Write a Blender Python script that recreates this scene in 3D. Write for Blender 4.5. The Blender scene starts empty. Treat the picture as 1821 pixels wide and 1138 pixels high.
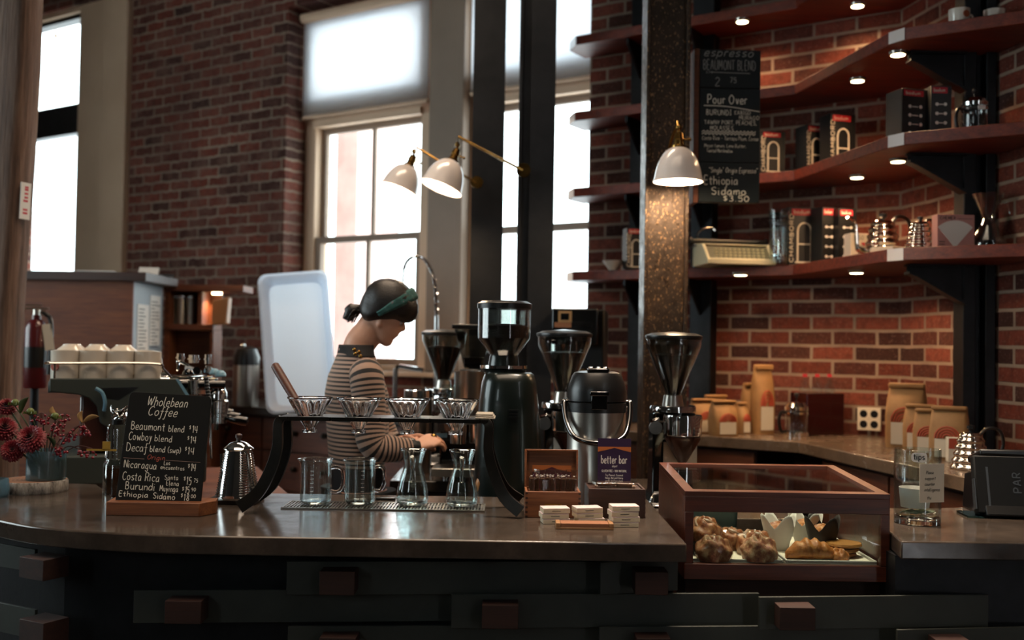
import bpy, bmesh, math, random
from mathutils import Vector, Matrix, Euler
random.seed(7)
PI = math.pi
scene = bpy.context.scene
COL = scene.collection

# ------------------------------------------------------------------ camera
F = 1850.0                      # focal length in pixels of the 1821 x 1138 frame
CAMZ = 1.441
PITCH = math.atan(47 / F)
ROLL = 0.016
cd = bpy.data.cameras.new('camera')
cam = bpy.data.objects.new('camera', cd)
COL.objects.link(cam)
cd.sensor_fit = 'HORIZONTAL'
cd.sensor_width = 36.0
cd.lens = 36.0 * F / 1821.0
cd.clip_start = 0.05
cd.clip_end = 200
cd.dof.use_dof = True
cd.dof.focus_distance = 2.72
cd.dof.aperture_fstop = 2.5
CM = Matrix.Rotation(PI / 2 + PITCH, 4, 'X') @ Matrix.Rotation(ROLL, 4, 'Z')
cam.matrix_world = Matrix.Translation((0, 0, CAMZ)) @ CM
scene.camera = cam

# ------------------------------------------------------------------ world, exposure
w = bpy.data.worlds.new('overcast_sky')
scene.world = w
w.use_nodes = True
bg = w.node_tree.nodes['Background']
bg.inputs['Color'].default_value = (0.93, 0.97, 1.0, 1)
bg.inputs['Strength'].default_value = 7.0
scene.view_settings.view_transform = 'Standard'
scene.view_settings.look = 'None'
scene.view_settings.exposure = 0.0
scene.view_settings.gamma = 1.0
scene.view_settings.use_curve_mapping = False

# ------------------------------------------------------------------ helpers: pixels to places
def ray(px, py):
    d = CM.to_3x3() @ Vector(((px - 910.5) / F, (569 - py) / F, -1))
    return d
def at(px, py, Y):
    d = ray(px, py); t = Y / d.y
    return Vector((d.x * t, Y, CAMZ + d.z * t))
def atz(px, py, Z):
    d = ray(px, py); t = (Z - CAMZ) / d.z
    return Vector((d.x * t, d.y * t, Z))
# back wall frame (local x runs left along the wall, local y runs into the room)
CORNER = Vector((1.847, 4.95, 0))
UL = Vector((-.8387, .5446, 0)).normalized()
UIN = Vector((-UL.y, UL.x, 0))
ROT_W = math.atan2(UL.y, UL.x)
def W(s, d=0, z=0):
    return CORNER + UL * s + UIN * d + Vector((0, 0, z))
def onw(px, py, d=0):
    r = ray(px, py)
    n = UIN
    o = CORNER + UIN * d
    t = (o - Vector((0, 0, CAMZ))).dot(n) / r.dot(n)
    p = Vector((0, 0, CAMZ)) + r * t
    q = p - CORNER
    return q.dot(UL), p.z           # (s, z)
# right wall frame (local x runs towards the viewer, local -y into the room)
UR = Vector((.165, -.986, 0)).normalized()
URO = Vector((-UR.y, UR.x, 0))
ROT_R = math.atan2(UR.y, UR.x)
def Rw(s, d=0, z=0):               # d into the room
    return CORNER + UR * s - URO * d + Vector((0, 0, z))

# daylight through the three windows: portals guide the sky light in
def portal(name, c, rz, sx, sz):
    l = bpy.data.lights.new(name, 'AREA'); l.shape = 'RECTANGLE'; l.size = sx; l.size_y = sz
    l.cycles.is_portal = True
    o = bpy.data.objects.new(name, l); COL.objects.link(o)
    o.matrix_world = Matrix.Translation(c) @ Matrix.Rotation(rz, 4, 'Z') @ Matrix.Rotation(-PI / 2, 4, 'X')
    return o
portal('daylight_center', W(2.87, -.5, 2.5), ROT_W, 2.3, 2.6)
portal('daylight_left', W(6.6, -.5, 3.0), ROT_W, 1.5, 2.2)
portal('fill_daylight_side', Vector((-5.2, 3.6, 2.5)), -PI / 2, 3.2, 2.6)  # portal of the unseen side window added for fill
portal('daylight_front_left', Vector((-3.2, -3.15, 2.8)), PI, 1.0, 1.8)
def area(name, loc, rot, sx, sy, power, col, spread=110):
    l = bpy.data.lights.new(name, 'AREA'); l.shape = 'RECTANGLE'; l.size = sx; l.size_y = sy
    l.energy = power; l.color = col; l.spread = math.radians(spread)
    o = bpy.data.objects.new(name, l); COL.objects.link(o)
    o.location = loc; o.rotation_euler = rot
    return o
# unseen warm area lights added overhead to brighten bar, pastry case and workspace
area('fill_light_bar', (-.4, 1.9, 4.3), (0, 0, 0), 2.8, 1.8, 42, (1, .78, .58))
area('fill_light_case', (.68, 2.95, 4.0), (0, 0, 0), .7, .4, 17, (1, .80, .62), 48)
area('fill_light_back', (-.6, 4.4, 4.3), (0, 0, 0), 1.6, .5, 26, (1, .76, .55))

# ------------------------------------------------------------------ helpers: meshes
def V(*a): return Vector(a)
class MB:
    def __init__(s, M=None):
        s.v = []; s.f = []; s.uv = {}; s.M = M or Matrix()
    def add(s, vs, fs, uvs=None):
        b = len(s.v)
        s.v += [s.M @ Vector(p) for p in vs]
        for f in fs: s.f.append([i + b for i in f])
        if uvs:
            for i, q in enumerate(uvs): s.uv[b + i] = q
        return s
    def box(s, a, b, M=None):
        x0, y0, z0 = [min(a[i], b[i]) for i in range(3)]; x1, y1, z1 = [max(a[i], b[i]) for i in range(3)]
        vs = [V(x, y, z) for z in (z0, z1) for y in (y0, y1) for x in (x0, x1)]
        if M: vs = [M @ p for p in vs]
        return s.add(vs, [(0, 2, 3, 1), (4, 5, 7, 6), (0, 1, 5, 4), (2, 6, 7, 3), (0, 4, 6, 2), (1, 3, 7, 5)])
    def cbox(s, c, size, rz=0, M=None):
        T = Matrix.Translation(c) @ (M or Matrix.Rotation(rz, 4, 'Z'))
        h = [q / 2 for q in size]
        return s.box((-h[0], -h[1], -h[2]), h, T)
    def loft(s, rings, cap=True, closed=True, uvs=None):
        n = len(rings[0]); vs = [p for r in rings for p in r]; fs = []
        for i in range(len(rings) - 1):
            for j in range(n if closed else n - 1):
                k = (j + 1) % n
                fs.append((i * n + j, i * n + k, (i + 1) * n + k, (i + 1) * n + j))
        if cap:
            fs.append(tuple(range(n - 1, -1, -1))); fs.append(tuple((len(rings) - 1) * n + j for j in range(n)))
        return s.add(vs, fs, uvs)
    def cyl(s, p0, p1, r0, r1=None, n=24):
        p0 = V(*p0); p1 = V(*p1); r1 = r0 if r1 is None else r1
        q = (p1 - p0).to_track_quat('Z', 'Y').to_matrix()
        return s.loft([[p + q @ V(r * math.cos(2 * PI * i / n), r * math.sin(2 * PI * i / n), 0) for i in range(n)] for p, r in ((p0, r0), (p1, r1))])
    def tube(s, pts, r, n=10, flat=1.0, uvstep=None, up=None):
        pts = [V(*p) for p in pts]; m = len(pts)
        rs = r if isinstance(r, (list, tuple)) else [r] * m
        rings = []; uvs = []; nrm = None; L = 0
        for i, p in enumerate(pts):
            t = (pts[min(i + 1, m - 1)] - pts[max(i - 1, 0)]).normalized()
            if nrm is None:
                nrm = up if up is not None else (V(0, 0, 1) if abs(t.z) < .9 else V(1, 0, 0))
            nrm = (nrm - t * nrm.dot(t)).normalized(); b = t.cross(nrm)
            if i: L += (p - pts[i - 1]).length
            rings.append([p + nrm * (rs[i] * flat * math.sin(2 * PI * j / n)) + b * (rs[i] * math.cos(2 * PI * j / n)) for j in range(n)])
            uvs += [(j / n, L) for j in range(n)]
        return s.loft(rings, uvs=uvs if uvstep else None)
    def lathe(s, prof, n=32, c=(0, 0, 0), fn=None, closed=False):
        c = V(*c); rings = []
        for k, (r, z) in enumerate(prof):
            row = []
            for j in range(n):
                a = 2 * PI * j / n
                rr = max(r, 1e-5) * (fn(a, k, z) if fn else 1)
                row.append(c + V(rr * math.cos(a), rr * math.sin(a), z))
            rings.append(row)
        if closed: rings.append(rings[0])
        return s.loft(rings, cap=not closed)
    def prism(s, poly, z0, z1):
        n = len(poly)
        return s.loft([[V(p[0], p[1], z) for p in poly] for z in (z0, z1)])
    def plate(s, poly, y0, y1):        # outline in x,z pushed along y
        return s.loft([[V(p[0], y, p[1]) for p in poly] for y in (y0, y1)])
    def sphere(s, c, r, nu=20, nv=12, sc=(1, 1, 1), M=None):
        c = V(*c); rings = []
        for i in range(nv + 1):
            t = PI * i / nv; rr = max(math.sin(t), 1e-4)
            rings.append([c + (M or Matrix()).to_3x3() @ V(r * sc[0] * rr * math.cos(2 * PI * j / nu), r * sc[1] * rr * math.sin(2 * PI * j / nu), -r * sc[2] * math.cos(t)) for j in range(nu)])
        return s.loft(rings)
    def mesh(s, name, mat, ang=35):
        me = bpy.data.meshes.new(name)
        me.from_pydata([tuple(p) for p in s.v], [], s.f)
        bm = bmesh.new(); bm.from_mesh(me)
        bmesh.ops.recalc_face_normals(bm, faces=bm.faces)
        if s.uv:
            ul = bm.loops.layers.uv.new('UVMap')
            bm.verts.ensure_lookup_table()
            for f in bm.faces:
                for l in f.loops: l[ul].uv = s.uv.get(l.vert.index, (0, 0))
        bm.to_mesh(me); bm.free()
        me.polygons.foreach_set('use_smooth', [True] * len(me.polygons))
        me.set_sharp_from_angle(angle=math.radians(ang))
        me.materials.append(mat)
        return me
def link(name, me, parent=None):
    o = bpy.data.objects.new(name, me); COL.objects.link(o)
    if parent is not None: o.parent = parent
    return o
def part(name, mb, mat, parent, bevel=0, label=None, ang=35, seg=2):
    o = link(name, mb.mesh(name, mat, ang), parent)
    if bevel:
        m = o.modifiers.new('edge', 'BEVEL'); m.width = bevel; m.segments = seg; m.limit_method = 'ANGLE'; m.angle_limit = math.radians(40)
    if label: o['label'] = label
    return o
def tag(o, label, cat, group=None):
    o['label'] = label; o['category'] = cat
    if group: o['group'] = group
    return o
def thing(name, label, cat, loc=(0, 0, 0), rz=0, group=None):
    o = bpy.data.objects.new(name, None); o.empty_display_size = .05; COL.objects.link(o)
    o.location = loc; o.rotation_euler = (0, 0, rz)
    return tag(o, label, cat, group)
def solo(name, mb, mat, label, cat, group=None, loc=(0, 0, 0), rz=0, bevel=0, ang=35, seg=2):
    o = part(name, mb, mat, None, bevel, None, ang, seg)
    o.location = loc; o.rotation_euler = (0, 0, rz)
    return tag(o, label, cat, group)
def struct(name, mb, mat, loc=(0, 0, 0), rz=0, parent=None, bevel=0):
    o = part(name, mb, mat, parent, bevel)
    o.location = loc; o.rotation_euler = (0, 0, rz)
    if parent is None: o['kind'] = 'structure'
    return o
def dup(root, loc, rz=None, label=None, group=None, scale=None):
    def cp(o, par):
        c = o.copy(); COL.objects.link(c); c.parent = par
        for ch in o.children: cp(ch, c)
        return c
    r = cp(root, None)
    r.location = loc
    if rz is not None: r.rotation_euler = (0, 0, rz)
    if label: r['label'] = label
    if group: r['group'] = group
    if scale: r.scale = (scale,) * 3 if not isinstance(scale, tuple) else scale
    return r
def cr(pts, k=6):                      # Catmull-Rom through points
    pts = [Vector(p) for p in pts]; out = []
    for i in range(len(pts) - 1):
        p0 = pts[max(i - 1, 0)]; p1 = pts[i]; p2 = pts[i + 1]; p3 = pts[min(i + 2, len(pts) - 1)]
        for j in range(k):
            t = j / k
            out.append(.5 * ((2 * p1) + (p2 - p0) * t + (2 * p0 - 5 * p1 + 4 * p2 - p3) * t * t + (3 * p1 - p0 - 3 * p2 + p3) * t ** 3))
    out.append(pts[-1]); return out
def spot(name, loc, parent, power, col, ang=140, blend=.7, rot=(0, 0, 0), size=.02):
    l = bpy.data.lights.new(name, 'SPOT'); l.energy = power; l.color = col; l.spot_size = math.radians(ang); l.spot_blend = blend; l.shadow_soft_size = size
    o = bpy.data.objects.new(name, l); COL.objects.link(o); o.parent = parent; o.location = loc; o.rotation_euler = rot
    return o

# ------------------------------------------------------------------ helpers: materials
def lin(c):
    if isinstance(c, str):
        c = [int(c[i:i + 2], 16) / 255 for i in (0, 2, 4)]
        c = [x / 12.92 if x <= .04045 else ((x + .055) / 1.055) ** 2.4 for x in c]
    return (c[0], c[1], c[2], 1)
class NT:
    def __init__(s, name):
        s.m = bpy.data.materials.new(name); s.m.use_nodes = True
        s.t = s.m.node_tree; s.p = s.t.nodes['Principled BSDF']; s.out = s.t.nodes['Material Output']
    def n(s, ty, **kw):
        nd = s.t.nodes.new('ShaderNode' + ty)
        for k, v in kw.items():
            if k in nd.inputs: nd.inputs[k].default_value = v
            else: setattr(nd, k, v)
        return nd
    def l(s, a, b): s.t.links.new(a, b)
    def coord(s, kind='Object', scale=(1, 1, 1), rot=(0, 0, 0), loc=(0, 0, 0)):
        tc = s.n('TexCoord'); mp = s.n('Mapping')
        mp.inputs['Scale'].default_value = scale; mp.inputs['Rotation'].default_value = rot; mp.inputs['Location'].default_value = loc
        s.l(tc.outputs[kind], mp.inputs['Vector']); return mp.outputs[0]
    def noise(s, vec, scale, detail=5, rough=.6):
        nd = s.n('TexNoise'); nd.inputs['Scale'].default_value = scale; nd.inputs['Detail'].default_value = detail; nd.inputs['Roughness'].default_value = rough
        s.l(vec, nd.inputs['Vector']); return nd.outputs['Fac']
    def ramp(s, fac, stops):
        r = s.n('ValToRGB'); e = r.color_ramp.elements
        while len(e) < len(stops): e.new(.5)
        for k, (p, c) in enumerate(stops):
            e[k].position = p; e[k].color = lin(c) if not isinstance(c, (int, float)) else (c, c, c, 1)
        s.l(fac, r.inputs[0]); return r.outputs[0]
    def mix(s, fac, a, b, mode='MIX'):
        nd = s.n('Mix', data_type='RGBA', blend_type=mode)
        for k, q in ((0, fac), (6, a), (7, b)):
            if isinstance(q, bpy.types.NodeSocket): s.l(q, nd.inputs[k])
            else: nd.inputs[k].default_value = q if isinstance(q, (int, float)) else lin(q)
        return nd.outputs[2]
    def math(s, op, a, b=0):
        nd = s.n('Math', operation=op)
        for k, q in ((0, a), (1, b)):
            if isinstance(q, bpy.types.NodeSocket): s.l(q, nd.inputs[k])
            else: nd.inputs[k].default_value = q
        return nd.outputs[0]
    def bump(s, h, strength=.3, dist=.01):
        nd = s.n('Bump'); nd.inputs['Strength'].default_value = strength; nd.inputs['Distance'].default_value = dist
        s.l(h, nd.inputs['Height']); s.l(nd.outputs[0], s.p.inputs['Normal'])
    def set(s, **kw):
        for k, v in kw.items():
            k = {'col': 'Base Color', 'rough': 'Roughness', 'metal': 'Metallic', 'coat': 'Coat Weight', 'spec': 'Specular IOR Level', 'trans': 'Transmission Weight', 'ior': 'IOR', 'sub': 'Subsurface Weight', 'sheen': 'Sheen Weight'}[k]
            if isinstance(v, bpy.types.NodeSocket): s.l(v, s.p.inputs[k])
            elif k == 'Base Color': s.p.inputs[k].default_value = lin(v)
            else: s.p.inputs[k].default_value = v
        return s
def pm(name, col, rough=.5, metal=0, var=None, sc=8, bmp=0, bsc=60, **kw):
    t = NT(name); t.set(rough=rough, metal=metal, **kw)
    if var:
        v = t.coord(); t.set(col=t.ramp(t.noise(v, sc), [(.3, col), (.7, var)]))
    else: t.set(col=col)
    if bmp:
        v = t.coord(); t.bump(t.noise(v, bsc, 4), bmp, .004)
    return t.m
def wood(name, c1, c2, c3=None, scale=1, rot=(0, 0, 0), rough=.45, coat=0, ring=9):
    t = NT(name); v = t.coord('Object', (1.2 * scale, 14 * scale, 14 * scale), rot)
    a = t.noise(v, 3.0, 8, .65); b = t.noise(t.coord('Object', (2 * scale, 60 * scale, 60 * scale), rot), 4.0, 3, .6)
    col = t.ramp(a, [(.3, c1), (.52, c2), (.72, c3 or c1)])
    col = t.mix(t.math('MULTIPLY', t.ramp(b, [(.35, 1.0), (.6, 0.0)]), .45), col, c1)
    t.set(col=col, rough=rough, coat=coat); t.bump(b, .12, .002)
    return t.m
def emit(name, col, strength):
    t = NT(name); e = t.n('Emission'); e.inputs[0].default_value = lin(col); e.inputs[1].default_value = strength
    t.l(e.outputs[0], t.out.inputs[0]); return t.m
def thin_glass(name, tint='f4fafa', edge=.9, rough=.02, base=.06):
    t = NT(name)
    tr = t.n('BsdfTransparent'); tr.inputs[0].default_value = lin(tint)
    gl = t.n('BsdfGlossy'); gl.inputs['Roughness'].default_value = rough; gl.inputs[0].default_value = (1, 1, 1, 1)
    lw = t.n('LayerWeight'); lw.inputs[0].default_value = .35
    f = t.math('ADD', t.math('MULTIPLY', t.math('POWER', lw.outputs['Facing'], 2.2), edge), base)
    mx = t.n('MixShader'); t.l(f, mx.inputs[0]); t.l(tr.outputs[0], mx.inputs[1]); t.l(gl.outputs[0], mx.inputs[2])
    t.l(mx.outputs[0], t.out.inputs[0]); return t.m
def real_glass(name, col='ffffff', rough=0.0, ior=1.47):
    t = NT(name); g = t.n('BsdfGlass'); g.inputs[0].default_value = lin(col); g.inputs['Roughness'].default_value = rough; g.inputs['IOR'].default_value = ior
    t.l(g.outputs[0], t.out.inputs[0]); return t.m
def brick(name, old=0.0, dark=1.0):
    t = NT(name)
    tc = t.n('TexCoord'); sp = t.n('SeparateXYZ'); cb = t.n('CombineXYZ')
    t.l(tc.outputs['Object'], sp.inputs[0])
    obj = tc.outputs['Object']
    n1 = t.n('TexNoise'); n1.inputs['Scale'].default_value = 6 + 10 * old; n1.inputs['Detail'].default_value = 3; t.l(obj, n1.inputs['Vector'])
    wob = t.math('MULTIPLY', t.math('SUBTRACT', n1.outputs['Fac'], .5), .010 + .02 * old)
    t.l(t.math('ADD', sp.outputs[0], wob), cb.inputs[0]); t.l(t.math('ADD', sp.outputs[2], wob), cb.inputs[1])
    b = t.n('TexBrick'); t.l(cb.outputs[0], b.inputs['Vector'])
    b.inputs['Scale'].default_value = 1.0; b.inputs['Brick Width'].default_value = .212; b.inputs['Row Height'].default_value = .0735
    b.inputs['Mortar Size'].default_value = .0085; b.inputs['Mortar Smooth'].default_value = .25; b.inputs['Bias'].default_value = 0
    b.inputs['Color1'].default_value = (0, 0, 0, 1); b.inputs['Color2'].default_value = (1, 1, 1, 1); b.inputs['Mortar'].default_value = (.5, .5, .5, 1)
    body = t.ramp(b.outputs['Color'], [(0.0, '38201b'), (.3, '5a2c22'), (.55, '6e3325'), (.8, '7a4032'), (1.0, '452820')])
    nz = t.noise(obj, 22, 6, .7); nz2 = t.noise(obj, 3.0, 4, .6); nz3 = t.noise(obj, 70, 4, .7)
    body = t.mix(t.ramp(nz, [(.45, 0.0), (.75, .75)]), body, '2c1917')
    body = t.mix(t.ramp(nz3, [(.55, 0.0), (.8, .55)]), body, 'a68877')
    mort = t.ramp(nz2, [(.3, '77665a'), (.7, '9a8674')])
    col = t.mix(b.outputs['Fac'], body, mort)
    if old:
        sm = t.ramp(t.noise(obj, 4.5, 7, .75), [(.45, 0.0), (.66, .6 * old)])
        col = t.mix(sm, col, '7a5c50')
        sm2 = t.ramp(t.noise(obj, 1.1, 4, .6), [(.4, 0.0), (.7, .4)])
        col = t.mix(sm2, col, '3a2722')
    t.set(col=col, rough=.88, spec=.25)
    h = t.math('ADD', t.math('MULTIPLY', b.outputs['Fac'], -1.0), t.math('MULTIPLY', nz, .5))
    t.bump(h, .8, .012)
    return t.m

M = {}
M['brick'] = brick('brick_red')
M['brick_old'] = brick('brick_worn', old=1.0)
M['steel_black'] = pm('black_steel', '161719', .45, .6, var='232427', sc=12, bmp=.15, bsc=40)
M['steel_col'] = pm('column_steel', '1a1c1f', .5, .5, var='2b2d31', sc=6, bmp=.2, bsc=25)
M['iron'] = pm('black_iron', '151412', .38, .7, var='26221d', sc=18, bmp=.1)
M['chrome'] = pm('chrome', 'd8d8d8', .08, 1)
M['chrome_warm'] = pm('polished_steel', 'cfc4b8', .12, 1)
M['steel'] = pm('brushed_steel', 'b3aea6', .28, 1, bmp=.03, bsc=90)
M['brass'] = pm('brass', 'a98446', .22, 1, var='7d5c30', sc=20)
M['black_plastic'] = pm('black_plastic', '0b0c0d', .32)
M['black_gloss'] = pm('black_gloss', '08090a', .12, coat=.5)
M['grey_plastic'] = pm('grey_plastic', '33383c', .35)
M['grinder_paint'] = pm('dark_green_paint', '0c1512', .3, .3, coat=.4)
M['cream'] = pm('cream_paint', 'd0b094', .6, var='c2a286', sc=2)
M['beige'] = pm('taupe_paint', '8a7462', .55, var='7d6856', sc=2)
M['ceramic'] = pm('cream_ceramic', 'd9cfc0', .18, coat=.3)
M['enamel'] = pm('white_enamel', 'd8d0cc', .2, coat=.4)
M['white'] = pm('white_paper', 'd6d2cc', .7)
M['offwhite'] = pm('ivory_card', 'cfc6b4', .7)
M['kraft'] = pm('kraft_paper', 'a0794b', .65, var='8b653c', sc=14, bmp=.2, bsc=30)
M['black_card'] = pm('black_card', '0e0f10', .45)
M['red'] = pm('red_print', 'b0182a', .5)
M['chalkboard'] = pm('chalkboard', '0a0b0b', .75, spec=.3)
M['chalk_slate'] = pm('slate_board', '131a1d', .6, var='182226', sc=3, spec=.3)
M['chalk'] = pm('chalk_line', 'e2dfd3', .9)
M['chalk_dim'] = pm('chalk_faint', '8f9190', .9)
M['chalk_red'] = pm('chalk_red', 'b05a4a', .9)
M['ink'] = pm('dark_ink', '26282c', .8)
M['wood_red'] = wood('walnut_red', '3a1c12', '5b2e1c', '6d3a24')
M['wood_shelf'] = wood('shelf_wood', '47170c', '6b2613', '7f341b', rough=.5)
M['wood_dark'] = wood('dark_wood', '27150f', '3a2118', '45291c')
M['wood_cab'] = wood('cabinet_wood', '4c2412', '693618', '78431f', rough=.62)
M['wood_box'] = wood('box_wood', '5a321d', '83502f', '92603a', rough=.45)
M['wood_case'] = wood('case_wood', '37180e', '532616', '61301c', rough=.38, coat=.15)
M['bean'] = pm('coffee_beans', '120806', .35, var='2c140c', sc=260, bmp=.9, bsc=160)
M['ground'] = pm('ground_coffee', '1c0d07', .8, var='2c160c', sc=200)
M['glass'] = thin_glass('clear_glass')
M['glass_smoke'] = thin_glass('hopper_plastic', 'd5d8d6', .7, .08, .07)
M['pane'] = thin_glass('window_glass', 'f2f8f8', .5, .0, .02)
M['glass_real'] = real_glass('cut_glass', ior=1.33)
t = NT('frosted_glass'); a_ = t.n('BsdfTransparent'); a_.inputs[0].default_value = lin('b9cdd3'); d_ = t.n('BsdfDiffuse'); d_.inputs[0].default_value = lin('8ea3aa'); tl_ = t.n('BsdfTranslucent'); tl_.inputs[0].default_value = lin('a9bec5'); g_ = t.n('BsdfGlossy'); g_.inputs['Roughness'].default_value = .15
m1 = t.n('MixShader'); m1.inputs[0].default_value = .5; t.l(d_.outputs[0], m1.inputs[1]); t.l(tl_.outputs[0], m1.inputs[2])
m2 = t.n('MixShader'); m2.inputs[0].default_value = .27; t.l(a_.outputs[0], m2.inputs[1]); t.l(m1.outputs[0], m2.inputs[2])
m3 = t.n('MixShader'); m3.inputs[0].default_value = .08; t.l(m2.outputs[0], m3.inputs[1]); t.l(g_.outputs[0], m3.inputs[2]); t.l(m3.outputs[0], t.out.inputs[0]); M['frosted'] = t.m
# ================================================================== SETTING
ZC = 4.8
t = NT('floor_concrete'); v = t.coord()
t.set(col=t.ramp(t.noise(v, 2.5, 7), [(.3, '2a2724'), (.7, '47423d')]), rough=.45); M['floor'] = t.m
M['ceiling'] = pm('ceiling_paint', '4a3f36', .8)
M['plaster'] = pm('dim_plaster', '4c443c', .8)
fl = [(-5.2, -3), (2.75, -3), (2.75, 4.95), (1.9, 5.0), (-5.2, 9.6)]
struct('floor', MB().prism(fl, -.1, 0), M['floor'])
struct('ceiling', MB().prism(fl, ZC, ZC + .1), M['ceiling'])

# --- back brick wall with three openings (local x = leftwards, y = into the room)
b = MB()
A0, A1 = onw(1047, 300)[0], onw(507, 300)[0]       # centre opening
B0, B1 = 6.0, 7.6                                  # left opening
SILL, HEAD = 1.27, 3.78
b.box((-.1, -.34, 0), (A0, 0, ZC))
b.box((A0, -.34, 0), (A1, 0, SILL)); b.box((A0, -.34, HEAD), (A1, 0, ZC))
wb = struct('wall_back', b, M['brick'], CORNER, ROT_W)
b = MB()
b.box((A1, -.34, 0), (B0, 0, ZC))
b.box((B0, -.34, 0), (B1, 0, 1.85)); b.box((B0, -.34, 4.2), (B1, 0, ZC)); b.box((B1, -.34, 0), (8.6, 0, ZC))
struct('wall_back_left', b, M['brick_old'], CORNER, ROT_W)
b = MB(); b.box((0, 0, 0), (8.2, .3, ZC)); struct('wall_right', b, M['brick'], CORNER, ROT_R)
b = MB(); b.box((-5.3, -3, 0), (-5, 2.0, ZC)); b.box((-5.3, 2.0, 0), (-5, 5.2, 1.2)); b.box((-5.3, 2.0, 3.8), (-5, 5.2, ZC)); b.box((-5.3, 5.2, 0), (-5, 9.6, ZC))
struct('wall_left', b, M['plaster'])
b = MB(); b.box((-5.3, -3.2, 0), (3, -3, 1.9)); b.box((-5.3, -3.2, 3.7), (3, -3, ZC))
for xa, xb in ((-5.3, -3.7), (-2.7, 3)): b.box((xa, -3.2, 1.9), (xb, -3, 3.7))
struct('wall_front', b, M['plaster'])
for nm_, xa, xb in (('window_5', -3.7, -2.7),):
    b = MB(); fw = .07
    for q in range(3):
        x_ = xa + (xb - xa - fw) * q / 2; b.box((x_, -3.15, 1.9), (x_ + fw, -3.05, 3.7))
    for z_ in (1.9, 3.63): b.box((xa + fw, -3.14, z_), (xb - fw, -3.06, z_ + fw))
    w5 = struct(nm_, b, M['cream'])
    struct('window_pane', MB().box((xa + .03, -3.102, 1.93), (xb - .03, -3.098, 3.67)), M['pane'], parent=w5)

# --- windows in the centre opening; each one frame, two sashes, panes
DW = -.24
def sz(px, py, d=DW): return onw(px, py, d)
def frame_rect(mb, s0, s1, z0, z1, wd, d0, d1, wz=None):
    wz = wz or wd
    mb.box((s0, d0, z0), (s0 + wd, d1, z1)); mb.box((s1 - wd, d0, z0), (s1, d1, z1))
    mb.box((s0 + wd, d0, z0), (s1 - wd, d1, z0 + wz)); mb.box((s0 + wd, d0, z1 - wz), (s1 - wd, d1, z1))
def hung_window(name, s0, s1, zs, zmeet, ztop, ztr0, ztr1, wj):
    fr = struct(name, MB().box((s0, DW - .08, zs - .05), (s1, DW - .07, zs - .03)), M['cream'], CORNER, ROT_W)
    f = MB()
    f.box((s0, DW - .09, zs - .06), (s0 + wj, DW + .05, HEAD)); f.box((s1 - wj, DW - .09, zs - .06), (s1, DW + .05, HEAD))
    f.box((s0, DW - .09, zs - .09), (s1, DW + .09, zs - .04))
    f.box((s0, DW - .09, ztop + .035), (s1, DW + .05, ztr0 - .03)); f.box((s0, DW - .09, ztr1 + .03), (s1, DW + .05, HEAD))
    f.box((s0 + wj - .01, DW + .03, ztop + .03), (s1 - wj + .01, DW + .075, ztop + .075))
    struct('window_frame', f, M['cream'], parent=fr, bevel=.004)
    a, c = s0 + wj, s1 - wj; mid = (a + c) / 2
    u = MB(); frame_rect(u, a, c, zmeet, ztop + .035, .04, DW - .06, DW - .02); u.box((mid - .013, DW - .055, zmeet), (mid + .013, DW - .025, ztop))
    struct('upper_sash', u, M['beige'], parent=fr, bevel=.003)
    l = MB(); frame_rect(l, a, c, zs - .04, zmeet + .04, .045, DW - .02, DW + .03); l.box((mid - .013, DW - .012, zs), (mid + .013, DW + .02, zmeet))
    struct('lower_sash', l, M['beige'], parent=fr, bevel=.003)
    for (x0, x1, z0, z1, d) in ((a + .03, mid - .01, zmeet + .03, ztop, DW - .04), (mid + .01, c - .03, zmeet + .03, ztop, DW - .04), (a + .03, mid - .01, zs, zmeet, DW), (mid + .01, c - .03, zs, zmeet, DW), (a, c, ztr0 - .02, ztr1 + .02, DW - .05)):
        struct('window_pane', MB().box((x0, d, z0), (x1, d + .004, z1)), M['pane'], parent=fr)
    return fr
zs = sz(740, 640)[1]; zm = sz(770, 422)[1]; zt = sz(770, 212)[1]; zr0 = sz(775, 139)[1]; zr1 = sz(775, 26)[1]
sL0, sL1 = sz(776, 400)[0], A1
hung_window('window_2', sL0, sL1, zs, zm, zt, zr0, zr1, .1)
sM = sz(838, 400)[0]
hung_window('window_3', A0 - .06, sM, zs, zm, zt, zr0, zr1, .06)
struct('trim_1', MB().box((sM, DW - .1, SILL), (sL0, DW + .1, HEAD)).box((sM - .02, DW - .1, SILL), (sM + .03, DW + .14, HEAD)), M['beige'], CORNER, ROT_W, bevel=.005)
struct('trim_2', MB().box((A0 - .05, DW - .1, SILL - .03), (A1 - .002, .05, SILL + .0)), M['cream'], CORNER, ROT_W, bevel=.006)
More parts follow.
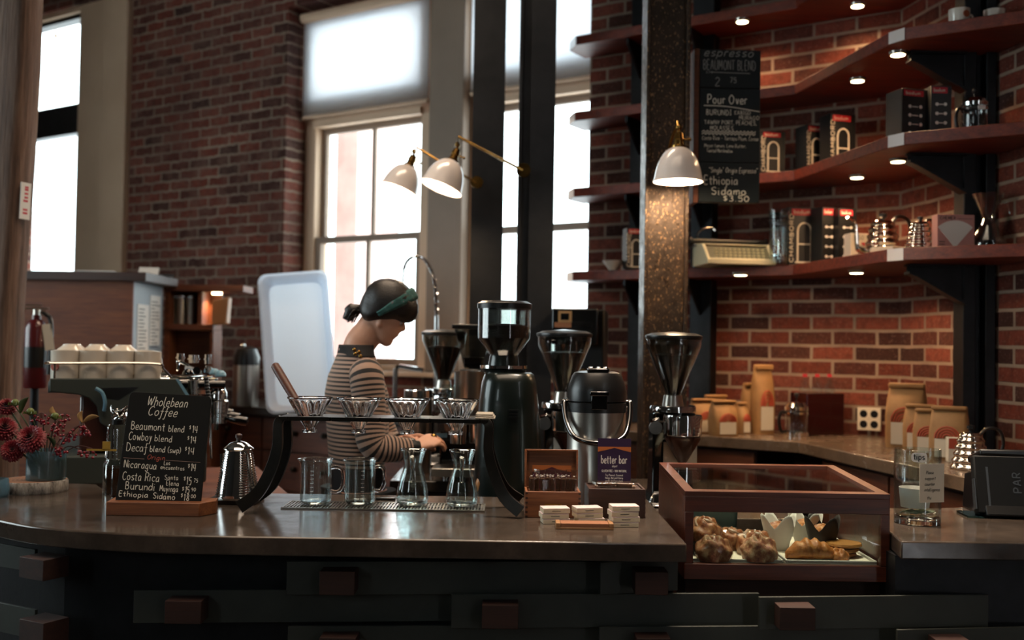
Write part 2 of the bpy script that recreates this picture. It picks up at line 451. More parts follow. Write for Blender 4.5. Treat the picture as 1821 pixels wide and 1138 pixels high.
# --- left window with dark frame and broad pale casing
l0, l1 = onw(152, 300, -.12)[0], 7.5
zA, zB, zC2, zD = onw(150, 485, -.12)[1], onw(150, 238, -.12)[1], onw(150, 186, -.12)[1], onw(150, 36, -.12)[1]
w1 = struct('window_1', MB().box((l0, -.16, zB), (l1, -.06, zC2)), M['steel_black'], CORNER, ROT_W, bevel=.004)
f = MB(); frame_rect(f, l0, l1, zA - .05, zD + .04, .035, -.17, -.07)
struct('window_frame', f, M['steel_black'], parent=w1, bevel=.004)
struct('window_pane', MB().box((l0 + .02, -.125, zA - .03), (l1 - .02, -.121, zB + .01)), M['pane'], parent=w1)
struct('window_pane', MB().box((l0 + .02, -.125, zC2 - .01), (l1 - .02, -.121, zD + .02)), M['pane'], parent=w1)
e0 = onw(222, 200, .05)[0]; e1 = onw(181, 200, .05)[0]
c = MB(); c.box((e1, -.15, 1.7), (l0 + .0, -.03, ZC)); c.box((e0, -.1, 1.2), (e1 + .02, .05, ZC)); c.box((l0, -.15, zD + .04), (B1, -.03, ZC)); c.box((l0, -.15, 1.7), (B1, -.02, zA - .05))
struct('trim_3', c, M['cream'], CORNER, ROT_W, bevel=.01)
b = MB(); frame_rect(b, 2.0, 5.2, 1.2, 3.8, .08, -.06, .06); b.box((3.56, -.05, 1.28), (3.64, .05, 3.72))  # unseen side window added to light the left brick wall and casing
w4 = struct('fill_window_4', b, M['cream'], (-5.12, 0, 0), PI / 2)
struct('window_pane', MB().box((2.05, -.004, 1.25), (5.15, 0, 3.75)), M['pane'], parent=w4)

# --- roller shades over the transoms
t = NT('shade_fabric'); d_ = t.n('BsdfDiffuse'); d_.inputs[0].default_value = lin('a08d7c'); tl = t.n('BsdfTranslucent'); tl.inputs[0].default_value = lin('e4e7ec')
mx = t.n('MixShader'); mx.inputs[0].default_value = .78; t.l(d_.outputs[0], mx.inputs[1]); t.l(tl.outputs[0], mx.inputs[2]); t.l(mx.outputs[0], t.out.inputs[0]); M['shade'] = t.m
for (a, c, lab) in ((sL0 + .01, A1 - .02, 'pale roller shade drawn over the top of the window behind the person'), (A0 + .01, sM - .05, 'pale roller shade over the top of the window behind the paired columns')):
    sh = thing('roller_shade', lab, 'window shade', CORNER, ROT_W)
    zl = zt + .10
    part('fabric', MB().box((a, DW + .10, zl), (c, DW + .102, HEAD - .08)), M['shade'], sh)
    part('bottom_bar', MB().cyl((a, DW + .101, zl), (c, DW + .101, zl), .012, n=12), M['cream'], sh)
    part('roller', MB().cyl((a, DW + .12, HEAD - .06), (c, DW + .12, HEAD - .06), .035), M['cream'], sh)
# --- what stands outside the glass
ob = MB(); ob.box((onw(636, 300, -2)[0], -2.6, 0), (onw(598, 300, -2)[0], -2, 6))
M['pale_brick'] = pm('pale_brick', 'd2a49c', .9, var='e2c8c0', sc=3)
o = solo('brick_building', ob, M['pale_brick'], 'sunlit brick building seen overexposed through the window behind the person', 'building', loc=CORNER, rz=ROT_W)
for k, (px, py) in enumerate(((92, 72), (142, 62))):
    s_, z_ = onw(px, py, -.3)
    lb = thing('festoon_bulb', ['warm bulb glowing behind the upper left window pane, nearer the pillar', 'warm bulb glowing behind the upper left window pane, nearer the pale casing'][k], 'light bulb', W(s_, -.34, z_))
    part('bulb', MB().sphere((0, 0, 0), .03), emit('bulb_glow', 'ffd9a0', 12), lb); part('cap', MB().cyl((0, 0, .025), (0, 0, .07), .014), M['brass'], lb); part('wire', MB().cyl((0, 0, .07), (0, 0, .6), .004, n=8), M['black_plastic'], lb)

# ------------------------------------------------------------------ columns
def i_column(name, label, px0, px1, pyr, Y, rz=0, depth=None, mat=None):
    a = at(px0, pyr, Y); c = at(px1, pyr, Y); wd = c.x - a.x; dp = depth or wd
    r = thing(name, label, 'column', ((a.x + c.x) / 2, Y + dp / 2, 0), rz)
    m_ = mat or M['steel_col']; h = wd / 2; k = dp / 2
    part('flange', MB().box((-h, -k, 0), (-h + .016, k, ZC)), m_, r, .003)
    part('flange', MB().box((h - .016, -k, 0), (h, k, ZC)), m_, r, .003)
    part('web', MB().box((-h + .016, -k + .03, 0), (h - .016, -k + .045, ZC)), m_, r)
    return r
t = NT('worn_column_steel'); v = t.coord()
sp_ = t.ramp(t.noise(t.coord('Object', (60, 60, 30)), 2.2, 3, .7), [(.58, 0.0), (.66, 1.0)])
t.set(col=t.mix(sp_, t.ramp(t.noise(v, 5, 6), [(.3, '2a2420'), (.7, '4a382a')]), '9a7856'), rough=t.ramp(t.noise(v, 30, 4), [(.3, .25), (.7, .6)]), metal=.6); t.bump(t.noise(v, 55, 5, .7), .5, .006)
M['worn_col'] = t.m
i_column('steel_column', 'dark worn steel column carrying a white lamp beside the chalk menu board', 1148, 1226, 300, 4.25, 0, .17, M['worn_col'])
c2 = i_column('steel_column', 'black steel column between the two windows, the right one of the close pair', 921, 986, 300, 4.75, 0, .17)
c3 = i_column('steel_column', 'black steel column between the two windows, the left one of the close pair', 840, 895, 300, 5.35, 0, .17)
for c_ in (c2, c3):
    part('cover_plate', MB().box((-.083 if c_ is c3 else -.03, -.088, 0), (.083, -.083, ZC)), M['steel_col'], c_)
# rough timber pillar at far left
t = NT('rough_timber'); v = t.coord('Object', (12, 12, .8)); t.set(col=t.ramp(t.noise(v, 3, 7, .7), [(.3, '3a281f'), (.55, '6d5344'), (.75, '87705f')]), rough=.8); t.bump(t.noise(v, 6, 5), .5, .01); M['timber'] = t.m
pc = at(24, 300, 4.2); TLT = .024
pl = thing('timber_pillar', 'rough timber pillar at the left edge of the photo with a small red and white sign', 'pillar', (pc.x - TLT * pc.z, 4.2, 0), -.35)
pl.rotation_mode = 'ZYX'
pl.matrix_world = Matrix.Translation((pc.x - TLT * pc.z, 4.2, 0)) @ Matrix.Rotation(TLT, 4, 'Y') @ Matrix.Rotation(-.35, 4, 'Z')
rings = []
for k in range(25):
    z = ZC * .985 * k / 24
    rings.append([V(x + .006 * math.sin(z * 3 + x * 9) + .003 * random.uniform(-1, 1), y + .003 * random.uniform(-1, 1), z) for x, y in ((-.3, 0), (-.15, 0), (-.02, -.002), (0, .015), (.003, .06), (0, .105), (-.02, .12), (-.3, .12))])
part('post', MB().loft(rings), M['timber'], pl, ang=60)
sz_ = at(41, 357, 4.25).z
sp0 = pl.matrix_world @ V(.014, .055, sz_)
sg = thing('pillar_sign', 'small upright white sign with red marks on the timber pillar', 'sign', sp0, 0)
sg.matrix_world = Matrix.Translation(sp0) @ Matrix.Rotation(TLT, 4, 'Y') @ Matrix.Rotation(-.35 + PI / 2, 4, 'Z')
part('plate', MB().box((-.026, -.002, -.075), (.026, .002, .075)), M['white'], sg)
rm = MB()
for z in (-.05, -.036, .0, .014, .03, .046, .056): rm.box((-.012 + .005 * (z > 0), -.0026, z - .0045), (.012, -.002, z + .0045))
part('red_marks', rm, M['red'], sg)
# ================================================================== SHELVES, BACK COUNTER (right)
def wr(s, d): return W(s, d).to_2d()
def seg_x(p, u, q, v_):           # line intersection in plan
    den = u.x * v_.y - u.y * v_.x
    t_ = ((q.x - p.x) * v_.y - (q.y - p.y) * v_.x) / den
    return p + u * t_
def ell(d1, d2, s_left, s_front, ch=0.0, chl=0.0, gap=.004, end=None):   # L-shaped plan along both brick walls
    i = seg_x(W(0, d1).to_2d(), UL.to_2d(), Rw(0, d2).to_2d(), UR.to_2d())
    c0 = seg_x(W(0, gap).to_2d(), UL.to_2d(), Rw(0, gap).to_2d(), UR.to_2d())
    pts = [c0, W(s_left, gap).to_2d()]
    if chl: pts += [W(s_left, d1 - chl).to_2d(), W(s_left - chl, d1).to_2d()]
    else: pts += [W(s_left, d1).to_2d()]
    pts += [i]
    if end is not None:
        j_ = seg_x(end, -UL.to_2d(), Rw(0, gap).to_2d(), UR.to_2d())
        dl = (i - end).normalized(); return pts + [end + dl * ch, end - UL.to_2d() * ch * .7, j_]
    if ch: pts += [Rw(s_front - ch, d2).to_2d(), Rw(s_front, d2 - ch).to_2d()]
    else: pts += [Rw(s_front, d2).to_2d()]
    pts += [Rw(s_front, gap).to_2d()]
    return pts
FL = at(1590, 445, 4.08).to_2d()
SH_Z = [1.852, 2.305, 2.72, 3.135]          # tops of the four shelves
lights = {0: [(1317, 485), (1523, 481)], 1: [(1597, 283), (1524, 312)], 2: [(1597, 93), (1525, 140), (1318, 158)], 3: [(1320, 35), (1525, 7)]}
ordn = ['lowest', 'second', 'third', 'topmost']
puck_m = emit('lamp_disc', 'ffe2b0', 14)
for k, z in enumerate(SH_Z):
    plan = ell(.27, .50, A0 + .03 , .84, .05, .09, end=FL)
    sh = thing('wall_shelf', '%s walnut shelf running round the brick corner, lit from below' % ordn[k] if k else 'lowest walnut shelf round the brick corner, holding the typewriter and kettles', 'shelf')
    sh['group'] = 'corner shelves'
    part('board', MB().prism(plan, z - .05, z), M['wood_shelf'], sh, .003)
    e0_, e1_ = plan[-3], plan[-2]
    part('painted_lit_corner', MB().prism([(e0_.x - .0004, e0_.y - .0008), (e0_.x - .0015, e0_.y - .002), (e1_.x - .0015, e1_.y - .002), (e1_.x - .0004, e1_.y - .0008)], z - .049, z - .001), M['enamel'], sh)  # white strip paints the light falling on the shelf's front corner
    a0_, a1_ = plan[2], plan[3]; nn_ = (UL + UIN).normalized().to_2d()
    part('painted_lit_end', MB().prism([a0_ + nn_ * .0005, a0_ + nn_ * .002, a1_ + nn_ * .002, a1_ + nn_ * .0005], z - .049, z - .001), M['enamel'], sh)  # white strip paints window light onto the pier end of the shelf
    for (px, py) in lights[k]:
        p = atz(px, py, z - .051)
        part('puck_light', MB().cyl(p + V(0, 0, -.012), p + V(0, 0, .002), .034, .038, n=24), M['steel'], sh)
        pk = part('light_disc', MB().cyl(p + V(0, 0, -.0135), p + V(0, 0, -.0122), .028, n=20), puck_m, sh)
        spot('puck_lamp', p + V(0, 0, -.03), sh, 13 if k == 0 else 8, (1, .62, .33), 155, .6, size=.02)
# black steel posts against the walls with gusset brackets
def post(name, label, base, rz, wd, dp, arms, gz):
    r = thing(name, label, 'steel post', base, rz)
    part('upright', MB().box((-wd / 2, -dp, 0), (wd / 2, -.002, ZC)), M['steel_black'], r, .004)
    for z in gz:
        g = [(0, z), (-arms, z), (-arms, z - .05), (-arms + .04, z - .06), (0, z - .24)]
        gm = MB(); gm.plate([(x - wd / 2 + .002, q) for x, q in g], -.05, -.042); gm.box((-arms - wd / 2, -.075, z - .008), (-wd / 2, -.015, z)); 
        part('gusset', gm, M['steel_black'], r, .002)
    return r
bp = Rw(.70)
pr = thing('steel_post', 'black steel post with shelf brackets against the right-hand brick wall', 'steel post', Rw(.70), 0)
part('upright', MB().box((-.135, -.05, 1.041), (-.085, .05, ZC)).box((-.085, -.006, 1.041), (-.045, .006, ZC)).box((-.045, -.05, 1.041), (-.004, .05, ZC)), M['steel_black'], pr, .003)
for z in SH_Z:
    zt_ = z - .052
    gm = MB().plate([(-.13, zt_), (-.36, zt_), (-.36, zt_ - .03), (-.33, zt_ - .04), (-.13, zt_ - .15)], -.04, -.030)
    gm.plate([(-.13, zt_ - .15), (-.33, zt_ - .04), (-.36, zt_ - .03), (-.36, zt_ - .04), (-.33, zt_ - .051), (-.13, zt_ - .163)], -.065, -.005)
    gm.box((-.36, -.065, zt_ - .008), (-.13, -.005, zt_))
    part('bracket', gm, M['steel_black'], pr)
for k, (s_, lab) in enumerate(((.98, 'black steel post on the brick wall just right of the worn column'), (1.34, 'black steel post on the brick pier just left of the worn column'))):
    q = thing('steel_post', lab, 'steel post', W(s_), ROT_W)
    part('upright', MB().box((-.06, .004, 1.041), (.06, .085, ZC)), M['steel_black'], q, .004)
    for z in SH_Z:
        zt_ = z - .052
        gm = MB(Matrix.Rotation(PI / 2, 4, 'Z'))
        gm.plate([(.085, zt_), (.25, zt_), (.25, zt_ - .03), (.085, zt_ - .18)], -.006, .006)
        part('bracket', gm, M['steel_black'], q)
# --- counter round the corner, with drawers below
BZ = 1.04
plan = ell(.60, .62, 1.6, 1.55)
t = NT('back_concrete'); v = t.coord(); t.set(col=t.ramp(t.noise(v, 7, 7, .7), [(.3, '55463a'), (.7, '7a6654')]), rough=t.ramp(t.noise(v, 9, 4), [(.3, .16), (.7, .32)])); t.bump(t.noise(v, 30, 4), .05, .003); M['back_concrete'] = t.m
bc = solo('back_countertop', MB().prism(plan, BZ - .05, BZ), M['back_concrete'], 'long concrete back counter round the brick corner carrying coffee bags', 'countertop', bevel=.004)
def cabinet(name, label, o, rz, x0, x1, dep, z1, rows, cols, mat, hmat):
    r = thing(name, label, 'cabinet', o, rz)
    part('carcass', MB().box((x0, .02, .08), (x1, dep, z1)).box((x0 + .03, .06, 0), (x1 - .03, dep, .08)), M['wood_dark'], r)
    n = cols; wd = (x1 - x0) / n
    hs = [(z1 - .1) * h for h in rows]
    for i in range(n):
        z = z1 - .015
        for h in hs:
            d = part('drawer', MB().box((x0 + i * wd + .008, 0, z - h + .008), (x0 + (i + 1) * wd - .008, .0195, z)), mat, r, .003)
            for q in (-.12, .12):
                cx = x0 + (i + .5) * wd + (q if wd > .5 else 0)
                if wd <= .5 and q > 0: continue
                part('pull', MB().cyl((cx, .001, z - h * .4), (cx, -.018, z - h * .4), .014, n=12).sphere((cx, -.022, z - h * .4), .017, 12, 8), hmat, d)
            z -= h
    return r
# cabinet local frame: x along, y into the cabinet, front at y=0
o1 = W(1.55, .57); r1 = math.atan2(-UL.y, -UL.x)
cabinet('drawer_cabinet', 'walnut drawer cabinet under the back counter, behind the pastry case', (o1.x, o1.y, 0), r1, 0, 1.05, .55, BZ - .051, (.3, .35, .35), 2, M['wood_cab'], M['iron'])
o2 = Rw(.40, .59); r2 = math.atan2(UR.y, UR.x)
cabinet('drawer_cabinet', 'walnut drawer cabinet under the counter along the right brick wall', (o2.x, o2.y, 0), r2, 0, 1.1, .55, BZ - .051, (.3, .7), 2, M['wood_cab'], M['iron'])

# ================================================================== SHELF CONTENTS
# stroke lettering -------------------------------------------------
G = {
'a': (8, '7 7 4 8 1 5 1 1 3 0 6 2 7 7 7 1 8 0'), 'b': (8, '1 14 1 0|1 6 4 8 7 5 7 2 4 0 1 1'), 'c': (7, '7 6 5 8 1 6 1 2 4 0 7 1'),
'd': (8, '7 6 4 8 1 5 1 1 4 0 7 3|7 14 7 0'), 'e': (7, '1 4 6 4 6 7 4 8 1 6 1 1 4 0 7 1'), 'f': (6, '6 13 4 14 3 11 3 0 2 -5 0 -4|0 7 6 7'),
'g': (8, '7 7 4 8 1 5 1 1 4 0 7 3|7 8 7 -3 4 -5 1 -3'), 'h': (8, '1 14 1 0|1 5 4 8 7 6 7 0'), 'i': (3, '1 8 1 1 2 0|1 11 1 11.8'), 'k': (7, '1 14 1 0|6 8 1 3 6 0'),
'l': (4, '1 14 1 1 3 0'), 'm': (11, '1 8 1 0|1 5 4 8 5 6 5 0|5 5 8 8 10 6 10 0'), 'n': (8, '1 8 1 0|1 5 4 8 7 6 7 0'), 'o': (8, '4 8 1 6 1 2 4 0 7 2 7 6 4 8'),
'p': (8, '1 8 1 -5|1 6 4 8 7 6 7 2 4 0 1 2'), 'q': (8, '7 7 4 8 1 5 1 1 4 0 7 3|7 8 7 -5'), 'r': (6, '1 8 1 0|1 5 3 8 6 7'), 's': (7, '6 7 4 8 1 6 3 4 6 3 6 1 3 0 1 1'), 't': (6, '3 12 3 1 5 0|0 8 6 8'),
'u': (8, '1 8 1 2 3 0 6 1 7 3|7 8 7 1 8 0'), 'v': (7, '1 8 3.5 0 6 8'), 'w': (11, '1 8 3 0 5.5 6 8 0 10 8'), 'x': (7, '1 8 6 0|6 8 1 0'), 'y': (8, '1 8 4 1|7 8 3 -4 1 -5'), 'z': (7, '1 8 6 8 1 0 6 0'),
'A': (10, '1 0 5 14 9 0|2.5 5 7.5 5'), 'B': (9, '1 14 1 0|1 14 6 13 7 10 5 8 1 7|1 7 7 6 8 3 6 0 1 0'), 'C': (10, '9 12 6 14 2 11 1 5 3 1 6 0 9 2'), 'D': (10, '1 14 1 0|1 14 6 13 9 9 9 4 6 0 1 0'),
'E': (8, '7 14 1 14 1 0 7 0|1 7 6 7'), 'F': (8, '7 14 1 14 1 0|1 7 6 7'), 'G': (10, '9 12 6 14 2 11 1 5 3 1 6 0 9 2 9 6 6 6'), 'H': (10, '1 14 1 0|9 14 9 0|1 7 9 7'), 'I': (6, '1 14 5 14|3 14 3 0|1 0 5 0'), 'K': (9, '1 14 1 0|8 14 1 6 8 0'),
'L': (8, '1 14 1 0 7 0'), 'M': (12, '1 0 2 14 6 4 10 14 11 0'), 'N': (10, '1 0 1 14 9 0 9 14'), 'O': (11, '5 14 1 10 1 4 5 0 9 3 10 9 7 13 5 14'), 'P': (9, '1 14 1 0|1 14 6 14 8 11 6 7 1 7'), 'R': (9, '1 14 1 0|1 14 6 14 8 11 6 7 1 7|4 7 8 0'),
'S': (9, '8 12 5 14 1 11 3 8 7 6 8 3 5 0 1 2'), 'T': (9, '0 14 9 14|4.5 14 4.5 0'), 'U': (10, '1 14 1 4 3 0 7 0 9 4 9 14'), 'V': (10, '1 14 5 0 9 14'), 'W': (14, '1 14 4 0 7 11 10 0 13 14'), 'X': (9, '1 14 8 0|8 14 1 0'), 'Y': (9, '1 14 4.5 7 8 14|4.5 7 4.5 0'), 'Z': (9, '1 14 8 14 1 0 8 0'),
'0': (9, '4.5 14 1 10 1 4 4.5 0 8 4 8 10 4.5 14'), '1': (5, '1 11 3 14 3 0'), '2': (9, '1 11 4 14 7 12 7 9 1 0 8 0'), '3': (9, '1 13 5 14 7 11 4 8 7 6 7 2 4 0 1 1'), '4': (9, '6 0 6 14|6 14 6 14|1 13 1 6 8 6'), '5': (9, '8 14 2 14 2 8 6 9 8 5 6 0 1 1'), '6': (9, '7 13 4 14 1 9 1 3 4 0 7 2 7 6 4 8 1 6'), 'j': (4, '3 8 3 -3 1 -5|3 11 3 11.8'), '7': (8, '1 14 7 14 3 0'), '8': (9, '4.5 7 1.5 10 4.5 14 7.5 10 4.5 7 1 3 4.5 0 8 3 4.5 7'), '9': (8, '7 9 4 7 1 10 4 14 7 12 7 8 5 0'),
'$': (8, '7 11 4 12 1 10 4 7 7 5 4 2 1 3|4 14 4 0'), '(': (4, '4 15 1 10 1 4 4 -1'), ')': (4, '0 15 3 10 3 4 0 -1'), '.': (3, '1 0 1.6 .6'), ',': (3, '2 1 1 -2'), '"': (5, '1 14 1 11|3 14 3 11'), '-': (6, '1 6 5 6'), '+': (7, '1 6 6 6|3.5 9 3.5 3'), '%': (9, '1 0 8 14|2 13 2 10|7 4 7 1'), '>': (6, '1 10 5 6 1 2')}
def strokes(s):
    x = 0; out = []
    for ch in s:
        if ch == ' ': x += 6; continue
        wd, d = G[ch]
        for st in d.split('|'):
            n = [float(q) for q in st.split()]
            out.append([V(x + n[i], n[i + 1], 0) for i in range(0, len(n), 2)])
        x += wd + 2.2
    return out, x
def ribbon(mb, pts, wd, T, smooth=4, raw=False):
    p = cr(pts, smooth) if len(pts) > 2 and smooth else [Vector(q) for q in pts]
    vs = []; fs = []
    for i, q in enumerate(p):
        t_ = (p[min(i + 1, len(p) - 1)] - p[max(i - 1, 0)])
        t_ = t_.normalized() if t_.length > 1e-9 else V(1, 0, 0)
        nn = V(-t_.y, t_.x, 0) * (wd / 2)
        vs += [T(q + nn), T(q - nn)]
        if i: fs.append((2 * i - 2, 2 * i - 1, 2 * i + 1, 2 * i))
    mb.add(vs, fs)
def write(mb, s, x0, x1, yb, h, wd, plane, slant=0.0, jit=0.0):
    """letters between x0 and x1 on baseline yb, cap height h; plane maps (u, v) to a point"""
    st, L = strokes(s); k = (x1 - x0) / L; kv = h / 14
    for p in st:
        j = V(random.uniform(-jit, jit), random.uniform(-jit, jit), 0)
        q = [V(x0 + (a.x + slant * a.y) * k, yb + a.y * kv, 0) + j for a in p]
        ribbon(mb, q, wd, plane)
def xzp(y, ox=0, oz=0):           # plane facing -y
    return lambda p: V(ox + p.x, y, oz + p.y)
def on_wall_shelf(px, py, Y): return at(px, py, Y)

def press_box(label, px0, px1, pyb, pyt, Y, rz=0, dep=.1, z=None, front='art', side=None, group='coffee press boxes on the shelves'):
    a = at(px0, pyb, Y); c = at(px1, pyb, Y); tp = at(px0, pyt, Y)
    wd = (c.x - a.x); h = tp.z - (z if z is not None else a.z)
    r = thing('press_box', label, 'box', ((a.x + c.x) / 2, Y, z if z is not None else a.z), rz, group)
    part('carton', MB().box((-wd / 2, 0, 0), (wd / 2, dep, h)), M['black_card'], r, .0015)
    lm = MB(); lm.box((-wd * .42, -.0015, h * .86), (wd * .3, .0005, h * .97)); 
    part('red_label', lm, M['red'], r)
    if front == 'art':
        am = MB()
        for sgn in (-1, 1): am.box((sgn * wd * .22 - .004, -.0012, h * .08), (sgn * wd * .22 + .004, .0004, h * .6))
        am.tube([(wd * .22 * math.cos(PI * i / 10), -.0006, h * .6 + wd * .25 * math.sin(PI * i / 10)) for i in range(11)], .004, 6)
        am.box((-wd * .22, -.0012, h * .36), (wd * .22, .0004, h * .385)); am.box((-wd * .3, -.0012, h * .05), (wd * .3, .0004, h * .08))
        part('printed_press', am, M['offwhite'], r)
        sm = MB(); write(sm, 'CHAMBORD', .06 * h, .9 * h, -.006, .02, .0035, lambda p: V(-wd / 2 + .014 - p.y - .0, -.0014, p.x), 0)
        part('lettering', sm, M['offwhite'], r)
    elif front == 'dots':
        am = MB()
        for i in range(4):
            for q in (-.2, .2): am.cyl((wd * q, -.0012, h * (.15 + .17 * i)), (wd * q, .0004, h * (.15 + .17 * i)), .007, n=10)
            am.box((-wd * .12, -.001, h * (.14 + .17 * i)), (wd * .1, .0004, h * (.155 + .17 * i)))
        part('printed_icons', am, M['white'], r)
    lw = MB(); write(lw, 'bodum', -wd * .36, wd * .2, h * .89, h * .06, .003, xzp(-.0022))
    part('label_lettering', lw, M['offwhite'], r)
    return r
# second shelf
press_box('black press carton half hidden behind the chalk menu board', 1352, 1398, 296, 233, 5.08, .2, z=SH_Z[1])
press_box('black press carton with pale spine lettering, on the second shelf', 1432, 1472, 296, 222, 5.02, .3, z=SH_Z[1])
press_box('tall black press carton with red label right of the spine-lettered one, on the second shelf', 1474, 1524, 297, 202, 4.90, .25, z=SH_Z[1])
press_box('grey-sided black carton at the lit end of the second shelf', 1600, 1655, 238, 158, 4.22, .25, .11, z=SH_Z[1], front='dots', group='coffee press boxes on the shelves')
press_box('black carton beside the glass mug press, on the second shelf', 1655, 1692, 232, 152, 4.20, .0, .11, z=SH_Z[1], front='dots')
# lowest shelf
press_box('black press carton with arched picture, next to the tall glass press', 1402, 1458, 460, 368, 5.03, .12, z=SH_Z[0])
press_box('black press carton standing edge-on between two others on the lowest shelf', 1460, 1488, 459, 368, 4.95, .3, z=SH_Z[0], front='dots')
press_box('rightmost black press carton on the lowest shelf, behind the white drip box', 1490, 1524, 456, 370, 4.92, .2, z=SH_Z[0], front='dots')
press_box('dark carton with red band on the pier shelf by the window', 1114, 1148, 466, 405, 5.42, .2, .08, z=SH_Z[0], front='art')
# white drip-cone carton, pink filter carton
a = at(1544, 452, 4.78)
vb = thing('drip_cone_box', 'white carton with a cup drawing and red heart, in front of the press boxes', 'box', (a.x, 4.78, SH_Z[0]), .15)
part('carton', MB().box((-.085, 0, 0), (.085, .07, .135)), M['offwhite'], vb, .0015)
lm = MB(); lm.tube([(-.06, -.001, .115), (-.045, -.001, .05), (-.02, -.001, .035), (.005, -.001, .05), (.02, -.001, .115)], .0025, 6); lm.cyl((.05, -.002, .02), (.05, 0, .02), .02, n=16); lm.plate([(.035, .03), (.065, .03), (.06, .075), (.04, .075)], -.0015, 0)
part('cup_drawing', lm, M['ink'], vb)
lm = MB().plate([(-.02, .075), (-.01, .09), (-.02, .095), (-.025, .09), (-.03, .095), (-.035, .088)], -.0015, 0); part('heart', lm, M['red'], vb)
lm = MB(); write(lm, 'V60', -.07, -.02, .105, .018, .002, xzp(-.001)); part('lettering', lm, M['ink'], vb)
a = at(1700, 430, 4.10)
fb = thing('filter_box', 'pink filter-paper carton with a pale fan shape, beside the hourglass brewer', 'box', (a.x, 4.10, SH_Z[0]), .05)
part('carton', MB().box((-.075, 0, 0), (.075, .05, .138)), pm('pink_card', 'b5817a', .65), fb, .0015)
fan = [(-.005, .006)] + [(.0 + .105 * math.cos(math.radians(q)) - .003, .01 + .105 * math.sin(math.radians(q))) for q in range(48, 133, 6)]
part('fan_picture', MB().plate(fan, -.0015, 0), M['white'], fb)
lm = MB(); write(lm, 'CHEMEX', -.065, .0, .118, .012, .002, xzp(-.001)); lm.box((.005, -.001, .121), (.066, 0, .1225))
for i in range(3): lm.box((-.068, -.001, .008 + i * .01), (-.045, 0, .011 + i * .01))
part('lettering', lm, M['ink'], fb)

def kettle(label, loc, rz, k=1.0, spout=True, group='beehive steel kettles', waves=5):
    r = thing('drip_kettle', label, 'kettle', loc, rz, group)
    pr_ = [(.001, 0), (.062, 0)]
    H = .115
    for i in range(41):
        u = i / 40
        pr_.append(((.066 - .027 * u) + .0028 * math.sin(u * waves * 2 * PI), .003 + H * u))
    pr_ += [(.036, H + .008), (.030, H + .013), (.001, H + .015)]
    part('body', MB().lathe(pr_, 40), M['chrome_warm'], r)
    part('lid_knob', MB().lathe([(.001, H + .013), (.006, H + .014), (.006, H + .022), (.013, H + .026), (.013, H + .036), (.001, H + .040)], 16), M['black_plastic'], r)
    if spout: part('spout', MB().tube(cr([(-.06, 0, .025), (-.092, 0, .035), (-.098, 0, .075), (-.10, 0, .11), (-.122, 0, .135), (-.138, 0, .13)], 5), [.010] * 6 + [.007] * 6 + [.0055] * 14, 10), M['chrome_warm'], r)
    hm = MB().tube(cr([(.03, 0, H + .005), (.055, 0, H + .03), (.095, 0, H + .02), (.105, 0, H - .03), (.085, 0, H - .075)], 6), .009, 10, flat=.6)
    part('handle', hm, M['black_plastic'], r)
    r.scale = (k, k, k)
    return r
k1 = at(1570, 400, 4.62)
kettle('tall beehive kettle with a black handle at the back of the lowest shelf', (k1.x, 4.62, SH_Z[0] + .0), .25, 1.35, waves=5)
k2 = at(1636, 433, 4.2)
kettle('small beehive kettle beside the pink filter carton', (k2.x, 4.2, SH_Z[0]), .6, .92, False)
k3 = at(1726, 810, 3.62)
kk = kettle('small beehive kettle on the counter along the right wall, near the tip jar', (k3.x, 3.62, BZ), -.2, 1.0, False)
# hourglass glass brewer
a = at(1757, 428, 4.14)
hb = thing('hourglass_brewer', 'clear glass hourglass coffee brewer with a looped handle, at the shelf end', 'coffee brewer', (a.x, 4.14, SH_Z[0]))
pf = [(.001, .002), (.066, .002), (.07, .015), (.066, .04), (.03, .11), (.022, .13), (.028, .15), (.06, .222), (.064, .226), (.062, .228)]
part('vessel', MB().lathe(pf + [(.058, .224), (.026, .152), (.019, .13), (.027, .112), (.06, .042), (.064, .015), (.06, .007), (.001, .007)], 40), M['glass'], hb)
part('handle', MB().tube(cr([(.03, 0, .115), (.07, 0, .11), (.088, 0, .15), (.075, 0, .19), (.048, 0, .2)], 6), .006, 10), M['glass'], hb)
# glass mug press on the second shelf
def mug_press(label, loc, rz, k, mat, cap, group=None):
    r = thing('glass_press', label, 'coffee press', loc, rz, group)
    part('beaker', MB().lathe([(.001, .004), (.04, .004), (.042, .008), (.042, .1), (.038, .118), (.025, .13), (.001, .133)], 32), mat, r)
    part('foot_ring', MB().lathe([(.044, .0), (.046, .0), (.046, .02), (.044, .02)], 32, closed=True), M['chrome'], r); part('upper_ring', MB().lathe([(.0425, .085), (.0445, .085), (.0445, .093), (.0425, .093)], 32, closed=True), M['chrome'], r)
    part('handle', MB().tube(cr([(-.042, 0, .09), (-.06, 0, .09), (-.068, 0, .06), (-.06, 0, .022), (-.043, 0, .018)], 5), .006, 8), M['black_plastic'], r)
    part('lid', MB().lathe([(.0435, .1), (.044, .112), (.03, .128), (.001, .132)], 32), cap, r)
    part('knob', MB().cyl((0, 0, .13), (0, 0, .15), .003, n=8).sphere((0, 0, .156), .009, 12, 8), M['black_plastic'], r)
    r.scale = (k, k, k); return r
a = at(1733, 226, 4.10)
mp_ = mug_press('glass press with a chrome lid and white price tag on the second shelf', (a.x, 4.10, SH_Z[1]), .1, 1.15, M['glass'], M['chrome'])
part('price_tag', MB().box((-.012, -.0445, .082), (.014, -.0435, .095)), M['white'], mp_)
a = at(1416, 768, 4.88)
mug_press('french press with a bright dome lid on the back counter', (a.x, 4.88, BZ), .1, 1.25, M['glass'], M['chrome'])
a = at(1384, 458, 4.99)
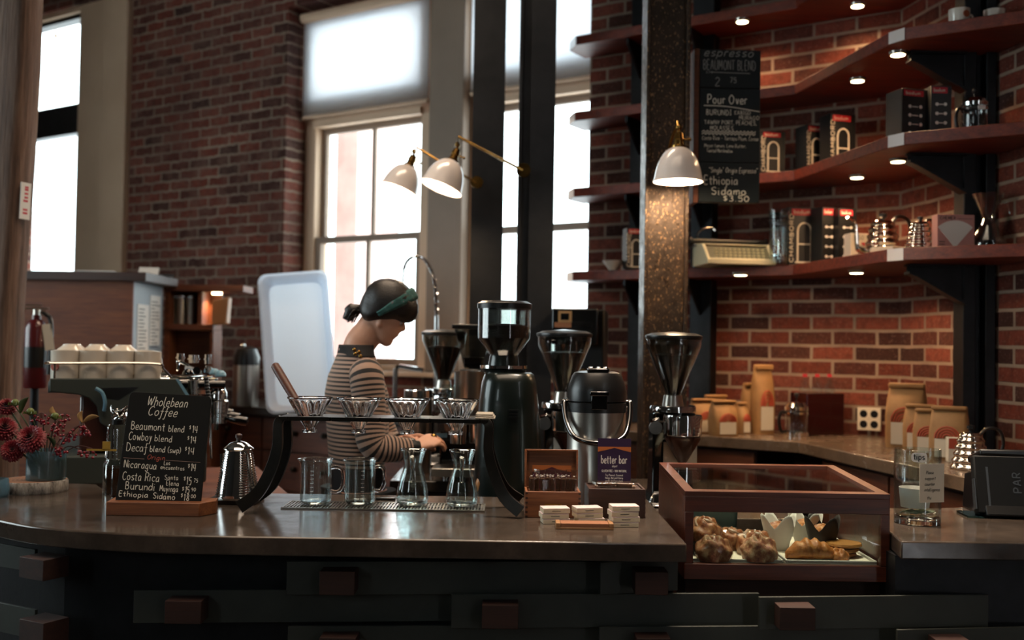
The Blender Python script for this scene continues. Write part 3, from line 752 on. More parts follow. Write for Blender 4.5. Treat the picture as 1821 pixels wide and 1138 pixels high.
tg = thing('tall_glass_press', 'slender clear glass press with black rings, between typewriter and press boxes', 'coffee press', (a.x, 4.99, SH_Z[0]))
part('beaker', MB().lathe([(.001, .003), (.04, .003), (.043, .01), (.043, .2), (.05, .262), (.047, .262), (.04, .2), (.04, .012), (.001, .008)], 32), M['glass'], tg)
part('rings', MB().cyl((0, 0, .2), (0, 0, .215), .043, n=24).cyl((0, 0, .235), (0, 0, .25), .042, n=24), M['black_plastic'], tg)
part('rod', MB().cyl((0, 0, .03), (0, 0, .2), .0025, n=8).cyl((0, 0, .04), (0, 0, .05), .036, n=24), M['chrome'], tg)
# typewriter
a = at(1299, 460, 5.15)
ty = thing('typewriter', 'cream portable typewriter on the lowest shelf below the menu board', 'typewriter', (a.x, 5.12, SH_Z[0]), .12)
cream = pm('cream_enamel', 'd8cfae', .35)
side = [(-.02, .0), (-.17, .0), (-.17, .02), (-.02, .11), (.11, .115), (.12, .02), (.12, 0)]
tm = MB(Matrix.Rotation(PI / 2, 4, 'Z'))
sd = [(-.15, 0), (-.15, .022), (-.06, .105), (.06, .112), (.09, .09), (.09, 0)]
ty_m = MB(); ty_m.loft([[V(x, p[0] , p[1]) for p in sd] for x in (-.17, -.155)]); ty_m.loft([[V(x, p[0], p[1]) for p in sd] for x in (.155, .17)])
ty_m.loft([[V(x, p[0], p[1]) for p in [(-.06, .098), (-.06, .105), (.06, .112), (.09, .09), (.09, 0), (.08, 0), (.08, .09)]] for x in (-.156, .156)])
ty_m.loft([[V(x, p[0], p[1]) for p in [(-.15, 0), (-.15, .024), (-.135, .03), (-.135, 0)]] for x in (-.156, .156)])
part('case', ty_m, cream, ty, .003)
part('deck', MB().loft([[V(x, p[0], p[1]) for p in [(-.136, .005), (-.136, .02), (-.062, .09), (-.062, .005)]] for x in (-.156, .156)]), pm('grey_deck', '6b6a58', .6), ty)
kmat = pm('key_caps', 'c9c19a', .4)
for rr in range(4):
    for c_ in range(11):
        y = -.128 + rr * .017; z = .03 + rr * .0165
        part('key', MB().cyl((-.12 + c_ * .0235 + rr * .004, y, z - .006), (-.12 + c_ * .0235 + rr * .004, y, z + .003), .0078, n=10), kmat, ty)
part('platen', MB().cyl((-.19, .055, .125), (.19, .055, .125), .016, n=20).cyl((-.2, .055, .125), (-.19, .055, .125), .022, n=16).cyl((.19, .055, .125), (.198, .055, .125), .022, n=16), M['black_plastic'], ty)
part('carriage', MB().box((-.18, .03, .1), (.18, .08, .112)).box((-.185, .025, .128), (.185, .032, .134)), M['steel'], ty, .002)
# grinder handle shape and dark jug left of typewriter
a = at(1241, 460, 5.25)
gj = thing('hand_grinder', 'dark hand grinder with a bent crank, left of the typewriter', 'hand grinder', (a.x, 5.25, SH_Z[0]))
part('body', MB().lathe([(.001, 0), (.035, 0), (.03, .06), (.034, .12), (.025, .14), (.001, .145)], 24), M['black_gloss'], gj)
part('crank', MB().tube(cr([(0, 0, .14), (0, 0, .175), (.03, 0, .2), (.07, 0, .205), (.085, -.01, .19)], 5), .005, 8), M['chrome_warm'], gj)
# stack of pale trays next to the tall kettle
a = at(1592, 432, 4.5)
for i in range(2):
    s_ = solo('paper_pad', MB().box((-.09, -.06, 0), (.09, .06, .02)), M['offwhite'] if i else pm('olive_card', '8b8b6c', .7), ['olive pad of filter papers under the ivory pad, beside the small kettle', 'ivory pad of filter papers on top of the olive pad, beside the small kettle'][i], 'paper pad', loc=(a.x, 4.5, SH_Z[0] + .021 * i), rz=.4 + .15 * i, bevel=.002)
# cups on the third shelf at the top edge of frame
for i, (px, lab) in enumerate(((1706, 'pale mug with an orange mark on the third shelf, nearer the shelf corner'), (1768, 'pale mug on the third shelf, close to the right wall'))):
    a = at(px, 20, 4.1)
    mg = thing('mug', lab, 'mug', (a.x, 4.1, SH_Z[2]), .3 + i, 'mugs on the third shelf')
    part('cup', MB().lathe([(.001, .0), (.034, 0), (.038, .006), (.041, .085), (.038, .085), (.035, .01), (.001, .008)], 32), M['ceramic'], mg)
    part('handle', MB().tube(cr([(.038, 0, .07), (.06, 0, .068), (.064, 0, .04), (.055, 0, .02), (.038, 0, .018)], 5), .005, 8), M['ceramic'], mg)
    if i == 0: part('orange_mark', MB().cyl((0, -.0415, .06), (-.0, -.036, .06), .014, n=16), pm('orange_print', 'a0512e', .5), mg)
a = at(1090, 466, 5.5)
solo('small_bowl', MB().lathe([(.001, 0), (.02, 0), (.026, .008), (.055, .05), (.052, .05), (.022, .012), (.001, .01)], 32), M['ceramic'], 'small pale bowl at the window end of the lowest shelf', 'bowl', loc=(a.x, a.y, SH_Z[0]))

# ================================================================== MENU BOARD
a = at(1243, 224, 4.35); e = at(1352, 224, 4.35); zt_ = at(1297, 88, 4.35).z; zb_ = at(1297, 360, 4.35).z
wd = (e.x - a.x); H = zt_ - zb_
mb_ = thing('menu_board', 'tall hanging black menu board with chalk lettering, wooden left side', 'menu board', (a.x, 4.35, zb_), .03)
part('side_board', MB().box((-.022, .0, -.003), (.0, .16, H + .003)), M['wood_cab'], mb_, .002)
cuts = [0, H * (360 - 289) / 272, H * (360 - 157) / 272, H]
for i in range(3):
    part('slate', MB().box((.0005, -.004 , cuts[i] + .001), (wd, .014, cuts[i + 1] - .001)), M['chalk_slate'], mb_, .002)
part('backing', MB().box((.001, .0145, 0), (wd - .01, .03, H)), M['wood_dark'], mb_)
ks = wd / 109.0
def mline(mb, s, x0, x1, y, h, wd_=.0035, slant=.0): write(mb, s, (x0 - 1243) * ks, (x1 - 1243) * ks, (360 - y) * ks, h * ks, wd_, xzp(-.0046), slant, .0008)
L1 = MB(); L2 = MB()
mline(L2, 'espresso', 1250, 1340, 99, 15, .004, .3); mline(L2, 'BEAUMONT BLEND', 1249, 1344, 123, 17, .003); mline(L2, '2', 1270, 1282, 152, 15); mline(L2, '75', 1297, 1310, 146, 9, .003)
ribbon(L2, [V((1262 - 1243) * ks, (360 - 128) * ks, 0), V((1333 - 1243) * ks, (360 - 129) * ks, 0)], .003, xzp(-.0046)); mline(L2, '>>>', 1254, 1268, 131, 7, .002)
mline(L1, 'Pour Over', 1257, 1330, 184, 16, .004)
ribbon(L1, [V(8 * ks, (360 - 188) * ks, 0), V(50 * ks, (360 - 189) * ks, 0), V(108 * ks, (360 - 197) * ks, 0)], .0035, xzp(-.0046))
mline(L1, 'BURUNDI', 1255, 1302, 204, 9, .0024); mline(L1, 'KABIGO', 1306, 1336, 203, 7, .0018); mline(L1, 'MURAGO', 1314, 1351, 212, 7, .0018)
mline(L1, 'TAWNY PORT, PEACHES,', 1252, 1347, 221, 7, .0018); mline(L1, 'MOLASSES', 1262, 1305, 231, 7, .0018)
for q in (0, 4): ribbon(L1, [V((5 + i * 3.3) * ks, (360 - 234 - q + (1.6 if i % 2 else -1.6)) * ks, 0) for i in range(30)], .003, xzp(-.0046))
mline(L1, 'Costa Rica - Tarrazu Plum, Cocoa', 1248, 1350, 249, 7, .0015, .1); mline(L1, 'Meyer lemon, Lime Butter,', 1252, 1328, 262, 6, .0014, .1); mline(L1, 'Toasted Marshmallow', 1257, 1304, 271, 6, .0014)
mline(L1, '"Single" Origin Espresso"', 1261, 1349, 307, 9, .002, .15); mline(L1, 'Ethiopia', 1253, 1315, 328, 15, .0032); mline(L1, 'Sidamo', 1266, 1330, 346, 13, .0032); mline(L1, '$3.50', 1287, 1336, 358, 10, .0026)
part('chalk_heading', L2, M['chalk_dim'], mb_); part('chalk_lettering', L1, M['chalk'], mb_)

# ================================================================== ON THE BACK COUNTER (right)
def coffee_bag(label, loc, rz, wd, dep, h, fold=True, k=1, open_=False, grp='kraft coffee bags on the back counter'):
    r = thing('coffee_bag', label, 'coffee bag', loc, rz, grp)
    sec = [(0, 1, 1), (.1, 1.03, 1.05), (.5, 1.04, 1.1), (.75, 1.0, .85), (.88, .98, .35), (1.0, .97, .12)]
    rings = []
    for (u, a_, b_) in sec:
        x = wd / 2 * a_; y = dep / 2 * b_; cy = dep * .10 * u * u; c_ = min(.012, y * .6)
        rings.append([V(px_, py_ + cy, h * u) for px_, py_ in ((-x, -y + c_), (-x + c_, -y), (0, -y * 1.06), (x - c_, -y), (x, -y + c_), (x, y - c_), (x - c_, y), (0, y * 1.06), (-x + c_, y), (-x, y - c_))])
    part('bag', MB().loft(rings), M['kraft'], r, ang=50)
    if fold: part('folded_top', MB().box((-wd * .485, dep * .02 - .02, h * .93), (wd * .485, dep * .16, h * 1.01)), M['kraft'], r, .006)
    part('paper_label', MB().box((-wd * .34, -dep * .58, h * .06), (wd * .34, -dep * .54, h * .40)), M['offwhite'], r)
    rm_ = MB()
    for j in range(4): rm_.tube([(wd * .34 * math.cos(PI * i / 8) * (1 - j * .22), -dep * .57, h * .41 + h * .22 * math.sin(PI * i / 8) * (1 - j * .22)) for i in range(9)], .0035, 6)
    part('orange_emblem', rm_, pm('orange_red_print', 'a8452b', .6) if 'oep' not in M else M['oep'], r)
    return r
M['oep'] = pm('orange_print_bag', 'a8452b', .6)
bags = [(1250, 768, 5.0, 'kraft bag half hidden behind the conical grinder', .13, .075, .165), (1286, 768, 4.87, 'kraft bag left of the tall bag stack on the back counter', .125, .075, .165),
        (1272, 760, 5.08, 'kraft bag behind two others beside the black post', .12, .07, .18), (1318, 764, 5.02, 'slim kraft bag seen edge-on in front of the tall bag stack', .05, .09, .15), (1337, 763, 5.12, 'tall kraft bag leaning by the brick wall', .10, .07, .24)]
for i, (px, py, Y, lab, wd_, dp_, h_) in enumerate(bags):
    p = at(px, py, Y); coffee_bag(lab, (p.x, Y, BZ), .35, wd_, dp_, h_)
p = at(1356, 760, 5.02); coffee_bag('tallest kraft bag with its top folded, by the brick wall', (p.x, 5.02, BZ), .35, .10, .07, .33)
bags2 = [(1612, 779, 4.42, 'big kraft bag with rounded top, first of the row before the right wall', .15, .11, .27), (1636, 785, 4.27, 'second kraft bag of the row before the right wall', .12, .085, .19), (1655, 789, 4.12, 'third kraft bag of the row before the right wall', .12, .085, .18), (1688, 794, 3.95, 'kraft bag standing by the black post, beside the small kettle', .13, .09, .20)]
for (px, py, Y, lab, wd_, dp_, h_) in bags2:
    p = at(px, py, Y); coffee_bag(lab, (p.x, Y, BZ), -.55, wd_, dp_, h_)
p = at(1694, 803, 3.9)
sb = thing('small_carton', 'small white carton with orange pattern, just left of the counter kettle', 'carton', (p.x, 3.86, BZ), -.2)
part('box', MB().box((-.035, -.02, 0), (.035, .03, .09)), M['offwhite'], sb, .002)
part('orange_pattern', MB().box((-.034, -.0212, .05), (.034, -.02, .088)), M['oep'], sb)
# wine-red carafe case
p = at(1466, 768, 5.0)
wc = thing('bottle_case', 'dark wine-red crate with glass bottles, beside the french press', 'crate', (p.x, 4.98, BZ), .33)
part('crate', MB().box((-.105, 0, 0), (.105, .14, .2)), pm('wine_red', '2e0709', .25, coat=.3), wc, .004)
for i in range(3):
    bt = thing('sauce_bottle', ['clear bottle with red cap in the wine-red crate, nearest the french press', 'clear bottle with red cap in the middle of the wine-red crate', 'clear bottle with red cap in the wine-red crate, nearest the wall socket'][i], 'bottle', Matrix.Translation((p.x, 4.98, BZ + .2)) @ Matrix.Rotation(.33, 4, 'Z') @ V(-.07 + .07 * i, .07, .001), 0, 'bottles in the wine-red crate')
    part('glass', MB().lathe([(.001, 0), (.026, 0), (.026, .025), (.010, .06), (.009, .075), (.001, .075)], 20), M['glass'], bt)
    part('cap', MB().cyl((0, 0, .0755), (0, 0, .09), .011, n=14), M['red'], bt)
# wall sockets on the back wall
s_, z_ = onw(1547, 745)
so = thing('wall_socket', 'white four-gang wall socket low on the brick wall above the back counter', 'wall socket', W(s_, 0, z_), ROT_W)
part('plate', MB().box((-.055, .001, -.055), (.055, .02, .055)), M['offwhite'], so, .003)
for x in (-.025, .025):
    for z in (-.025, .025): part('outlet', MB().cyl((x, .0195, z), (x, .0215, z), .018, n=20), M['black_plastic'], so)
part('conduit', MB().cyl((0, .012, -.055), (0, .012, -.09), .008, n=10), M['steel'], so)
s_, z_ = .7, 1.9
# ================================================================== BAR
CZ = 1.0
t = NT('bar_concrete'); v = t.coord()
t.set(col=t.ramp(t.noise(v, 6, 8, .7), [(.3, '2e2925'), (.55, '453c35'), (.75, '5a4f46')]), rough=t.ramp(t.noise(v, 11, 5, .7), [(.3, .09), (.7, .24)]), spec=.6); t.bump(t.noise(v, 40, 4), .04, .002); M['concrete'] = t.m
xr = .405
front = [(-1.86, 3.24), (-1.80, 3.08), (-1.69, 2.93), (-1.5, 2.74), (-1.27, 2.56), (-1.09, 2.445), (-.88, 2.39), (-.7, 2.375), (-.3, 2.372)]
front = [tuple(p)[:2] for p in cr([V(a, b, 0) for a, b in front], 5)]
back = [(xr, 3.06), (-.78, 3.06), (-.84, 2.93), (-1.09, 2.90), (-1.26, 3.19), (-1.6, 3.24)]
plan = front + [(xr, 2.372)] + back
solo('bar_countertop', MB().prism(plan, CZ - .043, CZ), M['concrete'], 'long polished concrete bar top with a curved left end, holding the pour-over stand', 'countertop', bevel=.004)
# base with overlapping steel bands and wooden blocks
bf = thing('bar_pedestal', 'dark front of the bar clad in overlapping black steel bands with wooden blocks', 'bar front')
off = [(x + .05 * (1 if i < 25 else .0), y + .13 * min(1, max(0, (i - 4) / 10))) for i, (x, y) in enumerate(front)]
plan2 = off + [(2.05, 2.50), (2.05, 2.62), (.415, 2.62), (xr - .02, 3.0), (-.76, 3.0), (-.82, 2.9), (-1.07, 2.87), (-1.24, 3.12), (-1.6, 3.2)]
part('core', MB().prism(plan2, 0, .80), M['steel_black'], bf)
plan3 = off + [(xr - .01, 2.50), (xr - .02, 3.0), (-.76, 3.0), (-.82, 2.9), (-1.07, 2.87), (-1.24, 3.12), (-1.6, 3.2)]
part('right_core', MB().box((.925, 2.50, .8005), (2.05, 2.62, CZ - .044)), M['steel_black'], bf)
part('upper_core', MB().prism(plan3, .80, CZ - .044), M['steel_black'], bf)
M['band'] = pm('dark_band_steel', '2c302b', .55, .0, var='363a34', sc=10, bmp=.1, bsc=50)
M['block'] = wood('block_wood', '22100a', '321810', '3c1f15', rough=.7)
def band(pxl, pxr, y0, y1, blocks):
    zt_ = at(pxl, y0, 2.44).z; zb_ = at(pxl, y1, 2.44).z
    xl = at(pxl, y0, 2.43).x; xrr = at(pxr, y0, 2.49).x
    L = xrr - xl
    T = Matrix.Translation((xl, 2.43, 0)) @ Matrix.Rotation(math.atan2(.06, L), 4, 'Z')
    part('steel_band', MB(T).box((0, 0, zb_), (L, .008, zt_)), M['band'], bf, .001)
    for (b0, b1) in blocks:
        x0 = at(b0, y0, 2.41).x; x1 = at(b1, y0, 2.41).x
        part('wood_block', MB().box((x0, 2.385, zb_ + .012), (x1, 2.45, zt_ - .012)), M['block'], bf, .001)
band(510, 1072, 997, 1056, [(572, 634)]); band(1068, 1212, 998, 1056, [(1128, 1186)])
band(238, 806, 1048, 1106, [(300, 364)]); band(803, 1352, 1055, 1115, [(858, 922)]); band(1350, 1760, 1060, 1118, [(1382, 1445)])
band(512, 1070, 1112, 1172, [(572, 636)]); band(1066, 1600, 1113, 1172, [(1130, 1190)]); band(1596, 1900, 1118, 1172, [(1660, 1720)])
for (y0, y1, px0) in ((972, 1013, 30), (1078, 1130, 30)):
    p = at(px0 + 20, y0, 2.55); q = at(px0 + 20, y1, 2.55)
    T = Matrix.Translation((p.x, 2.50, 0)) @ Matrix.Rotation(-.5, 4, 'Z')
    part('steel_band', MB(T).box((-.30, .03, q.z), (.02, .038, p.z)), M['band'], bf, .001)
    part('wood_block', MB(T).box((.045, -.03, q.z + .004), (.13, .04, p.z - .004)), M['block'], bf, .001)
# right counter slab
p0 = at(1625, 961, 2.37)
yf = (CAMZ - CZ) * F / (961 - 627.5)
plan = [(p0.x + .0, yf), (2.06, yf + .03), (2.0, yf + .75), (1.18, yf + .52), (.938, yf + .52), (.938, yf + .12)]
solo('side_countertop', MB().prism(plan, CZ - .043, CZ), M['concrete'], 'dark concrete counter slab on the right carrying the tip jar and till', 'countertop', bevel=.004)
sbm = MB().prism([(.96, 2.64), (1.95, 2.64), (1.95, yf + .55), (.96, yf + .45)], 0, CZ - .044)
solo('side_counter_base', sbm, M['steel_black'], 'black base under the right-hand counter slab', 'counter base')

# ------------------------------------------------------------------ pour-over stand
RY = 2.78
zr = at(680, 744, RY - .07).z
a = at(496, 741, RY - .06); e = at(868, 745, RY - .06)
rk = thing('pour_over_stand', 'black iron pour-over stand with flared legs spanning the drip tray', 'coffee stand', ((a.x + e.x) / 2, RY, CZ))
hw = (e.x - a.x) / 2; zt_ = zr - CZ
drx = [at(px, 745, RY).x - (a.x + e.x) / 2 for px in (551, 638, 724, 811)]
pl_ = MB(); hy = .062; th = .010; rh = .034
xs = [-hw + .02] + [(drx[i] + drx[i + 1]) / 2 for i in range(3)] + [hw - .02]
for i in range(4):
    N = 48; cx = drx[i]; x0, x1 = xs[i], xs[i + 1]
    rings = []
    for z in (zt_, zt_ - th):
        o = []; q = []
        for k in range(N):
            a_ = 2 * PI * k / N; dx, dy = math.cos(a_), math.sin(a_)
            tx = ((x1 - cx) / dx if dx > 0 else (x0 - cx) / dx) if abs(dx) > 1e-6 else 1e9
            ty_ = hy / abs(dy) if abs(dy) > 1e-6 else 1e9
            m_ = min(tx, ty_); o.append(V(cx + dx * m_, dy * m_, z)); q.append(V(cx + dx * rh, dy * rh, z))
        rings.append((o, q))
    pl_.loft([rings[0][0], rings[0][1], rings[1][1], rings[1][0], rings[0][0]], cap=False)
pl_.box((-hw, -hy, zt_ - th), (-hw + .0195, hy, zt_)); pl_.box((hw - .0195, -hy, zt_ - th), (hw, hy, zt_))
part('top_plate', pl_, M['iron'], rk)
for sx in (-1, 1):
    for sy in (-1, 1):
        pts = cr([(sx * (hw - .006), sy * .05, zt_ - .004), (sx * (hw + .002), sy * .055, zt_ - .02), (sx * (hw + .002), sy * .06, zt_ - .08), (sx * (hw + .018), sy * .066, zt_ - .14), (sx * (hw + .046), sy * .078, .052), (sx * (hw + .088), sy * .095, .0175)], 6)
        L = MB(); rings = []
        for i, q in enumerate(pts):
            tg_ = (pts[min(i + 1, len(pts) - 1)] - pts[max(i - 1, 0)]).normalized()
            nx = V(0, 1, 0); bb = tg_.cross(nx).normalized()
            wd_ = .010 + .007 * i / len(pts); dp_ = .010
            rings.append([q + bb * (dx_ * wd_) + nx * (dy_ * dp_) for dx_, dy_ in ((-1, -1), (1, -1), (1, 1), (-1, 1))])
        L.loft(rings)
        part('leg', L, M['iron'], rk, .002, ang=50)
# ------------------------------------------------------------------ drip tray, drippers, jugs, servers
ta = atz(499, 905, CZ); tb = atz(862, 909, CZ); tcx = (ta.x + tb.x) / 2; tw = tb.x - ta.x
dt = thing('drip_tray', 'slotted steel drip tray set in the bar top under the pour-over stand', 'drip tray', (tcx, ta.y, CZ))
g = MB(); TD = .125
g.box((-tw / 2, 0, .0005), (tw / 2, .006, .004)); g.box((-tw / 2, TD - .006, .0005), (tw / 2, TD, .004)); g.box((-tw / 2, .006, .0005), (-tw / 2 + .006, TD - .006, .004)); g.box((tw / 2 - .006, .006, .0005), (tw / 2, TD - .006, .004))
part('rim', g, M['steel'], dt)
g = MB()
for i in range(62):
    x = -tw / 2 + .010 + i * (tw - .02) / 61
    g.box((x - .0022, .006, .001), (x + .0022, TD - .006, .003))
g.box((-tw / 2 + .006, TD / 2 - .005, .001), (tw / 2 - .006, TD / 2 + .005, .0031))
part('grate', g, M['steel'], dt)
part('well', MB().box((-tw / 2 + .005, .005, .0002), (tw / 2 - .005, TD - .005, .0006)), M['black_plastic'], dt)
def rib(a, k, z): return 1 + .034 * math.sin(16 * a + z * 60) * (1 if .03 < z else .5)
prof = []
H_ = .088
for i in range(15):
    u = i / 14; r_ = .0135 + (.057 - .0135) * u ** 1.0
    prof.append((r_, .012 + (H_ - .012) * u))
out = [(.0155, 0), (.0165, .003), (.0135, .009)] + prof + [(.0605, H_ + .002), (.060, H_ + .006)]
inn = [(max(r_ - .0035, .010), z) for r_, z in reversed(prof)] + [(.0105, .0)]
DR = [('clear ribbed glass dripper with the wooden muddler standing in it', 0), ('clear ribbed glass dripper, second along from the wooden muddler', 1), ('clear ribbed glass dripper, third along from the wooden muddler', 2), ('clear ribbed glass dripper nearest the folded grey cloth', 3)]
seat = .012 + (H_ - .012) * (.0335 - .0135) / (.057 - .0135)
d0 = None
for i, (lab, _) in enumerate(DR):
    loc = ((a.x + e.x) / 2 + drx[i], RY, zr - seat + .002)
    if d0 is None:
        d0 = thing('glass_dripper', lab, 'coffee dripper', loc, 0, 'glass drippers on the stand')
        cone = MB().lathe(out + inn, 128, fn=lambda a_, k, z: rib(a_, k, z) if .012 < z < H_ and k < len(out) - 2 else 1)
        part('cone', cone, M['glass_real'], d0, ang=50)
        part('outlet_collar', MB().lathe([(.0175, .0), (.0195, .001), (.0195, .007), (.0175, .008), (.0168, .004)], 40, closed=True), M['glass_real'], d0)
    else: dup(d0, loc, .2 * i, lab)
# muddler
p0 = at(488, 648, 2.86); p1 = V((a.x + e.x) / 2 + drx[0] - .002, RY - .005, zr - .018)
dv = (p0 - p1).normalized()
mu = thing('wooden_muddler', 'dark wooden muddler stick leaning out of the leftmost glass dripper', 'muddler')
part('stick', MB().tube([p1 + (p0 - p1) * u for u in (0, .02, .25, .6, .9, .98, 1)], [.006, .0095, .0105, .012, .0125, .0115, .008], 16), M['wood_red'], mu)
# folded cloth at right end of the stand
p = at(858, 735, RY)
cl = MB()
for k in range(3): cl.box((-.022, -.05 + .004 * k, .0005 + .0045 * k), (.030 - .003 * k, .05, .0045 + .0045 * k))
solo('folded_cloth', cl, pm('grey_cloth', '8b8478', .9, bmp=.3, bsc=120), 'folded grey cloth on the right end of the pour-over stand', 'cloth', loc=((a.x + e.x) / 2 + hw - .012, RY + .005, zr), bevel=.002)
# mugs with handles
def beaker(lab, px, pyb, rz):
    p = atz(px, pyb - 6, CZ)
    r = thing('glass_jug', lab, 'glass jug', (p.x, p.y, CZ + .0045), rz, 'straight glass jugs with handles')
    R_ = .0425; h = .118
    def lip(a_, k, z):
        d = abs((a_ - PI + PI) % (2 * PI) - PI)
        return 1 + (.10 * max(0, 1 - d / .45) if z > h - .012 else 0)
    prof_ = [(.001, 0), (R_ - .006, 0), (R_, .006), (R_, h - .014), (R_ + .001, h - .004), (R_ + .0035, h), (R_ + .0015, h + .001), (R_ - .0025, h - .006), (R_ - .0028, .008), (R_ - .008, .0035), (.001, .0035)]
    part('vessel', MB().lathe(prof_, 48, fn=lip), M['glass'], r)
    part('rim', MB().lathe([(R_ + .001, h - .001), (R_ + .004, h), (R_ + .003, h + .003), (R_ + .0, h + .002)], 48, closed=True, fn=lambda a_, k, z: lip(a_, k, h)), M['glass_real'], r)
    part('base', MB().lathe([(.001, .0005), (R_ - .009, .0005), (R_ - .003, .006), (R_ - .006, .0065), (.001, .005)], 40), M['glass_real'], r)
    part('handle', MB().tube(cr([(R_ - .002, 0, h * .80), (R_ + .018, 0, h * .82), (R_ + .030, 0, h * .70), (R_ + .030, 0, h * .42), (R_ + .018, 0, h * .26), (R_ - .002, 0, h * .27)], 6), .0052, 12), M['glass_real'], r)
    g_ = MB()
    for i in range(7):
        for q in range(4):
            a_ = -1.9 + q * .05
            g_.add([V((R_ + .0004) * math.cos(a_ + dq), (R_ + .0004) * math.sin(a_ + dq), .025 + i * .011 + dz) for dz in (0, .0013) for dq in (0, .05)], [(0, 1, 3, 2)])
    part('scale_marks', g_, M['white'], r)
    return r
beaker('straight glass jug with a large side handle, leftmost on the drip tray', 561, 903, .15)
beaker('straight glass jug with white scale marks, second on the drip tray', 639, 903, .55)
def carafe(lab, px, pyb, rz):
    p = atz(px, pyb - 6, CZ)
    r = thing('glass_carafe', lab, 'carafe', (p.x, p.y, CZ + .0045), rz, 'waisted glass carafes')
    h = .148
    pr_ = [(.001, 0), (.034, 0), (.0415, .004), (.0445, .016), (.0425, .04), (.034, .075), (.0255, .098), (.0245, .108), (.027, .122), (.0335, .142), (.036, h), (.0345, h + .0008), (.0318, .142), (.025, .122), (.0225, .108), (.0238, .097), (.0322, .074), (.0405, .04), (.0425, .016), (.039, .006), (.001, .0045)]
    q = []
    for i in range(len(pr_) - 1):
        for k in range(3):
            u = k / 3; q.append((pr_[i][0] * (1 - u) + pr_[i + 1][0] * u, pr_[i][1] * (1 - u) + pr_[i + 1][1] * u))
    part('vessel', MB().lathe(q, 48, fn=lambda a_, k, z: 1 + (.13 * max(0, 1 - abs((a_ - 1.5 * PI)) / .5) if z > .134 else 0)), M['glass'], r, ang=60)
    part('rim', MB().lathe([(.0345, h - .0015), (.0368, h - .0005), (.0362, h + .0025), (.034, h + .0015)], 48, closed=True, fn=lambda a_, k, z: 1 + .13 * max(0, 1 - abs((a_ - 1.5 * PI)) / .5)), M['glass_real'], r)
    part('base', MB().lathe([(.001, .0005), (.033, .0005), (.041, .006), (.036, .008), (.001, .006)], 40), M['glass_real'], r)
    part('pouring_groove', MB().tube(cr([(0, -.036, .134), (0, -.027, .115), (0, -.030, .09), (0, -.0375, .066)], 5), [.006] * 8 + [.0045] * 7 + [.006], 12), M['glass_real'], r)
    return r
carafe('waisted glass carafe under the third dripper', 733, 905, 0)
carafe('waisted glass carafe nearest the right leg of the stand', 821, 907, 0)
p = atz(684, 891, CZ)
solo('black_timer', MB().box((-.028, -.008, 0), (.028, .012, .007)), M['black_plastic'], 'thin black bar lying behind the drip tray between jug and carafe', 'timer', loc=(p.x, p.y + .02, CZ), bevel=.002)

# ------------------------------------------------------------------ chalk sign on the bar
p = atz(280, 918, CZ)
cs = thing('chalkboard_sign', 'small black chalkboard price sign in a wooden base at the left of the bar', 'chalkboard sign', (p.x, p.y, CZ), 0)
e0 = atz(189, 916, CZ).x - p.x; e1 = atz(356, 918, CZ).x - p.x
part('wooden_base', MB().prism([(e0, 0), (e1, 0), (e1 + .028, .05), (e1 + .02, .095), (e0 - .01, .095), (e0 - .003, .03)], 0, .034), M['wood_box'], cs, .002)
u0 = at(203, 895, p.y + .02); u1 = at(352, 898, p.y + .02); up = at(287, 705, p.y + .06)
BW = u1.x - u0.x; BH = (up.z - u0.z) / math.cos(.16) + .012
TB = Matrix.Translation(((u0.x + u1.x) / 2 - p.x, .03, .022)) @ Matrix.Rotation(.045, 4, 'Y') @ Matrix.Rotation(-.16, 4, 'X')
bd = MB(TB)
rr = .012; o = []
for cx, cz, a0 in ((BW / 2 - rr, BH - rr, 0), (-BW / 2 + rr, BH - rr, PI / 2)):
    for k in range(6):
        a_ = a0 + PI / 2 * k / 5; o.append((cx + rr * math.cos(a_), cz + rr * math.sin(a_)))
o += [(-BW / 2 - .002, 0), (BW / 2 + .002, 0)]
bd.plate(o, 0, .008)
part('board', bd, M['chalkboard'], cs, .0008)
Lt = MB(TB); Lr = MB(TB); Ls = MB(TB)
kx = BW / 143.0
def cl_(m_, s, x0, x1, y, h, wd_=.0017, slant=0.):
    sh_ = (895 - y) * .055
    write(m_, s, (x0 - sh_ - 278) * kx, (x1 - sh_ - 278) * kx, .0155 + (895 - y) / 190 * (BH - .0155), h * kx, wd_, xzp(-.0006), slant, .0005)
cl_(Lt, 'Wholebean', 247, 320, 728, 16, .0019, .25); cl_(Lt, 'Coffee', 250, 303, 746, 16, .0019, .25)
cl_(Lt, 'Beaumont', 223, 283, 773, 14); cl_(Lt, 'blend', 288, 317, 773, 11); cl_(Lt, '$', 324, 328, 767, 7, .0013); cl_(Lt, '14', 329, 341, 773, 12)
cl_(Lt, 'Cowboy', 220, 262, 792, 14); cl_(Lt, 'blend', 265, 297, 792, 11); cl_(Lt, '$', 322, 326, 786, 7, .0013); cl_(Lt, '14', 327, 339, 792, 12)
cl_(Lt, 'Decaf', 217, 255, 812, 14); cl_(Lt, 'blend', 258, 286, 811, 10); cl_(Lt, '(swp)', 289, 313, 811, 10, .0014); cl_(Lt, '$', 319, 323, 806, 7, .0013); cl_(Lt, '14', 324, 337, 812, 12)
cl_(Lr, 'Origin', 254, 286, 825, 8, .0014, .2)
yl_ = .0155 + 70 / 190 * (BH - .0155)
ribbon(Ls, [V((214 - 4 - 278) * kx, yl_, 0), V((250 - 4 - 278) * kx, yl_, 0)], .0012, xzp(-.0006)); ribbon(Ls, [V((287 - 4 - 278) * kx, yl_, 0), V((347 - 4 - 278) * kx, yl_, 0)], .0009, xzp(-.0006))
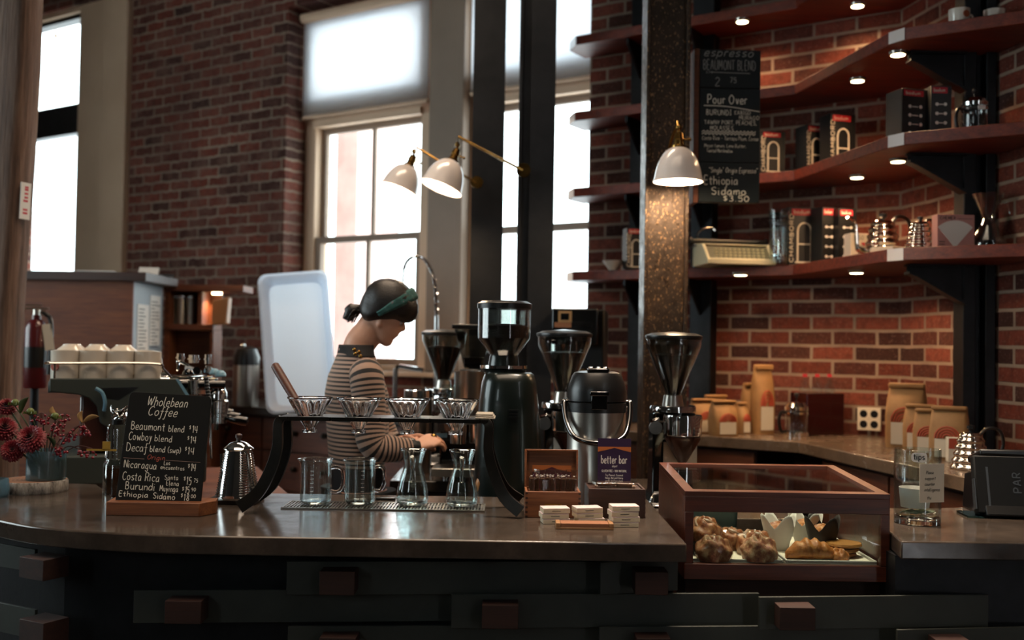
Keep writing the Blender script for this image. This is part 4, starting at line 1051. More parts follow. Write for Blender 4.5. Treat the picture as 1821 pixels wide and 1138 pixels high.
cl_(Lt, 'Nicaragua', 215, 273, 842, 13); cl_(Lt, 'Los', 284, 296, 833, 7, .0012); cl_(Lt, 'encuentros', 279, 321, 841, 7, .0012); cl_(Lt, '$', 326, 330, 836, 7, .0013); cl_(Lt, '14', 331, 341, 841, 12)
cl_(Lt, 'Costa', 214, 248, 864, 14); cl_(Lt, 'Rica', 253, 279, 864, 14); cl_(Lt, 'Santa', 287, 311, 859, 8, .0013); cl_(Lt, 'Elena', 290, 313, 869, 8, .0013); cl_(Lt, '$', 320, 324, 859, 7, .0013); cl_(Lt, '15', 325, 334, 866, 13); cl_(Lt, '75', 337, 345, 861, 6, .0012)
cl_(Lt, 'Burundi', 220, 273, 880, 13); cl_(Lt, 'Muyinga', 279, 312, 880, 10, .0014); cl_(Lt, '$', 318, 322, 877, 7, .0013); cl_(Lt, '15', 323, 332, 881, 11); cl_(Lt, '90', 334, 342, 877, 6, .0012)
cl_(Lt, 'Ethiopia', 210, 262, 893, 9); cl_(Lt, 'Sidamo', 269, 308, 894, 10); cl_(Lt, '$', 317, 321, 889, 7, .0013); cl_(Lt, '18', 322, 332, 894, 11); cl_(Lt, '00', 334, 343, 889, 6, .0012)
part('chalk_lettering', Lt, M['chalk'], cs); part('red_lettering', Lr, M['chalk_red'], cs); part('dividing_line', Ls, pm('chalk_pinkish', '9a8076', .9), cs)

# ------------------------------------------------------------------ studded metal pot on a black stand
p = atz(422, 893, CZ)
hp = thing('studded_pot', 'shiny conical steel pot with rows of studs and a wooden knob, left of the stand', 'coffee pot', (p.x, p.y, CZ + .012), 0)
Hp = .132
pr_ = [(.001, 0), (.056, 0), (.0575, .004)] + [(.0575 - .021 * u, .006 + (Hp - .006) * u) for u in [i / 12 for i in range(13)]] + [(.036, Hp + .001), (.001, Hp + .002)]
part('body', MB().lathe(pr_, 48), M['chrome'], hp)
stud = MB()
for k in range(18):
    u = (k + .6) / 19; r_ = .0575 - .021 * u; z = .006 + (Hp - .006) * u
    for (a0, a1) in ((-2.9, -2.5), (-2.2, -1.95), (-1.25, -.7), (-.55, -.1), (.3, 1.2), (1.6, 2.4)):
        n_ = 8
        stud.tube([((r_ + .0008) * math.cos(a0 + (a1 - a0) * i / n_), (r_ + .0008) * math.sin(a0 + (a1 - a0) * i / n_), z) for i in range(n_ + 1)], .0018, 6)
part('studs', stud, M['chrome'], hp)
part('lid', MB().lathe([(.040, Hp), (.0415, Hp + .002), (.040, Hp + .005), (.034, Hp + .010), (.022, Hp + .020), (.008, Hp + .025), (.001, Hp + .026)], 40), M['chrome'], hp)
part('lid_knob', MB().lathe([(.005, Hp + .024), (.006, Hp + .029), (.0095, Hp + .034), (.009, Hp + .041), (.004, Hp + .045), (.001, Hp + .0455)], 16), M['wood_dark'], hp)
part('spout', MB().tube(cr([(-.04, .03, .04), (-.055, .045, .07), (-.06, .05, .115)], 5), [.008] * 5 + [.005] * 6, 10), M['chrome'], hp)
solo('black_scale', MB().box((-.075, -.055, 0), (.06, .06, .012)), M['black_plastic'], 'flat black scale under the studded pot', 'scale', loc=(p.x + .0, p.y + .005, CZ), bevel=.002)
# ------------------------------------------------------------------ flowers
p = atz(60, 873, CZ)
ws = thing('wood_slice', 'round birch log slice under the flower vase', 'wood slice', (p.x, p.y, CZ), 0)
t = NT('birch_bark'); v = t.coord('Object', (30, 30, 9)); t.set(col=t.ramp(t.noise(v, 1.6, 6, .7), [(.35, '2a2622'), (.5, '8d8780'), (.7, 'c4c0b8')]), rough=.8); t.bump(t.noise(v, 3, 5), .4, .004); M['bark'] = t.m
t = NT('cut_wood'); v = t.coord(); wv = t.n('TexWave', wave_type='RINGS', rings_direction='Z'); wv.inputs['Scale'].default_value = 28; wv.inputs['Distortion'].default_value = 2; t.l(v, wv.inputs[0]); t.set(col=t.ramp(wv.outputs['Fac'], [(.2, '7c5034'), (.8, '9a6a48')]), rough=.75); M['cutwood'] = t.m
wob = lambda a_, k, z: 1 + .02 * math.sin(3 * a_ + .5) + .015 * math.sin(7 * a_)
part('bark', MB().lathe([(.088, 0), (.0905, .004), (.0905, .030), (.088, .034), (.086, .034), (.086, 0)], 64, fn=wob, closed=True), M['bark'], ws)
part('cut_face', MB().lathe([(.001, .002), (.0862, .002), (.0862, .0335), (.001, .0338)], 64, fn=wob), M['cutwood'], ws)
vx, vy = atz(55, 860, CZ + .034).x, p.y
vz = CZ + .0345
va = thing('flower_vase', 'frosted bluish glass vase of red dahlias on the birch slice', 'vase', (vx, vy, vz))
R_ = .053; hv = .085
part('glass', MB().lathe([(.001, 0), (R_, 0), (R_ + .001, .004), (R_ + .001, hv), (R_ - .002, hv), (R_ - .002, .006), (.001, .005)], 48), M['frosted'], va)
part('water', MB().lathe([(.001, .006), (R_ - .003, .006), (R_ - .003, .06), (.001, .06)], 40), thin_glass('murky_water', 'b5a878', .2, .1, .04), va)
M['petal'] = pm('dahlia_red', '8e0d20', .5, var='5c0716', sc=30, sheen=.2)
M['stem'] = pm('stem_green', '2e3d1c', .6)
M['leaf'] = pm('leaf_green', '39491f', .55, var='1f2d14', sc=20)
M['dry_leaf'] = pm('dry_leaf', '9c7440', .6, var='b89a6a', sc=20)
M['berry'] = pm('berry_red', '7d0c1e', .2, coat=.4)
def dahlia(lab, px, py, Y, r_, tilt, az):
    c = at(px, py, Y)
    d = thing('dahlia', lab, 'flower', c, 0, 'red dahlias in the vase')
    T = Matrix.Rotation(az, 4, 'Z') @ Matrix.Rotation(tilt, 4, 'X')
    m_ = MB(T)
    for ring in range(8):
        u = ring / 7; n_ = 10 + ring * 3
        for k in range(n_):
            a_ = 2 * PI * (k + .5 * (ring % 2)) / n_ + random.uniform(-.05, .05)
            el = math.radians(82 - 105 * u); L = r_ * (.55 + .45 * u) * random.uniform(.93, 1.05); wd_ = r_ * .13 * (.6 + .6 * u)
            dr = V(math.cos(a_) * math.cos(el), math.sin(a_) * math.cos(el), math.sin(el)); sd_ = V(-math.sin(a_), math.cos(a_), 0); nn = dr.cross(sd_)
            b0 = dr * (r_ * .15)
            pts_ = []
            for q, ww, hh in ((0, .35, 0), (.45, 1, .06), (.8, .8, .1), (1, .1, .06)):
                cc = b0 + dr * (L - r_ * .15) * q - nn * (hh * r_ * .3)
                pts_ += [cc - sd_ * wd_ * ww, cc - nn * wd_ * .35 * ww * -1, cc + sd_ * wd_ * ww]
            f_ = []
            for q in range(3):
                for w_ in range(2): f_.append((q * 3 + w_, q * 3 + w_ + 1, q * 3 + w_ + 4, q * 3 + w_ + 3))
            m_.add(pts_, f_)
    part('petals', m_, M['petal'], d, ang=60)
    base = V(vx, vy, vz + .012) - c
    part('stem', MB().tube(cr([(0, 0, -.004), base * .3 + V(0, 0, .01), base], 5), .0028, 8), M['stem'], d)
    part('green_heart', MB(T).sphere((0, 0, r_ * .1), r_ * .2, 10, 8), M['leaf'], d)
dahlia('big red dahlia facing front over the vase rim', 54, 778, vy - .055, .045, .95, 0)
dahlia('red dahlia cut by the left edge of the photo', 8, 760, vy - .03, .042, .8, .6)
dahlia('dark red dahlia highest at the left edge', 12, 722, vy + .03, .034, .5, .5)
dahlia('dark red dahlia low behind the vase rim at left', 22, 800, vy - .045, .036, 1.2, .4)
def bud(lab, px, py, Y, yl=False):
    c = at(px, py, Y); b_ = thing('flower_bud', lab, 'flower bud', c, 0, 'green buds in the vase')
    m_ = MB().sphere((0, 0, 0), .011, 14, 10)
    for k in range(7):
        a_ = 2 * PI * k / 7; d_ = V(math.cos(a_), math.sin(a_), 0)
        s_ = V(-d_.y, d_.x, 0)
        m_.add([d_ * .009 - V(0, 0, .006) - s_ * .003, d_ * .009 - V(0, 0, .006) + s_ * .003, d_ * .017 + V(0, 0, .003), d_ * .02 + V(0, 0, -.006)], [(0, 1, 2), (0, 2, 3)])
    part('bud', m_, pm('bud_green', '5d6a2c', .5) if yl else M['leaf'], b_)
    part('stem', MB().tube(cr([(0, 0, -.01), (V(vx, vy, vz + .03) - c) * .45 + V(0, 0, .012), V(vx, vy, vz + .015) - c], 5), .002, 8), M['stem'], b_)
bud('pale green flower bud topmost in the bouquet', 27, 716, vy + .01, True); bud('green flower bud with yellow tips above the big dahlia', 54, 732, vy - .01, True); bud('yellowish wilted bud at the right of the bouquet', 98, 740, vy, True)
bproto = MB().sphere((0, 0, 0), .0042, 12, 8).mesh('berry', M['berry'])
def sprig(lab, px, py, Y, n, spread, sx=1.0):
    c = at(px, py, Y); r = thing('berry_sprig', lab, 'berry sprig', c, 0, 'red berry sprigs in the vase')
    hub = V(0, .004, spread * .9); sm = MB(); base = V(vx, vy, vz + .03) - c
    sm.tube(cr([hub, hub * .4 + base * .4 + V(0, 0, .03), base], 6), .0016, 6)
    for k in range(n):
        q = V(random.gauss(0, .5) * spread * sx, random.gauss(0, .35) * spread, random.uniform(-.8, .55) * spread)
        sm.tube([hub, (hub + q) / 2 + V(0, 0, .004), q], .0007, 4)
        b_ = link('berry', bproto, r); b_.location = q; s_ = random.uniform(.8, 1.15); b_.scale = (s_, s_, s_)
    part('twig', sm, pm('twig_brown', '4a2f26', .7) if 'twig' not in M else M['twig'], r)
M['twig'] = pm('twig_brown_red', '4f2c26', .7)
for a_ in ((100, 762, vy - .02, 26, .026, 1.0, 'dense red berry cluster right beside the big dahlia'), (148, 765, vy - .01, 24, .022, 1.4, 'red berry cluster reaching furthest right below the dry leaf'), (104, 802, vy - .03, 15, .02, 1.0, 'red berry cluster drooping beside the vase rim'), (138, 806, vy, 8, .014, 1.0, 'few red berries hanging in the middle of the drooping clusters'), (162, 806, vy, 10, .015, 1.2, 'red berry cluster hanging lowest at the right'), (72, 745, vy - .01, 18, .02, 1.2, 'dark berry cluster above the big dahlia'), (116, 744, vy + .01, 12, .018, 1.0, 'berry cluster under the yellowish bud'), (124, 780, vy - .01, 16, .02, 1.2, 'berry cluster between the dense cluster and the drooping ones')):
    sprig(a_[6], *a_[:6])
def leaf_thing(lab, px, py, Y, L, wd_, ang_, mat, tw=0):
    c = at(px, py, Y); r = thing('leaf', lab, 'leaf', c, 0, 'leaves in the bouquet')
    m_ = MB(Matrix.Rotation(tw, 4, 'Z') @ Matrix.Rotation(-ang_, 4, 'Y'))
    n_ = 8; vs = []
    for i in range(n_ + 1):
        u = i / n_; ww = wd_ * math.sin(PI * min(u * .96 + .02, 1)) ** .8; z_ = .012 * math.sin(u * 2.4)
        vs += [V(L * u, -.3 * ww, z_ + ww * .8), V(L * u, 0, z_), V(L * u, .3 * ww, z_ - ww * .8)]
    f_ = [(i * 3 + j, i * 3 + j + 1, i * 3 + j + 4, i * 3 + j + 3) for i in range(n_) for j in range(2)]
    m_.add(vs, f_)
    o_ = part('blade', m_, mat, r, ang=60); sd_ = o_.modifiers.new('thick', 'SOLIDIFY'); sd_.thickness = .0006
    part('stalk', MB().tube(cr([(0, 0, 0), (V(vx, vy, vz + .04) - c) * .5 + V(0, 0, .01), V(vx, vy, vz + .04) - c], 4), .0012, 6), M['stem'], r)
leaf_thing('long pale dry leaf pointing right towards the syrup bottle', 146, 752, vy, .052, .009, .22, M['dry_leaf'])
leaf_thing('orange dry leaf standing upright at the right of the bouquet', 146, 752, vy, .034, .009, 1.35, M['dry_leaf'], .2)
leaf_thing('upright dry leaf above the berries', 101, 740, vy, .030, .009, 1.75, M['dry_leaf'])
leaf_thing('green leaf beside the vase rim, right of the big dahlia', 84, 776, vy - .04, .036, .010, -1.2, M['leaf'])
leaf_thing('dark leaf at the left of the bouquet', 36, 735, vy, .05, .012, 1.0, M['leaf'], .5)
# glass dish cut by the left frame edge
p = atz(-2, 884, CZ)
solo('glass_dish', MB().lathe([(.001, 0), (.04, 0), (.045, .02), (.042, .05), (.039, .05), (.041, .02), (.036, .005), (.001, .004)], 32), M['frosted'], 'small bluish glass dish at the left frame edge beside the birch slice', 'dish', loc=(p.x - .02, p.y, CZ))
# syrup bottle
p = atz(200, 880, CZ)
sy = thing('syrup_bottle', 'glass dispenser of amber syrup with a crumpled foil top, behind the chalkboard sign', 'bottle', (p.x + .0, p.y + .03, CZ))
part('amber_syrup', MB().lathe([(.001, .002), (.036, .002), (.036, .075), (.001, .075)], 32), pm('amber_syrup', '4a2409', .12, trans=.3), sy)
part('glass', MB().lathe([(.001, 0), (.0385, 0), (.0385, .085), (.030, .10), (.0285, .10), (.0368, .084), (.0368, .002), (.001, .001)], 32), M['glass'], sy)
part('ribbed_neck', MB().lathe([(.030, .10), (.033, .105), (.029, .19), (.024, .2), (.022, .2), (.027, .19), (.030, .105)], 36, closed=True, fn=lambda a_, k, z: 1 + .03 * math.sin(14 * a_)), M['glass_real'], sy)
part('yellow_tag', MB().box((-.075, -.036, .125), (.01, -.034, .13)).box((-.03, -.036, .128), (-.008, -.034, .152)), pm('yellow_tag', 'a8862c', .5), sy)
fo = MB()
for k in range(14):
    a_ = random.uniform(0, 6.28); q = [V(random.uniform(-.03, .03), random.uniform(-.02, .02), .2 + random.uniform(0, .055)) for _ in range(3)]
    fo.add(q, [(0, 1, 2)])
fm_ = part('foil_top', fo, M['chrome'], sy); sd_ = fm_.modifiers.new('thick', 'SOLIDIFY'); sd_.thickness = .0008
part('stopper', MB().cyl((0, 0, .198), (0, 0, .212), .018, n=20), M['black_plastic'], sy)
# ================================================================== BAR: airpot, sweets, pastry case, tip jar, till
p = atz(1063, 907, CZ)
ap = thing('airpot', 'black-topped steel airpot with a carrying handle behind the sweet boxes', 'airpot', (p.x, p.y + .085, CZ), 0)
R_ = .082
part('body', MB().lathe([(.001, 0), (R_, 0), (R_ + .002, .004), (R_ + .002, .010), (R_, .014), (R_, .262), (.001, .262)], 48), M['steel'], ap)
part('lid', MB().lathe([(R_ + .001, .262), (R_ + .001, .288), (R_ - .003, .291), (R_ + .001, .293), (R_ + .001, .322), (R_ - .002, .334), (.070, .362), (.064, .371), (.05, .375), (.001, .379)], 48), M['black_plastic'], ap)
lv = MB().box((-.03, -.055, .3755), (.03, .03, .384))
part('push_lever', lv, M['black_gloss'], ap, .003)
for i in range(3): part('steel_dot', MB().sphere((-.02 + .02 * i, -.045, .385), .008, 12, 8, (1, 1, .5)), M['chrome'], ap)
part('latch', MB().box((-.022, -R_ - .010, .272), (.022, -R_ + .004, .318)).box((-.026, -R_ - .013, .310), (.026, -R_ + .004, .322)), M['black_gloss'], ap, .002)
hd = cr([(-R_ - .002, 0, .288), (-R_ - .010, -.01, .285), (-R_ - .004, -.045, .235), (-.062, -.088, .195), (0, -.105, .183), (.062, -.088, .195), (R_ + .004, -.045, .235), (R_ + .010, -.01, .285), (R_ + .002, 0, .288)], 6)
part('carrying_handle', MB().tube(hd, .0075, 12), M['black_gloss'], ap)
for sx in (-1, 1): part('pivot', MB().cyl((sx * (R_ - .004), 0, .286), (sx * (R_ + .014), 0, .286), .012, n=16), M['black_gloss'], ap)

# --- wooden sweet boxes
def sweet_box(lab, pxl, pxr, pyb, pyt, dep, mat, grp):
    pl = atz(pxl, pyb, CZ); pr_ = atz(pxr, pyb, CZ); wd = pr_.x - pl.x
    h = at((pxl + pxr) / 2, pyt, pl.y).z - CZ
    r = thing('wooden_box', lab, 'box', ((pl.x + pr_.x) / 2, (pl.y + pr_.y) / 2, CZ), .02, grp)
    t_ = .006; m_ = MB()
    m_.box((-wd / 2, 0, 0), (wd / 2, t_, h)); m_.box((-wd / 2, dep - t_, 0), (wd / 2, dep, h)); m_.box((-wd / 2, t_, 0), (-wd / 2 + t_, dep - t_, h)); m_.box((wd / 2 - t_, t_, 0), (wd / 2, dep - t_, h)); m_.box((-wd / 2 + t_, t_, 0), (wd / 2 - t_, dep - t_, .006))
    part('case', m_, mat, r, .0012)
    jm = MB()
    for k in range(int(h / .006)):
        if k % 2 == 0:
            jm.box((-wd / 2 - .0003, -.0003, k * .006), (-wd / 2 + .006, .003, k * .006 + .005)); jm.box((wd / 2 - .006, -.0003, k * .006), (wd / 2 + .0003, .003, k * .006 + .005))
    part('finger_joints', jm, M['wood_dark'], r)
    return r, wd, h, pl
b1, w1_, h1_, pl1 = sweet_box('lighter wooden box with open lid holding wrapped sweet bars', 934, 1032, 921, 875, .105, M['wood_box'], 'wooden sweet boxes')
TL = Matrix.Translation((0, .105, h1_)) @ Matrix.Rotation(-.12, 4, 'X')
m_ = MB(TL); LH = .098
m_.box((-w1_ / 2, 0, 0), (w1_ / 2, .006, LH)); m_.box((-w1_ / 2, -.018, 0), (-w1_ / 2 + .005, 0, LH)); m_.box((w1_ / 2 - .005, -.018, 0), (w1_ / 2, 0, LH)); m_.box((-w1_ / 2 + .005, -.018, LH - .005), (w1_ / 2 - .005, 0, LH))
part('lid', m_, M['wood_box'], b1, .001)
part('metal_plaque', MB().box((-.022, -.0008, .024), (.022, .0004, .036)), M['brass'], b1)
M['maroon'] = pm('maroon_card', '4a1028', .45); M['purple'] = pm('purple_card', '2a1238', .45); M['orange_p'] = pm('orange_card', 'b0622a', .5)
def bar_card(lab, loc, rz, wd, h, tilt, full):
    r = thing('printed_card', lab, 'card', loc, rz)
    T = Matrix.Rotation(-tilt, 4, 'X')
    part('card', MB(T).box((-wd / 2, 0, 0), (wd / 2, .0015, h)), M['purple'] if full else M['maroon'], r)
    hill = [(-wd / 2, h * .80), (-wd / 2, h * .70), (-wd * .2, h * .78), (0, h * .86), (wd * .2, h * .78), (wd / 2, h * .70), (wd / 2, h * .80)] if full else [(-wd / 2, h * .72), (-wd * .2, h * .80), (0, h * .93), (wd * .2, h * .8), (wd / 2, h * .72), (wd / 2, h), (-wd / 2, h)]
    if full:
        part('orange_band', MB(T).plate([(-wd / 2, h * .82), (-wd / 2, h * .71), (-wd * .2, h * .76), (0, h * .80), (0, h * .82)], -.0008, 0).plate([(wd / 2, h * .82), (0, h * .82), (0, h * .80), (wd * .2, h * .76), (wd / 2, h * .71)], -.0008, 0), M['orange_p'], r)
    else: part('orange_band', MB(T).plate(hill, -.0008, 0), M['orange_p'], r)
    lm = MB(T); write(lm, 'better bar', -wd * .40, wd * .40, h * .47 if full else h * .5, h * .17, .0022, xzp(-.0012))
    if full:
        write(lm, 'depot', -wd * .07, wd * .09, h * .39, h * .05, .0007, xzp(-.0012), .2)
        write(lm, 'GLUTEN FREE + 100% NATURAL', -wd * .38, wd * .38, h * .285, h * .045, .0009, xzp(-.0012))
        for i, s_ in enumerate(('Try Peanut, Coconut', 'Honey, Nut and Cherry', 'or Dark Chocolate', 'Made locally in Oregon')): write(lm, s_, -wd * .27, wd * .27, h * (.2 - .06 * i), h * .04, .0008, xzp(-.0012))
    part('lettering', lm, M['white'], r)
    return r
c1 = V(b1.location.x, b1.location.y + .098, CZ + .062)
bar_card('maroon and orange card standing in the open lid of the sweet box', c1, .02, .105, .062, .12, False)
M['wrapper'] = thin_glass('cellophane', 'efe6dc', .75, .12, .16)
M['bar_fill'] = pm('oat_bar', '50331e', .8, var='2a1a10', sc=140)
M['bar_fill2'] = pm('pale_oat_bar', '7b6248', .8, var='3e2b1b', sc=140)
bar0 = None
for i in range(9):
    lab = ['cellophane-wrapped sweet bar at the left end of the open box', None, None, None, None, None, None, None, 'cellophane-wrapped sweet bar at the right end of the open box'][i] or 'cellophane-wrapped bar in the open box, %s from its left end' % ('second', 'third', 'fourth', 'fifth', 'sixth', 'seventh', 'eighth')[i - 1]
    loc = b1.location + V(-w1_ / 2 + .016 + i * (w1_ - .032) / 8, .022 + .012 * (i % 2), .0075); rz = random.uniform(-.25, .25)
    if bar0 is None:
        bar0 = thing('wrapped_bar', lab, 'sweet bar', loc, rz, 'wrapped bars in the open box')
        part('bar', MB().box((-.0055, -.007, 0), (.0055, .007, .092)), M['bar_fill'], bar0, .002)
        wm = MB()
        wm.loft([[V(x * a_, y * b_, z) for x, y in ((-.0068, -.0085), (0, -.010), (.0068, -.0085), (.0068, .0085), (0, .009), (-.0068, .0085))] for z, a_, b_ in ((.0, 1, .6), (.004, 1.05, 1.02), (.03, .98, 1), (.088, 1.06, 1), (.095, .8, .7), (.099, .45, .4), (.107, 1.1, .35), (.114, 1.2, .2))])
        part('cellophane', wm, M['wrapper'], bar0, ang=20)
    else: dup(bar0, loc, rz, lab)
b2, w2_, h2_, pl2 = sweet_box('darker wooden box holding wrapped dark squares and the purple card', 1047, 1147, 921, 870, .125, M['wood_dark'], 'wooden sweet boxes')
for i in range(2):
    q = thing('wrapped_square', ['wrapped dark square lying on the left half of the darker box', 'wrapped dark square lying on the right half of the darker box'][i], 'sweet', b2.location + V(-.028 + .05 * i, .03, h2_ + .0005), .1 - .25 * i, 'wrapped dark squares')
    part('square', MB().box((-.020, -.022, .001), (.020, .03, .012)), M['bar_fill'], q, .003)
    part('cellophane', MB().loft([[V(x * a_, y, z) for y, z in ((-.025, 0), (.033, 0), (.033, .013), (-.025, .014))] for x, a_ in ((-.029, 1), (-.022, 1), (.022, 1), (.029, 1))]), M['wrapper'], q, .002, ang=20)
part('inner_tray', MB().box((-w2_ / 2 + .0065, .0065, h2_ - .012), (w2_ / 2 - .0065, .118, h2_ - .004)), M['wood_dark'], b2)
c2_ = at(1092, 875, pl2.y + .09)
bar_card('tall purple card printed with white lettering behind the darker box', (c2_.x, pl2.y + .09, b2.location.z + h2_ - .002), 0, .089, at(1092, 797, pl2.y + .09).z - c2_.z + .008, .06, True)
# --- mini booklets
M['mint'] = pm('pale_pink_card', 'c9b6b4', .55); M['pagey'] = pm('cream_card_edge', 'cfc2a8', .7)
stk = [(988, 932, 3, 'left', 0), (1050, 931, 3, 'middle', 0), (1112, 938, 4, 'right', 1)]
lv_ = [['lowest of', 'middle of', 'topmost of'], ['lowest of', 'middle of', 'topmost of'], ['lowest of', 'second lowest of', 'second highest of', 'topmost of']]
for si, (px, py, n_, nm, _) in enumerate(stk):
    q = atz(px, py, CZ); hh = .0125
    for k in range(n_):
        m_ = thing('gift_box', 'flat pink gift box, %s the %s stack before the wooden boxes' % (lv_[si][k], nm), 'gift box', (q.x + random.uniform(-.003, .003), q.y, CZ + .0003 + k * (hh + .0006)), .16 + random.uniform(-.06, .06), 'flat pink gift boxes')
        part('box', MB().box((-.034, 0, 0), (.034, .048, hh * .8)), M['pagey'], m_, .0008)
        part('lid', MB().box((-.034, 0, hh * .8), (.034, .048, hh)), M['mint'], m_, .0006)
        lm = MB().box((-.012, -.0005, hh * .42), (.010, 0, hh * .52)); part('printed_line', lm, M['ink'], m_)
q = atz(1040, 942, CZ)
cd_ = thing('card_tray', 'small light wooden tray of brown cards in front of the gift boxes', 'card tray', (q.x, q.y, CZ + .0002), .0)
m_ = MB(); m_.box((-.070, 0, 0), (.070, .05, .005)); m_.box((-.070, 0, .005), (-.059, .05, .015)); m_.box((.059, 0, .005), (.070, .05, .015))
part('tray', m_, pm('light_wood', '9c7149', .5, var='86603c', sc=10), cd_, .001); part('cards', MB().box((-.058, .001, .0055), (.058, .048, .014)), pm('brown_card', '8a5a3c', .6), cd_)

# ------------------------------------------------------------------ pastry case
YC = 2.56
f0 = at(1218, 886, YC); f1 = at(1583, 885, YC); fb_ = at(1400, 1033, YC).z
x0, x1 = f0.x, f1.x; zf = at(1400, 885, YC).z; DC = .45; zbk = at(1330, 832, YC + DC).z
pc_ = thing('pastry_case', 'wooden pastry display case with glass front and top between the two counters', 'display case', ((x0 + x1) / 2, YC, fb_))
hw = (x1 - x0) / 2; H = zf - fb_; HB = zbk - fb_
zl0 = at(1400, 1005, YC).z - fb_; zl1 = at(1400, 893, YC).z - fb_; 
lw_ = .012
fm = MB()
fm.box((-hw, 0, 0), (hw, .02, zl0)); fm.box((-hw, 0, H - .038), (hw, .02, H)); fm.box((-hw, 0, zl0), (-hw + .022, .02, H - .038)); fm.box((hw - .022, 0, zl0), (hw, .02, H - .038))
part('front_frame', fm, M['wood_case'], pc_, .0015)
for s_ in (-1, 1):
    xa, xb = (-hw, -hw + lw_) if s_ < 0 else (hw - lw_, hw)
    part('side_panel', MB().loft([[V(x, y, z) for y, z in ((.0205, 0), (.0205, H), (DC, HB), (DC, 0))] for x in (xa, xb)]), M['wood_case'], pc_, .001)
sl = (HB - H) / DC
tf = MB()
def slab(xa, xb, ya, yb): tf.loft([[V(x, y, H + sl * y + dz) for x, y in ((xa, ya), (xb, ya), (xb, yb), (xa, yb))] for dz in (.0005, .012)])
slab(-hw, hw, 0, .03); slab(-hw, hw, DC - .025, DC); slab(-hw, -hw + .025, .03, DC - .025); slab(hw - .025, hw, .03, DC - .025)
part('top_frame', tf, M['wood_case'], pc_)
part('top_glass', MB().loft([[V(x, y, H + sl * y + dz) for x, y in ((-hw + .024, .029), (hw - .024, .029), (hw - .024, DC - .024), (-hw + .024, DC - .024))] for dz in (.003, .007)]), M['glass_pane2'] if 'glass_pane2' in M else thin_glass('case_glass', 'eef4f2', .75, .01, .10), pc_)
part('front_glass', MB().box((-hw + .02, .006, zl0 - .004), (hw - .02, .010, H - .03)), thin_glass('case_front_glass', 'eef4f2', .5, .01, .03), pc_)
part('floor_board', MB().box((-hw + lw_, .021, .0), (hw - lw_, DC, .012)), M['wood_case'], pc_)
part('support_shelf', MB().box((-hw + .01, .04, -.07), (hw - .01, DC, -.001)), M['wood_dark'], pc_)
fl_z = fb_ + .0125
def tray(lab, pxa, pxb):
    xa = at(pxa, 1003, YC + .03).x; xb = at(pxb, 1003, YC + .03).x
    r = thing('pastry_tray', lab, 'tray', ((xa + xb) / 2, YC + .03, fl_z), 0, 'trays in the pastry case')
    h2 = (xb - xa) / 2; rz_ = zl0 - .0125 + .004
    m_ = MB(); m_.box((-h2, 0, 0), (h2, .36, rz_ - .004)); m_.box((-h2, 0, rz_ - .004), (-h2 + .005, .36, rz_ + .003)); m_.box((h2 - .005, 0, rz_ - .004), (h2, .36, rz_ + .003)); m_.box((-h2 + .005, 0, rz_ - .004), (h2 - .005, .005, rz_ + .003)); m_.box((-h2 + .005, .355, rz_ - .004), (h2 - .005, .36, rz_ + .003))
    part('dish', m_, pm('white_tray', 'b9b5ac', .3), r, .0015)
    part('paper_liner', MB().box((-h2 + .006, .006, rz_ - .0038), (h2 - .006, .354, rz_ - .003)), M['kraft'] if pxa > 1400 else M['offwhite'], r)
    return fl_z + rz_ - .003
tz = tray('white tray of glazed buns at the left of the pastry case', 1228, 1393); tz = tray('white tray of cookies and a croissant at the right of the pastry case', 1398, 1560)
def lumpy(mb, c, sx, sy, sz_, seed, amp=.12, fq=7, nu=56, nv=18, swirl=0):
    """domed dough: wide flat foot, rounded top, folded surface"""
    rnd = random.Random(seed); ph = [rnd.uniform(0, 6.28) for _ in range(8)]
    rings = []
    for i in range(nv + 1):
        t_ = PI / 2 * i / nv; rr = max(math.cos(t_), .004) ** .7 * (.86 + .14 * math.sin(min(1, t_ / .5) * PI / 2)); row = []
        for j in range(nu):
            a_ = 2 * PI * j / nu
            k = amp * (.55 * math.sin(fq * .5 * a_ + ph[0] + (2.5 + 3 * swirl) * t_) + .3 * math.sin(fq * a_ + ph[1] - 4 * t_) + .28 * math.sin(3 * a_ + ph[2]) * math.sin(5 * t_ + ph[3]))
            f_ = 1 + k * (.35 + .65 * math.sin(t_)) * (1 if fq % 2 == 0 else 1)
            row.append(V(c[0] + sx * rr * math.cos(a_) * (1 + k * .7), c[1] + sy * rr * math.sin(a_) * (1 + k * .7), c[2] + sz_ * math.sin(t_) ** .85 * f_))
        rings.append(row)
    return mb.loft(rings)
M['icing'] = pm('icing', '9c7f62', .4, var='7a5a44', sc=60, coat=.3)
def pastry_mat(name, a_, b_, c_):
    t = NT(name); v = t.coord(); n_ = t.noise(v, 55, 6, .7); t.set(col=t.ramp(n_, [(.3, a_), (.5, b_), (.7, c_)]), rough=.45, coat=.25); t.bump(n_, .6, .006); return t.m
M['bun'] = pastry_mat('glazed_bun', '62291a', 'a0603a', 'cda273'); M['bun2'] = pastry_mat('berry_bun', '6a2433', 'a86e4c', 'd9b890'); M['crust'] = pastry_mat('flaky_crust', '7d4218', 'a9662c', 'c48a4a'); M['cookie'] = pastry_mat('cookie_brown', '8a5a26', 'a06c32', '8f5f2b')
buns = [(1252, 945, YC + .13, .046, .05, .052, 'bun', 'glazed bun high at the left post of the pastry case', .035), (1268, 1000, YC + .045, .048, .04, .055, 'bun2', 'berry-streaked bun in cling film at the front left of the case', 0), (1342, 975, YC + .13, .050, .045, .056, 'bun', 'glazed bun behind the spiral bun', 0), (1350, 1002, YC + .05, .048, .04, .056, 'bun2', 'spiral pastry in the middle of the left tray, at the glass', 0), (1298, 965, YC + .20, .045, .045, .05, 'bun', 'bun deep between the front left bun and the back one', 0)]
